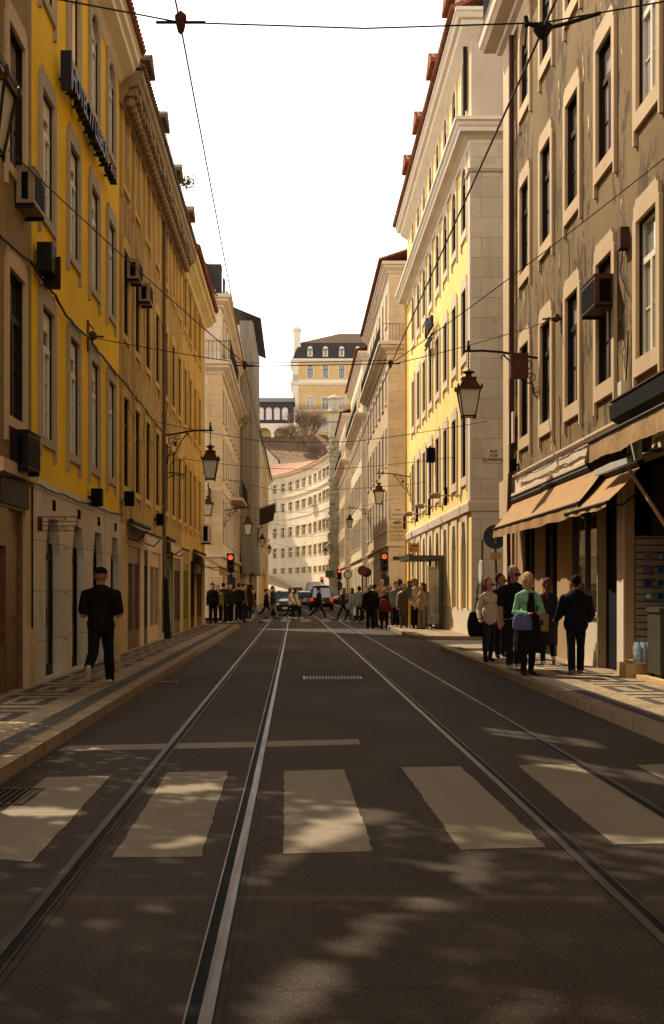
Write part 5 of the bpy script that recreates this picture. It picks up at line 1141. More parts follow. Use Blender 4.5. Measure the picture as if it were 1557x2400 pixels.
plaque('pale stone street plaque reading RUA DOS CORREEIROS on the yellow building\'s grey end wall',['RUA','DOS','CORREEIROS'],(6.08,39.46,5.67),.62,.46,.115)
plaque('small square street plaque on the tan stone block reading RUA AUGUSTA',['RUA','AUGUSTA'],(5.95,74.95,6.1),.86,.72,.15)
M['engrave']=flat('engraved_letters',(.28,.18,.09),.9)
e=thing('engraved_inscription','old street name cut in faint capitals into the tan stone block below its plaque','inscription',(5.95,74.99,4.85))
for i,l in enumerate(['RUA','AUGUSTA','4.A DIVISAO','DO LADO','OCCIDEN','TAL']): textmesh(l,.2,.004,'lettering','engrave',e,(0,-.004,.62-.24*i),(R(90),0,0))
t=thing('small_plaque','dark rectangular name plate low on the tan stone block','plaque',(5.95,74.97,3.42)); mb=MB(); mb.box(-.28,.28,-.03,0,-.1,.1); mb.obj('plate',M['rust'],t)
t=thing('wall_tablet','blank stone tablet with studs on the peeling building\'s corner pilaster','plaque',RW(1201,1005,.06),PI); mb=MB(); mb.box(0,.05,-.38,.38,-.38,.38); mb.obj('tablet_slab',M['stone_w'],t)
# restaurant script sign on the yellow facade
t=thing('script_sign','dark wrought metal shop sign in slanted letters between windows of the yellow building','sign',(FR,50.0,11.9),R(-90)); textmesh('Nicola',.95,.05,'letters','signdark',t,(0,-.25,0),(R(90),0,0)) if False else None
textmesh('Moma',1.0,.05,'letters','signdark',t,(0,-.22,0),(R(90),0,0)); mb=MB(); mb.box(-1.3,1.3,-.27,-.2,-.62,-.56); mb.box(-1.3,1.3,-.27,-.2,-.78,-.74); mb.box(-.1,.3,-.24,-.2,-1.2,-.8); mb.obj('underline_bars',M['signdark'],t)
# floodlights over the arcade band
for k,Y in enumerate((42.0,47.2,52.0,58.0,)):
    t=thing('arm_light','projecting arm floodlight above the arcade band of the yellow building, '+('nearest of four','second of four','third of four','farthest of four')[k],'floodlight',(FR,Y,4.62),PI,'arm floodlights above the arcade'); mb=MB(); mb.tube([(0,0,0),(.75,.1,0)],.025,5); mb.box(.0,.03,-.06,.06,-.15,.15); mb.obj('arm',M['ac_beige'],t); mb=MB(); mb.lathe([(0,-.18),(.09,-.14),(.1,.1),(.05,.18),(0,.18)],10,(.85,.1,.0),ax='x'); mb.obj('lamp_head',M['ac_beige'],t)
    mb=MB(); mb.box(.45,.55,-.02,.02,-.32,.28); mb.obj('fin',M['black'],t)
# -- round blue sign at the corner
t=thing('direction_sign','round blue direction sign with white arrow on a leaning pole, half behind the awning','road sign',(5.40,34.6,.14)); mb=MB(); mb.tube([(.08,0,0),(-.02,0,2.45),(-.03,0,3.1)],.03,8); mb.obj('pole',M['rust'],t)
M['sign_blue']=plain('dull_blue_sign',(.02,.028,.045),.5); M['sign_white']=flat('sign_white',(.55,.5,.42),.5); M['arrow_dim']=flat('weathered_arrow',(.11,.10,.085),.6)
mb=MB(); mb.lathe([(0,-.02),(.325,-.02),(.325,.0),(0,.0)],32,(-.03,-.035,2.82),ax='y'); mb.obj('sign_disc',M['sign_blue'],t)
mb=MB(); mb.prism([(-.055,2.63),(.0,2.63),(.0,2.9),(.08,2.82),(.08,2.9),(-.03,3.02),(-.14,2.9),(-.14,2.82),(-.055,2.9)],-.062,-.056); mb.obj('arrow',M['arrow_dim'],t)
mb=MB(); mb.box(-.16,.13,-.05,-.035,2.22,2.4); mb.obj('sub_plate',M['ac_beige'],t)
t=thing('direction_sign','thin round sign seen edge-on in front of the grey end wall','road sign',(5.55,38.2,.12)); mb=MB(); mb.tube([(0,0,0),(0,0,2.9)],.03,8); mb.obj('pole',M['steel'],t); mb=MB(); mb.lathe([(0,-.02),(.36,-.02),(.36,.02),(0,.02)],28,(-.05,0,1.95),ax='x'); mb.obj('sign_disc',M['sign_white'],t)
# -- traffic lights
M['red_on']=flat('lit_red_lamp',(1.0,.06,.02),.4,emit=2.0); M['tl_body']=plain('dark_green_housing',(.012,.018,.014),.5); M['red_arrow']=flat('dark_arrow_mask',(.12,.0,.0),.6)
def tlight(label,x,y,z,s=1.0,arrow=True):
    t=thing('traffic_light',label,'traffic light',(x,y,0.1),0,'traffic lights at the junctions'); mb=MB(); mb.tube([(0,.08,0),(0,.08,z+.2)],.055,8); mb.obj('pole',M['tl_body'],t)
    mb=MB(); mb.box(-.16,.16,-.12,.05,z-.62,z+.3); mb.box(-.2,.2,.051,.06,z-.66,z+.34)
    for k in range(3): 
        zc=z+.12-.31*k; V=[]
        for i in range(9): a=PI*i/8; V+=[(.12*math.cos(a),-.12,zc+.12*math.sin(a)),(.12*math.cos(a),-.26,zc+.12*math.sin(a)-.0)]
        mb.add(V,[(2*i,2*i+1,2*i+3,2*i+2) for i in range(8)])
    mb.obj('housing',M['tl_body'],t)
    r=MB(); r.lathe([(0,-.01),(.115,-.01),(.115,.0)],20,(0,-.122,z+.12),ax='y'); r.obj('red_lamp',M['red_on'],t)
    if arrow: a=MB(); a.prism([(-.015,z+.05),(.015,z+.05),(.015,z+.15),(.05,z+.12),(.05,z+.145),(0,z+.195),(-.05,z+.145),(-.05,z+.12),(-.015,z+.15)],-.138,-.134); a.obj('arrow_mask',M['red_arrow'],t)
    o2=MB()
    for k in (1,2): o2.lathe([(0,-.01),(.1,-.01),(.1,.0)],16,(0,-.122,z+.12-.31*k),ax='y')
    o2.obj('dark_lenses',M['black'],t); mb=MB(); mb.box(-.16,.12,-.1,.05,z-1.6,z-.75); mb.box(.13,.26,-.2,.1,z-1.5,z-.9); mb.obj('pedestrian_head',M['tl_body'],t); return t
tlight('traffic light with lit red arrow at the right corner beyond the bus shelter',4.53,66,3.05)
tlight('traffic light with lit red arrow at the left corner of the pale block',-3.39,66,3.0)
tlight('far traffic light with small red lamp on the right pavement before the red car',3.87,115,3.05,arrow=False)
tlight('farthest traffic light with a red dot near the foot of the curved building',3.5,176,3.0,arrow=False)
def rsign(label,x,y,z,mat,ring=None,r=.28,shape='disc'):
    t=thing('road_sign',label,'road sign',(x,y,.1)); mb=MB(); mb.tube([(0,.03,0),(0,.03,z+.3)],.035,6); mb.obj('pole',M['iron'],t); mb=MB()
    if shape=='disc': mb.lathe([(0,-.02),(r,-.02),(r,0),(0,0)],24,(0,-.01,z),ax='y')
    else: mb.box(-.5,.5,-.03,0,z-.4,z+.4)
    mb.obj('sign_face',M[mat],t)
    if ring: mb=MB(); mb.lathe([(0,-.03),(r*.75,-.03),(r*.75,-.021)],24,(0,-.01,z),ax='y'); mb.obj('sign_centre',M[ring],t)
M['red_paint']=plain('dull_red_paint',(.09,.01,.008),.5)
rsign('dark red no-entry disc at the corner of the tan stone block',3.72,72,2.55,'red_paint'); rsign('dark round sign back beside the no-entry disc',3.98,72.6,2.45,'iron')
rsign('white round sign with a red ring before the cream block',4.05,101,2.7,'red_paint','sign_white',.34); rsign('dark square sign board at the far right before the carved tower',3.9,150,3.4,'rail_g',shape='sq')
# -- bus shelter & stop pole
t=thing('bus_shelter','grey-green bus shelter with flat roof and glass panel in front of the yellow arcade','bus shelter',(4.9,46.0,.12))
M['shel']=plain('grey_green_metal',(.07,.062,.04),.5,.3)
mb=MB(); mb.box(-.85,.42,.0,4.2,2.52,2.66); mb.box(-.85,-.75,-.1,4.3,2.64,2.72); mb.obj('roof',M['shel'],t)
mb=MB(); mb.box(.24,.40,-.02,.12,0,2.52); mb.box(.28,.38,4.0,4.14,0,2.52); mb.box(.26,.3,.12,4.0,.1,.16); mb.box(.26,.3,.12,4.0,2.2,2.26); mb.obj('posts',M['shel'],t)
M['clear']=flat('clear_glass_panel',(.6,.6,.5),.03); M['clear'].node_tree.nodes['Principled BSDF'].inputs['Transmission Weight'].default_value=.9
mb=MB(); mb.box(.275,.285,.13,3.98,.17,2.19); mb.box(-.2,.23,.04,.05,.2,2.3); mb.obj('glass_panel',M['clear'],t); mb=MB(); mb.box(-.1,.2,.5,3.6,.42,.46); mb.box(.0,.05,.6,.65,0,.42); mb.box(.0,.05,3.4,3.45,0,.42); mb.obj('bench',M['shel'],t)
t=thing('bus_stop_pole','yellow bus stop post with an orange flag sign, among the waiting people','bus stop sign',(4.12,46.6,.12)); M['stop_y']=plain('orange_yellow_paint',(.60,.30,.04),.5); mb=MB(); mb.box(-.035,.035,-.035,.035,0,3.15); mb.obj('pole',M['stop_y'],t); mb=MB(); mb.box(-.05,.36,-.02,.02,2.78,3.12); mb.obj('flag_sign',M['stop_y'],t); mb=MB(); mb.box(.1,.3,-.025,-.021,3.0,3.05); mb.box(.0,.08,-.025,-.021,2.85,2.95); mb.obj('flag_print',M['red_paint'],t); mb=MB(); mb.box(-.08,.08,-.06,-.036,1.1,1.75); mb.obj('timetable_case',M['shel'],t)
# -- litter bin
t=thing('litter_bin','dark green litter bin against the kerbside wall between the walkers and the corner','litter bin',(4.55,29.2,.126)); mb=MB(); mb.lathe([(.20,0),(.24,.04),(.26,.75),(.27,.76),(.27,.82),(.2,.88),(0,.9)],16); mb.obj('bin_body',M['tl_body'],t); mb=MB(); mb.box(-.1,.1,-.265,-.255,.5,.66); mb.obj('bin_label',M['stop_y'],t)
# -- goods on the shop floor
def bottles(x,y,z,nx,ny):
    M['bottle']=plain('clear_blue_plastic',(.42,.50,.52),.15,var=.1); M['cap']=flat('blue_cap',(.03,.12,.3),.4)
    k=0
    for i in range(nx):
        for j in range(ny):
            t=thing('water_bottle','clear water bottle in the shrink-wrapped pack on the wooden step','bottle',(x+i*.095,y-j*.095,z),0,'bottles in the wrapped water pack'); mb=MB(); mb.lathe([(.04,0),(.043,.02),(.043,.13),(.038,.15),(.043,.17),(.043,.21),(.02,.28),(.014,.30)],10); mb.obj('bottle_body',M['bottle'],t,smooth=True); mb=MB(); mb.lathe([(.017,.30),(.017,.325),(0,.325)],8); mb.obj('cap',M['cap'],t)
t=thing('wooden_step','pine box step with a loose board at the souvenir shop entrance','wooden step',(5.22,20.35,.126)); mb=MB(); mb.box(.0,.9,-.1,.5,.0,.22); mb.obj('box',M['wood_p'],t); mb=MB(); mb.box(.12,1.0,-.25,.45,.222,.26); mb.obj('board',M['wood_p'],t)
bottles(5.42,20.45,.388,4,3)
t=thing('wooden_step','thin pine threshold board along the shop front beside the bottles','wooden step',(5.33,18.0,.13)); mb=MB(); mb.box(0,.12,-1.6,2.9,0,.06); mb.obj('board',M['wood_p'],t)
t=thing('vending_cabinet','grey-green metal cabinet cut off by the right edge of the view','metal cabinet',(5.43,19.45,.126)); mb=MB(); mb.box(0,.5,-.35,.35,.12,1.05); mb.box(-.02,.52,-.37,.37,1.05,1.12); mb.obj('cabinet_body',M['shel'],t); mb=MB(); 
for sx in (.04,.42):
    for sy in (-.3,.3): mb.box(sx,sx+.05,sy-.025,sy+.025,0,.12)
mb.box(.1,.14,.351,.365,.6,.8); mb.obj('feet',M['iron'],t)
t=thing('display_board','slatted wall board hung with small souvenir tiles and magnets inside the dark shop','display board',(5.62,20.98,.3),R(-0)); mb=MB(); mb.box(-.05,1.4,.0,.05,.0,2.1); mb.obj('board_back',M['slatwall'] if 'slatwall' in M else M.setdefault('slatwall',plain('cream_slatwall',(.30,.22,.13),.6)),t)
mb=MB()
for k in range(18): mb.box(-.05,1.4,-.002,.0,.1+.115*k,.118+.115*k)
mb.obj('slat_grooves',M['black'],t)
rnd=random.Random(4); cs=[plain('souvenir_'+n_,c_,.5) for n_,c_ in (('white',(.6,.55,.45)),('red',(.35,.05,.03)),('blue',(.05,.09,.22)),('yellow',(.5,.33,.05)),('teal',(.08,.2,.2)),('dark',(.04,.03,.03)))]
for r_ in range(6):
    for c_ in range(6):
        if (r_<1 and c_<3) or c_>4: continue
        s=thing('souvenir_tile','small printed souvenir tile hung on the slatted board','souvenir',(5.76+.2*c_,20.96,.98+.215*r_),0,'souvenir tiles hung on the board'); mb=MB(); w_=rnd.uniform(.055,.085); mb.box(-w_,w_,-.015,0,-w_,w_); s1=mb.obj('tile_face',cs[rnd.choice([0,2,4,5])],s); mb=MB(); mb.box(-w_*.6,w_*.6,-.019,-.0155,-w_*.5,w_*.6); mb.obj('tile_print',cs[rnd.choice([0,1,3,5])],s); 
# roof plants
def tuft(label,p,r,n=140,col='leaf'):
    t=thing('wall_plant',label,'plant',p); mb=MB(); rr=random.Random(int(p[1]*10))
    for k in range(n):
        d=Vector((rr.uniform(-1,1),rr.uniform(-1,1),rr.uniform(-.3,1.2))); d=d.normalized()*r*rr.uniform(.2,1); a=Vector((rr.uniform(-1,1),rr.uniform(-1,1),rr.uniform(-1,1))).normalized()*.05; b2=a.cross(Vector((rr.uniform(-1,1),rr.uniform(-1,1),1))).normalized()*.025
        mb.add([d-a,d+b2,d+a,d-b2],[(0,1,2,3)])
    mb.obj('foliage',M[col],t); s_=MB()
    for k in range(9): d=Vector((rr.uniform(-.7,.7),rr.uniform(-.7,.7),1))*r*.8; s_.tube([(0,0,-.15),d*.5,d],.006,4)
    s_.obj('stem',M['twig'],t)
M['leaf']=plain('weed_leaf_green',(.09,.14,.02),.6,var=.4)  # plain green for the wall weeds
tuft('green weed tuft sprouting from the roof edge of the ochre house',(-3.55,41.4,14.6),.42,220)
tuft('small weed on the eaves of the golden corner house',(-3.4,47.0,13.3),.35); tuft('weed growing over the far eaves of the golden house',(-3.35,50.8,13.2),.3)
tuft('ivy tuft on the cornice of the pale corner block',(-3.4,84,12.6),.9,260); tuft('small ivy tuft above the balcony of the pale corner block',(-3.3,81,7.6),.7,200)
# ================================================================== PEOPLE
TS=bpy.data.scenes.new('scratch')
def rcone(mb,p1,p2,r1,r2,fl=1.0,n=14,side=None):
    # rounded cone from p1 to p2; fl squashes it along the body's depth
    p1,p2=Vector(p1),Vector(p2); ax=(p2-p1); L=max(ax.length,1e-4); ax.normalize()
    s=Vector(side) if side else Vector((1,0,0)); s=(s-ax*s.dot(ax)); s=s.normalized() if s.length>1e-3 else ax.orthogonal().normalized(); d=ax.cross(s).normalized()
    rings=[]; 
    for k in range(1,6): a=PI/2*(1-k/5.0); rings.append((p1-ax*r1*math.sin(a),r1*math.cos(a)))
    for k in range(1,4): rings.append((p1.lerp(p2,k/4),r1+(r2-r1)*k/4))
    for k in range(0,5): a=PI/2*k/5.0; rings.append((p2+ax*r2*math.sin(a),r2*math.cos(a)))
    V=[p1-ax*r1]; Fc=[]
    for c,r in rings:
        for i in range(n): q=2*PI*i/n; V.append(c+s*r*math.cos(q)+d*r*fl*math.sin(q))
    V.append(p2+ax*r2); m=len(rings)
    for i in range(n): Fc.append((0,1+(i+1)%n,1+i)); Fc.append((1+m*n,1+(m-1)*n+i,1+(m-1)*n+(i+1)%n))
    for k in range(m-1):
        for i in range(n): Fc.append((1+k*n+i,1+k*n+(i+1)%n,1+(k+1)*n+(i+1)%n,1+(k+1)*n+i))
    mb.add(V,Fc)
class Fig:
    def __init__(s): s.pr=[]
    def c(s,tag_,p1,p2,r1,r2,fl=1.0,side=None): s.pr.append((tag_,Vector(p1),Vector(p2),r1,r2,fl,side)); return s
    def skin(s,name,vox,parent,mats,tags=None,grow=0.0,smooth=6,disp=0.0):
        mb=MB()
        for (t,a,b,r1,r2,fl,sd) in s.pr:
            if tags and t not in tags: continue
            rcone(mb,a,b,r1+grow,r2+grow,fl,side=sd)
        me=bpy.data.meshes.new('tmp'); me.from_pydata([tuple(v) for v in mb.V],[],mb.F); o=bpy.data.objects.new('tmp',me); TS.collection.objects.link(o)
        m=o.modifiers.new('r','REMESH'); m.mode='VOXEL'; m.voxel_size=vox; q=o.modifiers.new('s','SMOOTH'); q.iterations=smooth; q.factor=.5
        
        with bpy.context.temp_override(scene=TS,view_layer=TS.view_layers[0]): dg=bpy.context.evaluated_depsgraph_get()
        r=bpy.data.meshes.new_from_object(o.evaluated_get(dg)); bpy.data.objects.remove(o); bpy.data.meshes.remove(me)
        r.name=name; r.materials.clear()
        for m_ in (mats if isinstance(mats,list) else [mats]): r.materials.append(m_)
        if disp:
            for v in r.vertices: v.co+=v.normal*disp*(noise.noise(v.co*9)+.5*noise.noise(v.co*Vector((22,22,10))))
        r.polygons.foreach_set('use_smooth',[True]*len(r.polygons)); r.update()
        return r
def cm(name,c,rough=.85): 
    k='cloth_'+name
    if k not in M: M[k]=plain(k,c,rough,var=.18,scale=14,bump=.1); M[k].node_tree.nodes['Principled BSDF'].inputs['Specular IOR Level'].default_value=.12
    return M[k]
CL={'black':(.009,.008,.008),'navy':(.008,.008,.011),'dark':(.02,.016,.013),'jeans':(.016,.018,.026),'ljeans':(.10,.13,.19),'beige':(.50,.40,.29),'cream':(.52,.45,.33),'mint':(.22,.43,.27),'tan':(.30,.20,.10),'brown':(.10,.06,.035),'grey':(.16,.15,.13),'khaki':(.17,.13,.08),'white':(.62,.58,.5),'teal':(.015,.035,.035),'blue':(.018,.03,.045),'greengrey':(.14,.17,.14),'rust':(.09,.03,.015),'red':(.18,.02,.02),'lav':(.12,.12,.24),'pink':(.42,.28,.22),'green':(.03,.07,.03)}
HC_={'black':(.008,.006,.005),'brown':(.05,.025,.012),'grey':(.30,.27,.22),'blonde':(.50,.34,.15),'auburn':(.13,.04,.02),'bald':(.25,.12,.07),'curly':(.30,.18,.08)}
SK={'light':(.50,.25,.14),'tan':(.34,.15,.08),'dark':(.12,.055,.03)}
def ang(a,b): return Vector((math.sin(b),-math.sin(a)*math.cos(b),-math.cos(a)*math.cos(b)))
def person(label,x,y,face,H=1.72,build=1.0,top='black',bot='black',shoes='dark',skin='light',hair='brown',hs='short',stride=0.0,knee=(0,0),arms=((0.1,.3),(0.1,.3)),armout=(.12,.12),sleeve='long',near=False,z=.126,group=None,skirt=None,coat=None,jacket=False,glasses=False,cap=False,bag=None,lean=0.0,hturn=0.0,cross=False,female=False,lift=None):
    """face: direction in degrees the person looks towards, 0 = towards the camera (-Y), 180 = away. Limb angles in radians, forward positive."""
    t=thing('person',label,'person',(x,y,z),R(face),group); s=H/1.75; f=Fig(); W=build; sh=.185*(.9 if female else 1.0)*W; hp=.088*(1.06 if female else 1.0)
    P=Vector((0,0,.93)); lv=Vector((0,-math.sin(lean),math.cos(lean))); ch=P+lv*.40; nk=P+lv*.535; hd=nk+lv*.125+Vector((0,-.015,0)); 
    jk=.022 if jacket else 0
    f.c('bot',P+Vector((-.04*W,0,-.02)),P+Vector((.04*W,0,-.02)),.125*W,.125*W,.85); f.c('top',P+lv*.08,P+lv*.25,.125*W+jk,.118*W+jk*1.2,.78); f.c('top',P+lv*.24,ch,.128*W+jk,.145*W+jk*1.2,.75)
    f.c('top',ch+Vector((-sh+.075,0,.0)),ch+Vector((sh-.075,0,.0)),.088*W+jk*.6,.088*W+jk*.6,.85); [f.c('top',nk+Vector((q_*.02,.005,-.035)),ch+Vector((q_*(sh-.015),0,.035)),.058+jk*.3,.046*W+jk*.3) for q_ in (-1,1)]; 
    if jacket: f.c('top',P+lv*.0,P+lv*.2,.15*W,.155*W,.8)
    if female: f.c('top',ch+Vector((-.065,-.07,-.04)),ch+Vector((.065,-.07,-.04)),.062,.062)
    f.c('skin',nk-lv*.06,nk+lv*.06,.058,.052)
    # head
    ht=Matrix.Rotation(hturn,3,'Z'); F_=ht@Vector((0,-1,0)); Sd=ht@Vector((1,0,0))
    f.c('skin',hd+Vector((0,0,.055))-F_*.012,hd+Vector((0,0,.08))-F_*.014,.094,.091,1.12,Sd); f.c('skin',hd+Vector((0,0,-.045))+F_*.032,hd+Vector((0,0,.02))+F_*.02,.056,.075,1.0,Sd)
    f.c('skin',hd+Vector((0,0,-.075))+F_*.06,hd+Vector((0,0,-.06))+F_*.055,.024,.034,1,Sd)
    f.c('skin',hd+F_*.104+Vector((0,0,-.012)),hd+F_*.094+Vector((0,0,.035)),.015,.009)
    for sx in (-1,1):
        f.c('skin',hd+Sd*sx*.083+Vector((0,0,.0))-F_*.01,hd+Sd*sx*.086+Vector((0,0,.03))-F_*.015,.013,.018)
        f.c('skin',hd+F_*.084+Sd*sx*.035+Vector((0,0,.048)),hd+F_*.09+Vector((0,0,.046)),.012,.012)
    # legs
    th=.082*W; feet=[]
    for i,sx in enumerate((-1,1)):
        a=stride*(1 if i==0 else -1); kn=knee[i]; h0=P+Vector((sx*hp,0,-.03)); k0=h0+ang(a,sx*.02)*.43; an=k0+ang(a-kn,sx*.01)*.42
        f.c('bot',h0,k0,th,th*.68); f.c('bot',k0,k0.lerp(an,.35),th*.68,th*.68); f.c('bot',k0.lerp(an,.35),k0.lerp(an,.92),th*.68,th*.60 if not female else th*.5)
        f.c('skin',k0.lerp(an,.8),an,.042,.038); fa=a-kn; fd=Vector((sx*.12,-math.cos(fa*.9),-.05 if fa>-.2 else math.sin(fa*.9))).normalized(); heel=an+Vector((0,.03,-.015)) if fa>-.4 else an+Vector((0,.02,-.02))
        f.c('shoe',heel-fd*.01,heel+fd*.10,.043,.042,.9,(1,0,0)); f.c('shoe',heel+fd*.08,heel+fd*.19,.043,.034,.8,(1,0,0)); feet.append(an)
    zmin=min(v.z for v in feet)-.055
    hands=[]
    for i,sx in enumerate((-1,1)):
        sp=ch+Vector((sx*sh,0,.022)); a,e=arms[i]; o_=armout[i]
        el=sp+ang(a,sx*o_)*.29; inn=-.55*sx if cross else sx*(o_*.4); wr=el+ang(a+e,inn)*.25
        f.c('arm',sp,el,.050*W+jk*.6,.043*W+jk); f.c('fore',el,wr,.045*W+jk*.8,.032+jk*.5); f.c('skin',el.lerp(wr,.6),wr,.034,.026)
        hdv=(wr-el).normalized(); pl=wr+hdv*.07; sd=Vector((1,0,0)) if abs(hdv.x)<.7 else Vector((0,0,1)); cu=hdv.cross(sd).normalized()
        f.c('skin',wr+hdv*.01,pl,.026,.036,.55,cu if False else None)
        if near:
            pd=cu*(1 if cu.y<0 else -1); wv=hdv.cross(pd).normalized()
            for k in range(4):
                b0=pl+wv*(k-1.5)*.017; L=(.030,.036,.034,.026)[k]; m1=b0+hdv*L+pd*.006; m2=m1+hdv*L*.55+pd*.018; f.c('skin',b0,m1,.0095,.009); f.c('skin',m1,m2,.009,.0075)
            f.c('skin',wr+hdv*.03-wv*.03,wr+hdv*.06-wv*.045+pd*.02,.011,.010); f.c('skin',wr+hdv*.06-wv*.045+pd*.02,wr+hdv*.085-wv*.04+pd*.03,.010,.008)
        hands.append(pl)
    vox=.009 if near else .018
    me=f.skin('body',vox,t,[plain_skin(skin),cm(top,CL[top]),cm(bot,CL[bot]),cm(shoes,CL[shoes],.6)],smooth=3 if near else 2)
    # cloth or skin by nearest limb
    import numpy as np
    C=np.empty(len(me.polygons)*3); me.polygons.foreach_get('center',C); C=C.reshape(-1,3); best=np.full(len(C),1e9); bi=np.zeros(len(C),int)
    mp={'skin':0,'top':1,'arm':1,'fore':1 if sleeve=='long' else 0,'bot':2,'shoe':3}
    for (tg,a,b,r1,r2,fl,sd) in f.pr:
        a_=np.array(a);b_=np.array(b); d=b_-a_; L=max((d*d).sum(),1e-9); u=np.clip(((C-a_)@d)/L,0,1); dist=np.linalg.norm(C-(a_+u[:,None]*d),axis=1)-(r1+(r2-r1)*u)
        mk=dist<best; best[mk]=dist[mk]; bi[mk]=mp[tg]
    me.polygons.foreach_set('material_index',bi.astype('i').tolist()); body=link('body',me,t); body.scale=(s,s,s)
    body.location.z=-zmin*s
    ofs=-zmin*s
    def part(nm,m_,mat): o=link(nm,m_,t); o.scale=(s,s,s); o.location.z=ofs; return o
    # garments as shells with cut edges
    g=Fig(); 
    for q in f.pr:
        if q[0] in ('top','arm') or (q[0]=='fore' and sleeve=='long'): g.pr.append(q)
    if sleeve=='short': g.pr=[q if q[0]!='arm' else ('arm',q[1],q[1].lerp(q[2],.8),q[3]+.006,q[4]+.020,q[5],q[6]) for q in g.pr]
    hem=P+Vector((0,0,-.02)); g.c('top',hem+Vector((-.03,0,-.01)),hem+Vector((.03,0,-.01)),.138*W+jk,.138*W+jk,.9); g.c('top',hem,hem+lv*.15,.150*W+jk,.145*W+jk,.88)
    tm=g.skin('top',vox*1.15,t,cm(top,CL[top]),grow=.010,smooth=3,disp=.007 if near else .0); part('coat' if jacket or coat else 'shirt',tm,top)
    tr=Fig(); [tr.pr.append(q) for q in f.pr if q[0]=='bot']; bm_=tr.skin('trousers',vox*1.15,t,cm(bot,CL[bot]),grow=.009,smooth=3,disp=.006 if near else 0); part('trousers',bm_,bot)
    if skirt or coat:
        L=skirt or coat; mb=MB(); z0=P.z+(.12 if skirt else .1); z1=z0-L; rings=9; n=26; V=[]
        for k in range(rings+1):
            q=k/rings; zz=z0+(z1-z0)*q; rx=(.165*W+.02)+(.05 if skirt else .035)*q+.02*math.sin(q*PI); ry=rx*(.82+.25*q*abs(stride)*2)
            for i in range(n): a=2*PI*i/n; wv=1+.05*q*math.sin(a*5+1)+.03*q*math.sin(a*3+k*.3); V.append((rx*math.cos(a)*wv,ry*math.sin(a)*wv+.02*q,zz+.01*math.sin(a*4)*q))
        Fc=[(k*n+i,k*n+(i+1)%n,(k+1)*n+(i+1)%n,(k+1)*n+i) for k in range(rings) for i in range(n)]; m_=mesh('skirt' if skirt else 'coat_tail',V,Fc,cm(bot if skirt else top,CL[bot if skirt else top]),smooth=True); part('skirt' if skirt else 'coat_tail',m_,bot)
    # hair
    hm=M.setdefault('hair_'+hair,plain('hair_'+hair,HC_[hair],.8,0.0,.1,var=.35,scale=30,bump=.3)); hf=Fig(); hc=hd+Vector((0,0,.07))-F_*.028
    if hs!='bald':
        hf.c('h',hc-F_*.006+Vector((0,0,.012)),hc-F_*.004+Vector((0,0,.028)),.096,.093,1.14,Sd); hf.c('h',hc+F_*.052+Vector((0,0,.052)),hc+F_*.01+Vector((0,0,.062)),.033,.045,1.2,Sd); hf.c('h',hc-F_*.05+Vector((0,0,-.045)),hc-F_*.05,.05,.07,1,Sd)
        if hs in('long','pony','bob'):
            hf.c('h',hc-F_*.02+Vector((0,0,-.04)),hc-F_*.03+Vector((0,0,.02)),.085,.09,1,Sd)
            for sx in(-1,1): hf.c('h',hc+Sd*sx*.07+Vector((0,0,-.02)),hc+Sd*sx*(.072 if hs!='pony' else .06)+Vector((0,0,-.14 if hs=='bob' else -.22 if hs=='long' else -.06)),.036,.03)
        if hs=='long': hf.c('h',hc-F_*.05,hc-F_*.09+Vector((0,0,-.30)),.085,.06,.7,Sd)
        if hs=='bob': hf.c('h',hc-F_*.05,hc-F_*.06+Vector((0,0,-.13)),.085,.07,.8,Sd)
        if hs=='pony': hf.c('h',hc-F_*.09+Vector((0,0,.02)),hc-F_*.13+Vector((0,0,-.10)),.035,.045); hf.c('h',hc-F_*.13+Vector((0,0,-.10)),hc-F_*.12+Vector((.02,0,-.32)),.045,.02)
        if hs=='curly':
            rr=random.Random(3)
            for k in range(26): a=rr.uniform(0,2*PI); e=rr.uniform(-.4,1.4); dv=Vector((math.cos(a)*math.cos(e),math.sin(a)*math.cos(e),math.sin(e))); 
            for k in range(40):
                a=rr.uniform(0,2*PI); e=rr.uniform(-.5,1.5); dv=Vector((math.cos(a)*math.cos(e),math.sin(a)*math.cos(e),math.sin(e)))
                if dv.dot(F_)>.45 and e<.7: continue
                p_=hc+dv*.10; hf.c('h',p_,p_+Vector((0,0,.01)),.04,.035)
        hmsh=hf.skin('hair',.009 if near else .014,t,hm,smooth=1,disp=.008); part('hair',hmsh,hair)
    if cap:
        mb=MB(); V=[];n=20
        for k in range(7):
            e=PI/2*k/6.0
            for i in range(n): a=2*PI*i/n; V.append(hc+Vector((0,0,.012))+Sd*.102*math.cos(a)*math.cos(e)+F_*.118*math.sin(a)*math.cos(e)+Vector((0,0,.098*math.sin(e))))
        Fc=[(k*n+i,k*n+(i+1)%n,(k+1)*n+(i+1)%n,(k+1)*n+i) for k in range(6) for i in range(n)]; m_=mesh('cap',V,Fc,cm('black',CL['black']),smooth=True); part('cap',m_,'black')
        mb=MB(); mb.slab([(-.07,-.0),(.07,0),(.06,-.07),(0,-.09),(-.06,-.07)],0,.012); m_=mb.me('cap_peak',cm('black',CL['black'])); 
        for v in m_.vertices: c=v.co.copy(); v.co=hc+Sd*c.x+F_*(.10-c.y)+Vector((0,0,.03+c.z-.2*abs(c.y)))
        part('cap_peak',m_,'black')
    em=M.setdefault('eye_dark',flat('eye_dark',(.02,.012,.01),.2)); lipm=M.setdefault('lip',flat('lip_tone',(.30,.09,.06),.5))
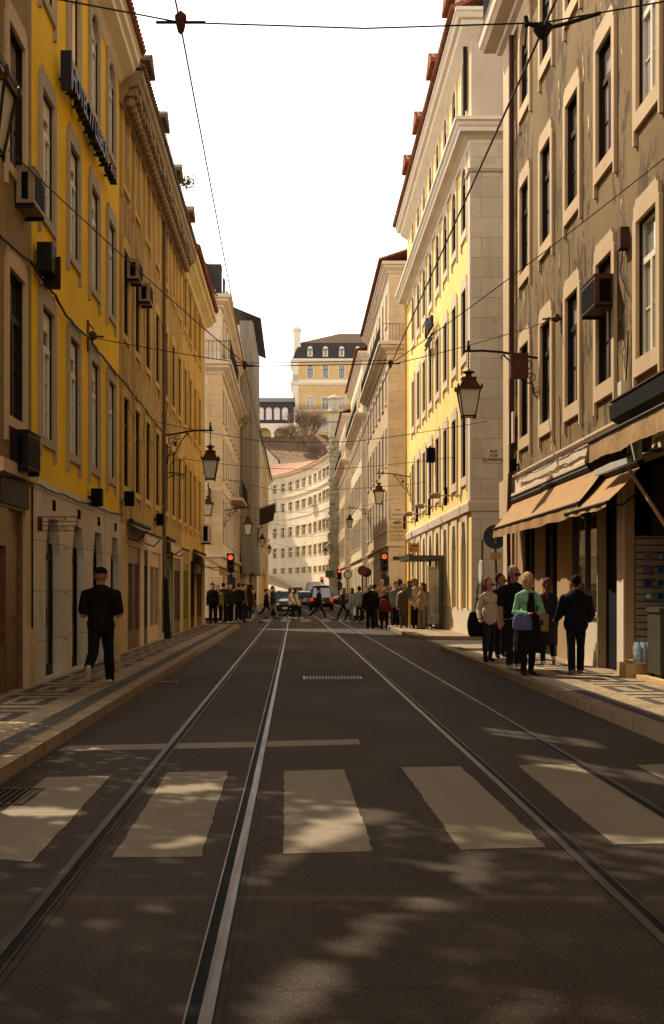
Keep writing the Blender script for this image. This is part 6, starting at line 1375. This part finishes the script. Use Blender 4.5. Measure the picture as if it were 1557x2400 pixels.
    if near:
        for sx in (-1,1):
            if glasses:
                continue
            q=MB(); q.lathe([(0,-.006),(.011,-.003),(.012,.0),(0,.006)],10,ax='y'); m_=q.me('eye',em); 
            for v in m_.vertices: c=v.co.copy(); v.co=hd+Sd*(sx*.033+c.x*1.3)+F_*(.089-c.y)+Vector((0,0,.025+c.z*.7))
            part('eye',m_,'')
        q=MB(); q.box(-.024,.024,-.004,.004,-.005,.005); m_=q.me('lips',lipm)
        for v in m_.vertices: c=v.co.copy(); v.co=hd+Sd*c.x+F_*(.094-abs(c.x)*.35-c.y)+Vector((0,0,-.045+c.z))
        part('lips',m_,'')
    if glasses:
        q=MB()
        for sx in (-1,1): q.lathe([(0,-.004),(.027,-.004),(.027,.002),(0,.002)],12,(sx*.034,0,0),ax='y')
        q.box(-.01,.01,-.004,0,.004,.01)
        for sx in (-1,1): q.box(sx*.086-.002,sx*.086+.002,-.0,.10,.006,.012); q.box(min(sx*.06,sx*.088),max(sx*.06,sx*.088),-.003,.001,.006,.012)
        m_=q.me('sunglasses',em)
        for v in m_.vertices: c=v.co.copy(); v.co=hd+Sd*c.x+F_*(.110-c.y)+Vector((0,0,.027+c.z))
        part('sunglasses',m_,'')
    t['hands']='' ; del t['hands']
    return t,hands,s,ofs,part,ch
def plain_skin(k):
    n_='skin_'+k
    if n_ not in M: M[n_]=plain(n_,SK[k],.6,0.0,.25,var=.08,scale=20)
    return M[n_]
def wpt(t,v,s,ofs): # body point in world
    v=Vector(v)*s; v.z+=ofs; return t.matrix_basis@v if False else Matrix.Translation(t.location)@Matrix.Rotation(t.rotation_euler.z,4,'Z')@v
def handbag(label,pt,rz,w,d,h,col,strap=None,name='handbag',cat='bag'):
    b=thing(name,label,cat,tuple(pt),rz); f=Fig(); [f.c('b',(-w*(.24+.12*q/6),0,-h*.95*q/6),(w*(.22+.14*q/6),0,-h*(.95*q/6+.03)),d*(.30+.22*math.sin(PI*(q+1.2)/8)),d*(.30+.22*math.sin(PI*(q+1.2)/8)),1.0) for q in range(7)]
    link('bag_body',f.skin('bag_body',.012,b,cm(col,CL[col]),smooth=3,disp=.01),b)
    if strap: mb=MB(); mb.tube(strap,.010,5); mb.obj('strap',cm(col,CL[col]),b)
    return b
# -- the man on the left pavement, walking away
person('man in black t-shirt, joggers and backward black cap walking away past the hotel doors',-2.87,18.8,180,1.74,1.22,'black','black','cream','tan','bald','bald',stride=.30,knee=(.05,.85),arms=((.0,1.75),(.0,1.75)),armout=(.13,.13),cross=True,sleeve='short',near=True,cap=True)
t=thing('wooden_post','bare orange-brown wooden board standing against the hotel wall ahead of the walking man','wooden board',(-3.62,25.3,.126)); mb=MB(); mb.box(-.10,.12,-.12,.12,0,1.25); mb.obj('board',M['wood_p'],t)
t=thing('leaning_board','dark board leaning on the ochre shopfront','leaning board',(-3.6,36.8,.126)); mb=MB(); mb.prism([(-.2,0),(.0,0),(-.10,1.75),(-.2,1.75)],-.1,.1); mb.obj('board',M['wood_d'],t)
# -- the near group on the right pavement
T,hn,s,o_,pt,c_=person('woman with auburn hair in a beige sweater carrying a big black shoulder bag',3.74,24.9,12,1.62,.92,'beige','jeans','black','light','auburn','bob',stride=.12,knee=(0,.25),arms=((.05,.75),(.0,.1)),armout=(.3,.15),near=True,female=True,glasses=True,hturn=.5)
handbag('large slouchy black shoulder bag on the arm of the woman in the beige sweater',wpt(T,(-.27,.03,.98),s,o_),R(35),.30,.20,.36,'black',[(-.02,0,.1),(.06,.02,.45),(.1,.03,.62),(.02,.0,.45),(.05,-.03,.1)])
T,hn,s,o_,pt,c_=person('tall grey-haired man with sunglasses in a black t-shirt facing the camera',3.86,22.7,8,1.80,1.1,'black','dark','cream','tan','grey','short',stride=.1,knee=(0,.2),arms=((.05,.35),(.05,.3)),armout=(.15,.12),sleeve='short',near=True,glasses=True,hturn=.25)
hm=MB(); V=[]; n=26
for k,(zz,r) in enumerate(((.90,.165),(.855,.168))):
    for i in range(n): a=2*PI*i/n; V.append((r*1.1*math.cos(a),r*.95*math.sin(a),zz+.012*math.sin(3*a)))
pt('undershirt',mesh('undershirt',V,[(i,(i+1)%n,n+(i+1)%n,n+i) for i in range(n)],cm('white',CL['white']),smooth=True),'white')
person('man in dark clothes half hidden behind the tall grey-haired man',4.22,26.4,5,1.72,1.0,'black','black','black','tan','black','short',stride=.15,knee=(0,.3),near=True,glasses=True,hturn=.9)
T,hn,s,o_,pt,c_=person('blonde woman in a mint green cardigan and long black dress holding her hands together',3.80,21.0,10,1.66,1.02,'mint','black','dark','light','blonde','bob',stride=.1,knee=(0,.15),arms=((.15,1.35),(.15,1.35)),armout=(.28,.28),cross=True,near=True,female=True,skirt=.68,hturn=-.25)
mb=MB(); mb.prism([(-.045,1.42),(.04,1.42),(.075,1.05),(.06,.88),(-.05,.88),(-.07,1.1)],-.175,-.120); pt('dress_front',mb.me('dress_front',cm('black',CL['black'])),'black')
handbag('lavender crossbody bag held at the waist of the woman in the mint cardigan',wpt(T,(-.17,-.20,1.02),s,o_),R(14),.34,.13,.20,'lav',[(.12,0,-.02),(.16,.04,.12),(.22,.08,.26),(.27,.16,.40),(.26,.26,.42)])
T,hn,s,o_,pt,c_=person('woman with a long ponytail in a long dark coat walking away, one heel lifted',4.70,24.0,176,1.62,.95,'dark','navy','cream','light','auburn','pony',stride=.22,knee=(.95,.05),arms=((.1,.2),(-.1,.2)),near=True,female=True,coat=.62)
b=thing('paper_bag','brown paper shopping bag with a small dark print carried beside the woman in the coat','shopping bag',(4.27,22.3,.80),R(-8)); mb=MB(); mb.slab([(-.12,-.05),(.12,-.05),(.12,.05),(-.12,.05)],0,.29); mb.obj('bag_body',plain('kraft_paper',(.28,.15,.065),.8),b); mb=MB(); mb.box(-.02,.03,-.053,-.0505,.10,.19); mb.obj('bag_print',cm('dark',CL['dark']),b); mb=MB(); mb.tube([(-.08,-.03,.29),(-.05,-.03,.39),(.05,-.03,.39),(.08,-.03,.29)],.006,5); mb.obj('handle',cm('tan',CL['tan']),b)
person('man in a bulky black hooded jacket and jeans walking away by the shop window',4.63,21.2,178,1.62,1.16,'navy','navy','grey','tan','black','short',stride=.16,knee=(.0,.1),arms=((.25,.85),(.25,.85)),armout=(.22,.22),near=True,jacket=True)
# -- people waiting at the left corner
G1='people waiting at the left corner of the junction'
L1=[(-3.62,55.2,175,1.70,'black','black','brown','short','man in black at the far left of the corner crowd, by the golden house'),
(-3.40,55.6,10,1.60,'tan','black','brown','long','woman in a light brown top in the left corner crowd'),
(-3.05,56.4,-20,1.68,'black','black','black','short','man in black just behind the woman in the light brown top'),
(-2.85,55.0,25,1.66,'dark','black','black','long','long-haired woman in dark coat in the middle of the left corner crowd'),
(-3.3,58.0,160,1.72,'navy','dark','black','short','man in navy standing at the back of the left corner crowd'),
(-2.52,55.8,190,1.70,'black','black','brown','short','short-haired man in black facing away in the left corner crowd'),
(-2.35,57.5,80,1.68,'brown','black','black','short','man in a brown coat in the left corner crowd'),
(-2.62,59.5,60,1.64,'teal','black','brown','long','woman in teal near the kerb end of the left crowd')]
for i,(x,yy,fc,H,tp,bt,hr,hs,lb) in enumerate(L1): person(lb,x,yy,fc,H,1.0+.05*(i%3),tp,bt,'cream' if i%2 else 'dark','light',hr,hs,stride=.05,group=G1,jacket=(i%2==0),female=(hs=='long'),arms=((.1,.5+.3*(i%3)),(.05,.3)))
person('man in a dark rust top and pale jeans stepping off the left kerb',-2.05,60.5,95,1.70,1.0,'rust','ljeans','dark','light','brown','short',stride=.42,knee=(0,.45),z=.0)
person('small distant figure with a red bag on the left pavement under the scaffolding',-3.3,84,0,1.68,1.0,'black','dark','dark','light','black','short',stride=.1)
handbag('red bag by the distant figure under the scaffolding',(-3.12,83.8,.75),0,.4,.2,.4,'red')
# -- people on the far crossing
person('man in a blue coat and khaki trousers walking across in front of the car',-1.25,68.5,92,1.78,1.05,'blue','khaki','dark','light','brown','short',stride=.3,knee=(0,.35),z=0,jacket=True)
person('person in dark clothes walking just behind the man in the blue coat',-1.62,69.3,95,1.68,1.0,'black','jeans','dark','light','black','short',stride=.5,knee=(0,.5),z=0,jacket=True)
person('woman in a cream jacket with long dark hair crossing in front of the car',-.32,68.8,100,1.66,.98,'cream','black','white','light','auburn','long',stride=.25,knee=(0,.3),z=0,jacket=True,female=True,arms=((.2,.6),(.2,.6)))
person('woman in a beige hooded jacket crossing, right of the woman with long hair',-.02,69.3,95,1.62,.98,'beige','black','white','light','brown','bob',stride=.3,knee=(0,.3),z=0,jacket=True,female=True)
person('person in a black and white patterned jacket striding across the far crossing',1.22,68.9,88,1.76,1.1,'pattern' if False else 'black','black','tan','tan','black','short',stride=.48,knee=(0,.4),z=0,jacket=True)
T=person('woman in a grey-green coat walking left on the right half of the crossing',2.72,63.2,-88,1.68,1.0,'greengrey','black','dark','light','brown','long',stride=.45,knee=(.1,.35),z=0,jacket=True,coat=.35,female=True)[0]
handbag('white tote bag carried by the woman in the grey-green coat',(2.98,62.8,.72),R(5),.40,.14,.40,'white',[(-.1,0,.08),(-.05,0,.3),(.05,0,.3),(.1,0,.08)],'tote_bag','tote bag')
person('dark figure just ahead of the woman in the grey-green coat',2.42,66.0,-90,1.7,1.0,'black','black','dark','light','auburn','long',stride=.4,knee=(0,.3),z=0,female=True)
person('man with reddish face in black at the right end of the far crossing',3.15,64.5,-30,1.76,1.05,'black','black','dark','light','brown','short',stride=.3,knee=(0,.3),z=0,jacket=True)
person('woman in dark green behind the grey-haired man by the right kerb',3.42,62.5,-40,1.72,1.05,'green','black','dark','light','brown','long',stride=.3,knee=(0,.2),z=.0,jacket=True,female=True)
# -- two older people standing with their backs to us
person('stocky grey-haired man in a black jacket seen from behind by the right kerb',2.9,50.2,180,1.74,1.22,'black','black','dark','light','grey','short',stride=.04,z=0,jacket=True)
T=person('woman with curly blonde hair and dark jacket seen from behind beside the grey-haired man',3.42,49.8,178,1.56,1.05,'dark','black','dark','light','curly','curly',stride=.03,z=0,jacket=True,female=True)[0]
handbag('dark red backpack on the curly-haired woman',(3.42,49.62,1.12),0,.34,.2,.36,'red',name='backpack',cat='backpack')
# -- the bus stop queue
G2='people waiting at the bus stop'
Q=[(3.82,49.0,20,1.70,'grey','black','black','short','man in grey at the left end of the bus stop queue'),
(3.98,47.3,-10,1.60,'brown','brown','brown','bob','woman in a long brown coat and sunglasses in the bus stop queue'),
(4.12,50.5,150,1.74,'navy','dark','black','short','man in navy behind the bus stop queue'),
(4.02,48.2,200,1.62,'cream','brown','curly','curly','curly-haired woman in a cream jacket beside the yellow post'),
(4.38,46.9,15,1.78,'beige','black','black','short','bearded man in a tan jacket reading his phone under the bus shelter'),
(4.62,50.6,0,1.90,'tan','dark','bald','bald','tall bald man standing behind the others at the bus stop'),
(4.66,46.6,-25,1.62,'khaki','khaki','brown','bob','woman in a khaki coat raising a hand to her face at the bus stop'),
(4.80,48.8,-40,1.66,'tan','khaki','brown','long','long-haired woman at the back of the bus shelter')]
for i,(x,yy,fc,H,tp,bt,hr,hs,lb) in enumerate(Q): person(lb,x,yy,fc,H,1.05,tp,bt,'dark' if i%3 else 'cream','tan' if i==4 else 'light',hr,hs,stride=.04,group=G2,jacket=True,female=hs in('bob','long','curly'),coat=.5 if i in(1,6) else None,arms=((.3,1.5),(.25,.9)) if i in(4,6) else ((.1,.4),(.05,.3)),glasses=(i==1))
# more of the crowd: copies of a few waiting figures turned and moved, each its own thing
def copy_tree(o,par=None):
    c=o.copy(); COL.objects.link(c); c.parent=par
    for ch_ in o.children: copy_tree(ch_,c)
    return c
PE=[o for o in bpy.data.objects if o.name.startswith('person') and o.get('group')==G1]; PQ=[o for o in bpy.data.objects if o.name.startswith('person') and o.get('group')==G2]
for i,(x,yy,rz_,sc_,lb) in enumerate(((-3.15,60.5,30,.98,'dark figure at the back of the left corner crowd, near the shop wall'),(-2.75,61.5,170,1.02,'dark figure facing away at the back of the left corner crowd'),(-3.5,53.9,-15,.97,'dark figure nearest the golden house wall in the left corner crowd'),(-2.2,58.8,200,.99,'dark figure at the kerb edge of the left corner crowd'),(-2.45,63.2,40,1.0,'dark figure behind the man stepping off the left kerb'),(-3.0,70.5,0,1.0,'dark figure on the pavement beyond the left traffic light'),(-2.6,74,180,1.0,'dark figure further along the left pavement past the lights'))):
    c=copy_tree(PE[(i*3+2)%len(PE)]); c.location=(x,yy,.126); c.rotation_euler.z=R(rz_); c.scale=(sc_,)*3; c['label']=lb
for i,(x,yy,rz_,sc_,lb) in enumerate(((3.75,51.5,0,1.0,'figure at the back left of the bus stop queue'),(4.25,52.6,170,1.03,'taller figure at the very back of the bus stop queue'),(4.5,45.9,-60,.97,'figure nearest us under the bus shelter roof'),(3.3,53.5,100,1.0,'figure stepping between the kerb and the bus stop queue'),(3.9,58.5,20,1.0,'figure on the pavement behind the bus shelter'),(3.0,61.0,180,.98,'dark figure near the far end of the crossing on the right'),(4.95,49.9,10,.98,'figure close to the yellow arcade behind the shelter glass'))):
    c=copy_tree(PQ[(i*3+1)%len(PQ)]); c.location=(x,yy,.126 if x>3.6 else 0); c.rotation_euler.z=R(rz_); c.scale=(sc_,)*3; c['label']=lb
# ================================================================== VEHICLES
M['glass_car']=glass('dark_car_glass',(.02,.025,.03),.04,1.9); M['tyre']=flat('tyre_rubber',(.012,.011,.010),.85); M['rim']=flat('dull_alloy',(.25,.24,.22),.35,.9)
M['tail']=flat('red_tail_lamp',(.8,.03,.01),.3,emit=.5); M['plate']=flat('number_plate',(.55,.52,.42),.5); M['headl']=flat('headlamp_lens',(.65,.63,.58),.15)
def carpaint(n,c): 
    m=N(n); m.b.inputs['Coat Weight'].default_value=.8; m.b.inputs['Coat Roughness'].default_value=.05; return m.fin(c,.35,.3,spec=.5)
def car(label,x,y,rz,paint,L=4.1,W=1.76,H=1.48,kind='hatch',z=0.0,rear=False,name='parked_car',cat='car',sunroof=False):
    """local +x = forward"""
    t=thing(name,label,cat,(x,y,z),rz); hw=W/2; 
    if kind=='van': top=[(-L/2,.55,H-.1),(-L/2+.05,1.0,H),(L/2-1.1,1.05,H),(L/2-.75,1.05,H-.35),(L/2-.35,1.0,1.15),(L/2-.05,.8,.9),(L/2,.5,.55)]
    elif kind=='mpv': top=[(-L/2,.55,.95),(-L/2+.12,1.0,H-.15),(-L/2+.4,1.02,H),(L/2-1.9,1.0,H),(L/2-1.15,.98,1.05),(L/2-.3,.85,.88),(L/2,.5,.55)]
    else: top=[(-L/2,.5,.85),(-L/2+.12,.92,1.05),(-L/2+.55,.95,H-.08),(-.5,.95,H),(.25,.93,H-.06),(L/2-1.05,.92,1.0),(L/2-.35,.80,.86),(L/2,.45,.55)]
    # stations along the length
    n=18; xs=[-L/2+L*i/n for i in range(n+1)]
    def interp(xx,k):
        for a,b in zip(top,top[1:]):
            if a[0]<=xx<=b[0]+1e-6: q=(xx-a[0])/(b[0]-a[0]+1e-9); return a[k]+(b[k]-a[k])*q
        return top[-1][k]
    V=[];sec=None
    for xx in xs:
        zb=min(interp(xx,1),interp(xx,2)); zr=interp(xx,2); e=1-max(0,(abs(xx)/(L/2))-.75)**2*1.6; w_=hw*e; tw=w_*(.76 if kind!='van' else .9); lo=.28 if abs(xx)>L/2-.2 else .2
        sec=[(-w_*.85,lo),(-w_,.42),(-w_*1.0,.65),(-w_*.97,zb),(-tw if zr>zb+.05 else -w_*.9,zr-.05 if zr>zb+.05 else zb+.0),(-tw*.7,zr),(0,zr+.02)]
        sec+= [(-a,b) for a,b in sec[-2::-1]]
        V+=[(xx,a,b) for a,b in sec]
    k=len(sec); Fc=[(i*k+j,i*k+j+1,(i+1)*k+j+1,(i+1)*k+j) for i in range(n) for j in range(k-1)]+[tuple(range(k)),tuple(range((n+1)*k-1,n*k-1,-1))]+[(i*k,(i+1)*k,(i+1)*k+k-1,i*k+k-1) for i in range(n)]
    me=mesh('body',V,Fc,M[paint],smooth=True); b=link('body',me,t); sb=b.modifiers.new('s','SUBSURF'); sb.levels=1; sb.render_levels=1
    # glass: windscreen, rear window, sides, laid proud of the body
    zbelt=.98; 
    def gq(nm,pts): mb=MB(); mb.add(pts,[tuple(range(len(pts)))]); return mb.obj(nm,M['glass_car'],t)
    if kind=='hatch': fx0,fz0,fx1,fz1=L/2-1.12,1.04,.22,H-.10; rx0,rz0,rx1,rz1=-L/2+.07,1.02,-L/2+.5,H-.12
    elif kind=='mpv': fx0,fz0,fx1,fz1=L/2-1.15,1.10,L/2-1.85,H-.08; rx0,rz0,rx1,rz1=-L/2+.02,1.0,-L/2+.18,H-.22
    else: fx0,fz0,fx1,fz1=L/2-.36,1.2,L/2-.72,H-.42; rx0,rz0,rx1,rz1=-L/2-.03,1.3,-L/2+.0,H-.3
    w0,w1=hw*.84,hw*.68
    gq('windscreen',[(fx0+.04,-w0,fz0),(fx0+.04,w0,fz0),(fx1+.05,w1,fz1),(fx1+.05,-w1,fz1)]); gq('rear_window',[(rx0-.05,-w0*.9,rz0),(rx0-.05,w0*.9,rz0),(rx1-.06,w1,rz1),(rx1-.06,-w1,rz1)])
    for sy in (-1,1): gq('side_window',[(rx1+.15,sy*(hw*.985),1.02),(fx0-.25,sy*(hw*.985),1.02),(fx1-.05,sy*(hw*.82),H-.13),(rx1+.3,sy*(hw*.82),H-.13)])
    for wx in (-L/2+.75,L/2-.8):
        for sy in (-1,1):
            wh=MB(); wh.lathe([(.24,-.1),(.31,-.1),(.325,-.06),(.325,.06),(.31,.1),(.24,.1)],20,(0,0,0),ax='y'); wo=wh.obj('wheel',M['tyre'],t,(wx,sy*(hw-.1),.325),smooth=False); r_=MB(); r_.lathe([(0,-.1),(.2,-.09),(.235,-.06),(.235,.06),(.2,.09),(0,.1)],14,ax='y'); r_.obj('rim',M['rim'],wo)
    for sy in (-1,1):
        q=MB(); q.box(L/2-.18,L/2-.02,min(sy*hw*.5,sy*hw*.88),max(sy*hw*.5,sy*hw*.88),.62,.78); q.obj('headlight',M['headl'],t)
        q=MB(); q.box(-L/2-.02,-L/2+.1,min(sy*hw*.68,sy*hw*.92),max(sy*hw*.68,sy*hw*.92),.72,.98 if kind!='van' else 1.2); q.obj('tail_light',M['tail'],t)
        q=MB(); q.lathe([(0,-.09),(.07,-.06),(.08,.04),(0,.08)],8,(fx0-.3,sy*(hw+.08),1.05),ax='y'); q.obj('mirror',M[paint],t)
    q=MB(); q.box(L/2-.005,L/2+.02,-.26,.26,.38,.50); q.obj('number_plate',M['plate'],t); q=MB(); q.box(-L/2-.025,-L/2+.0,-.26,.26,.55,.67); q.obj('number_plate',M['plate'],t); q=MB(); q.box(L/2-.08,L/2+.005,-.5,.5,.52,.62); q.box(L/2-.1,L/2-.01,-.62,.62,.22,.34); q.obj('grille',M['tyre'],t)
    return t
for n_,c_ in (('paint_dark',(.035,.032,.03)),('paint_white',(.62,.60,.55)),('paint_black',(.008,.008,.008)),('paint_red',(.16,.012,.01)),('paint_grey',(.07,.07,.07))): M[n_]=carpaint(n_,c_)
car('dark grey hatchback facing us, stopped at the far crossing behind the walkers',-.60,81.0,R(-90),'paint_dark',4.2,1.82,1.55,'hatch',name='stopped_car')
car('black people carrier seen from behind with lit red tail lamps on the right track',1.94,101,R(90),'paint_black',4.6,1.86,1.95,'mpv',name='stopped_van',cat='van')
car('small dark car seen from behind just left of the black people carrier',.75,117,R(90),'paint_grey',4.0,1.7,1.5,'hatch',name='stopped_car')
car('white panel van seen from behind beyond the black people carrier',1.86,133,R(90),'paint_white',5.2,1.9,2.45,'van',name='stopped_van',cat='van')
car('white hatchback parked on the sunlit ramp at the street\'s end',.15,163,R(90),'paint_white',4.0,1.72,1.5,'hatch',z=.58)
car('dark red car nosing out of the side street on the right',5.6,134,R(180),'paint_red',4.2,1.76,1.45,'hatch',name='waiting_car')

bpy.data.scenes.remove(TS)
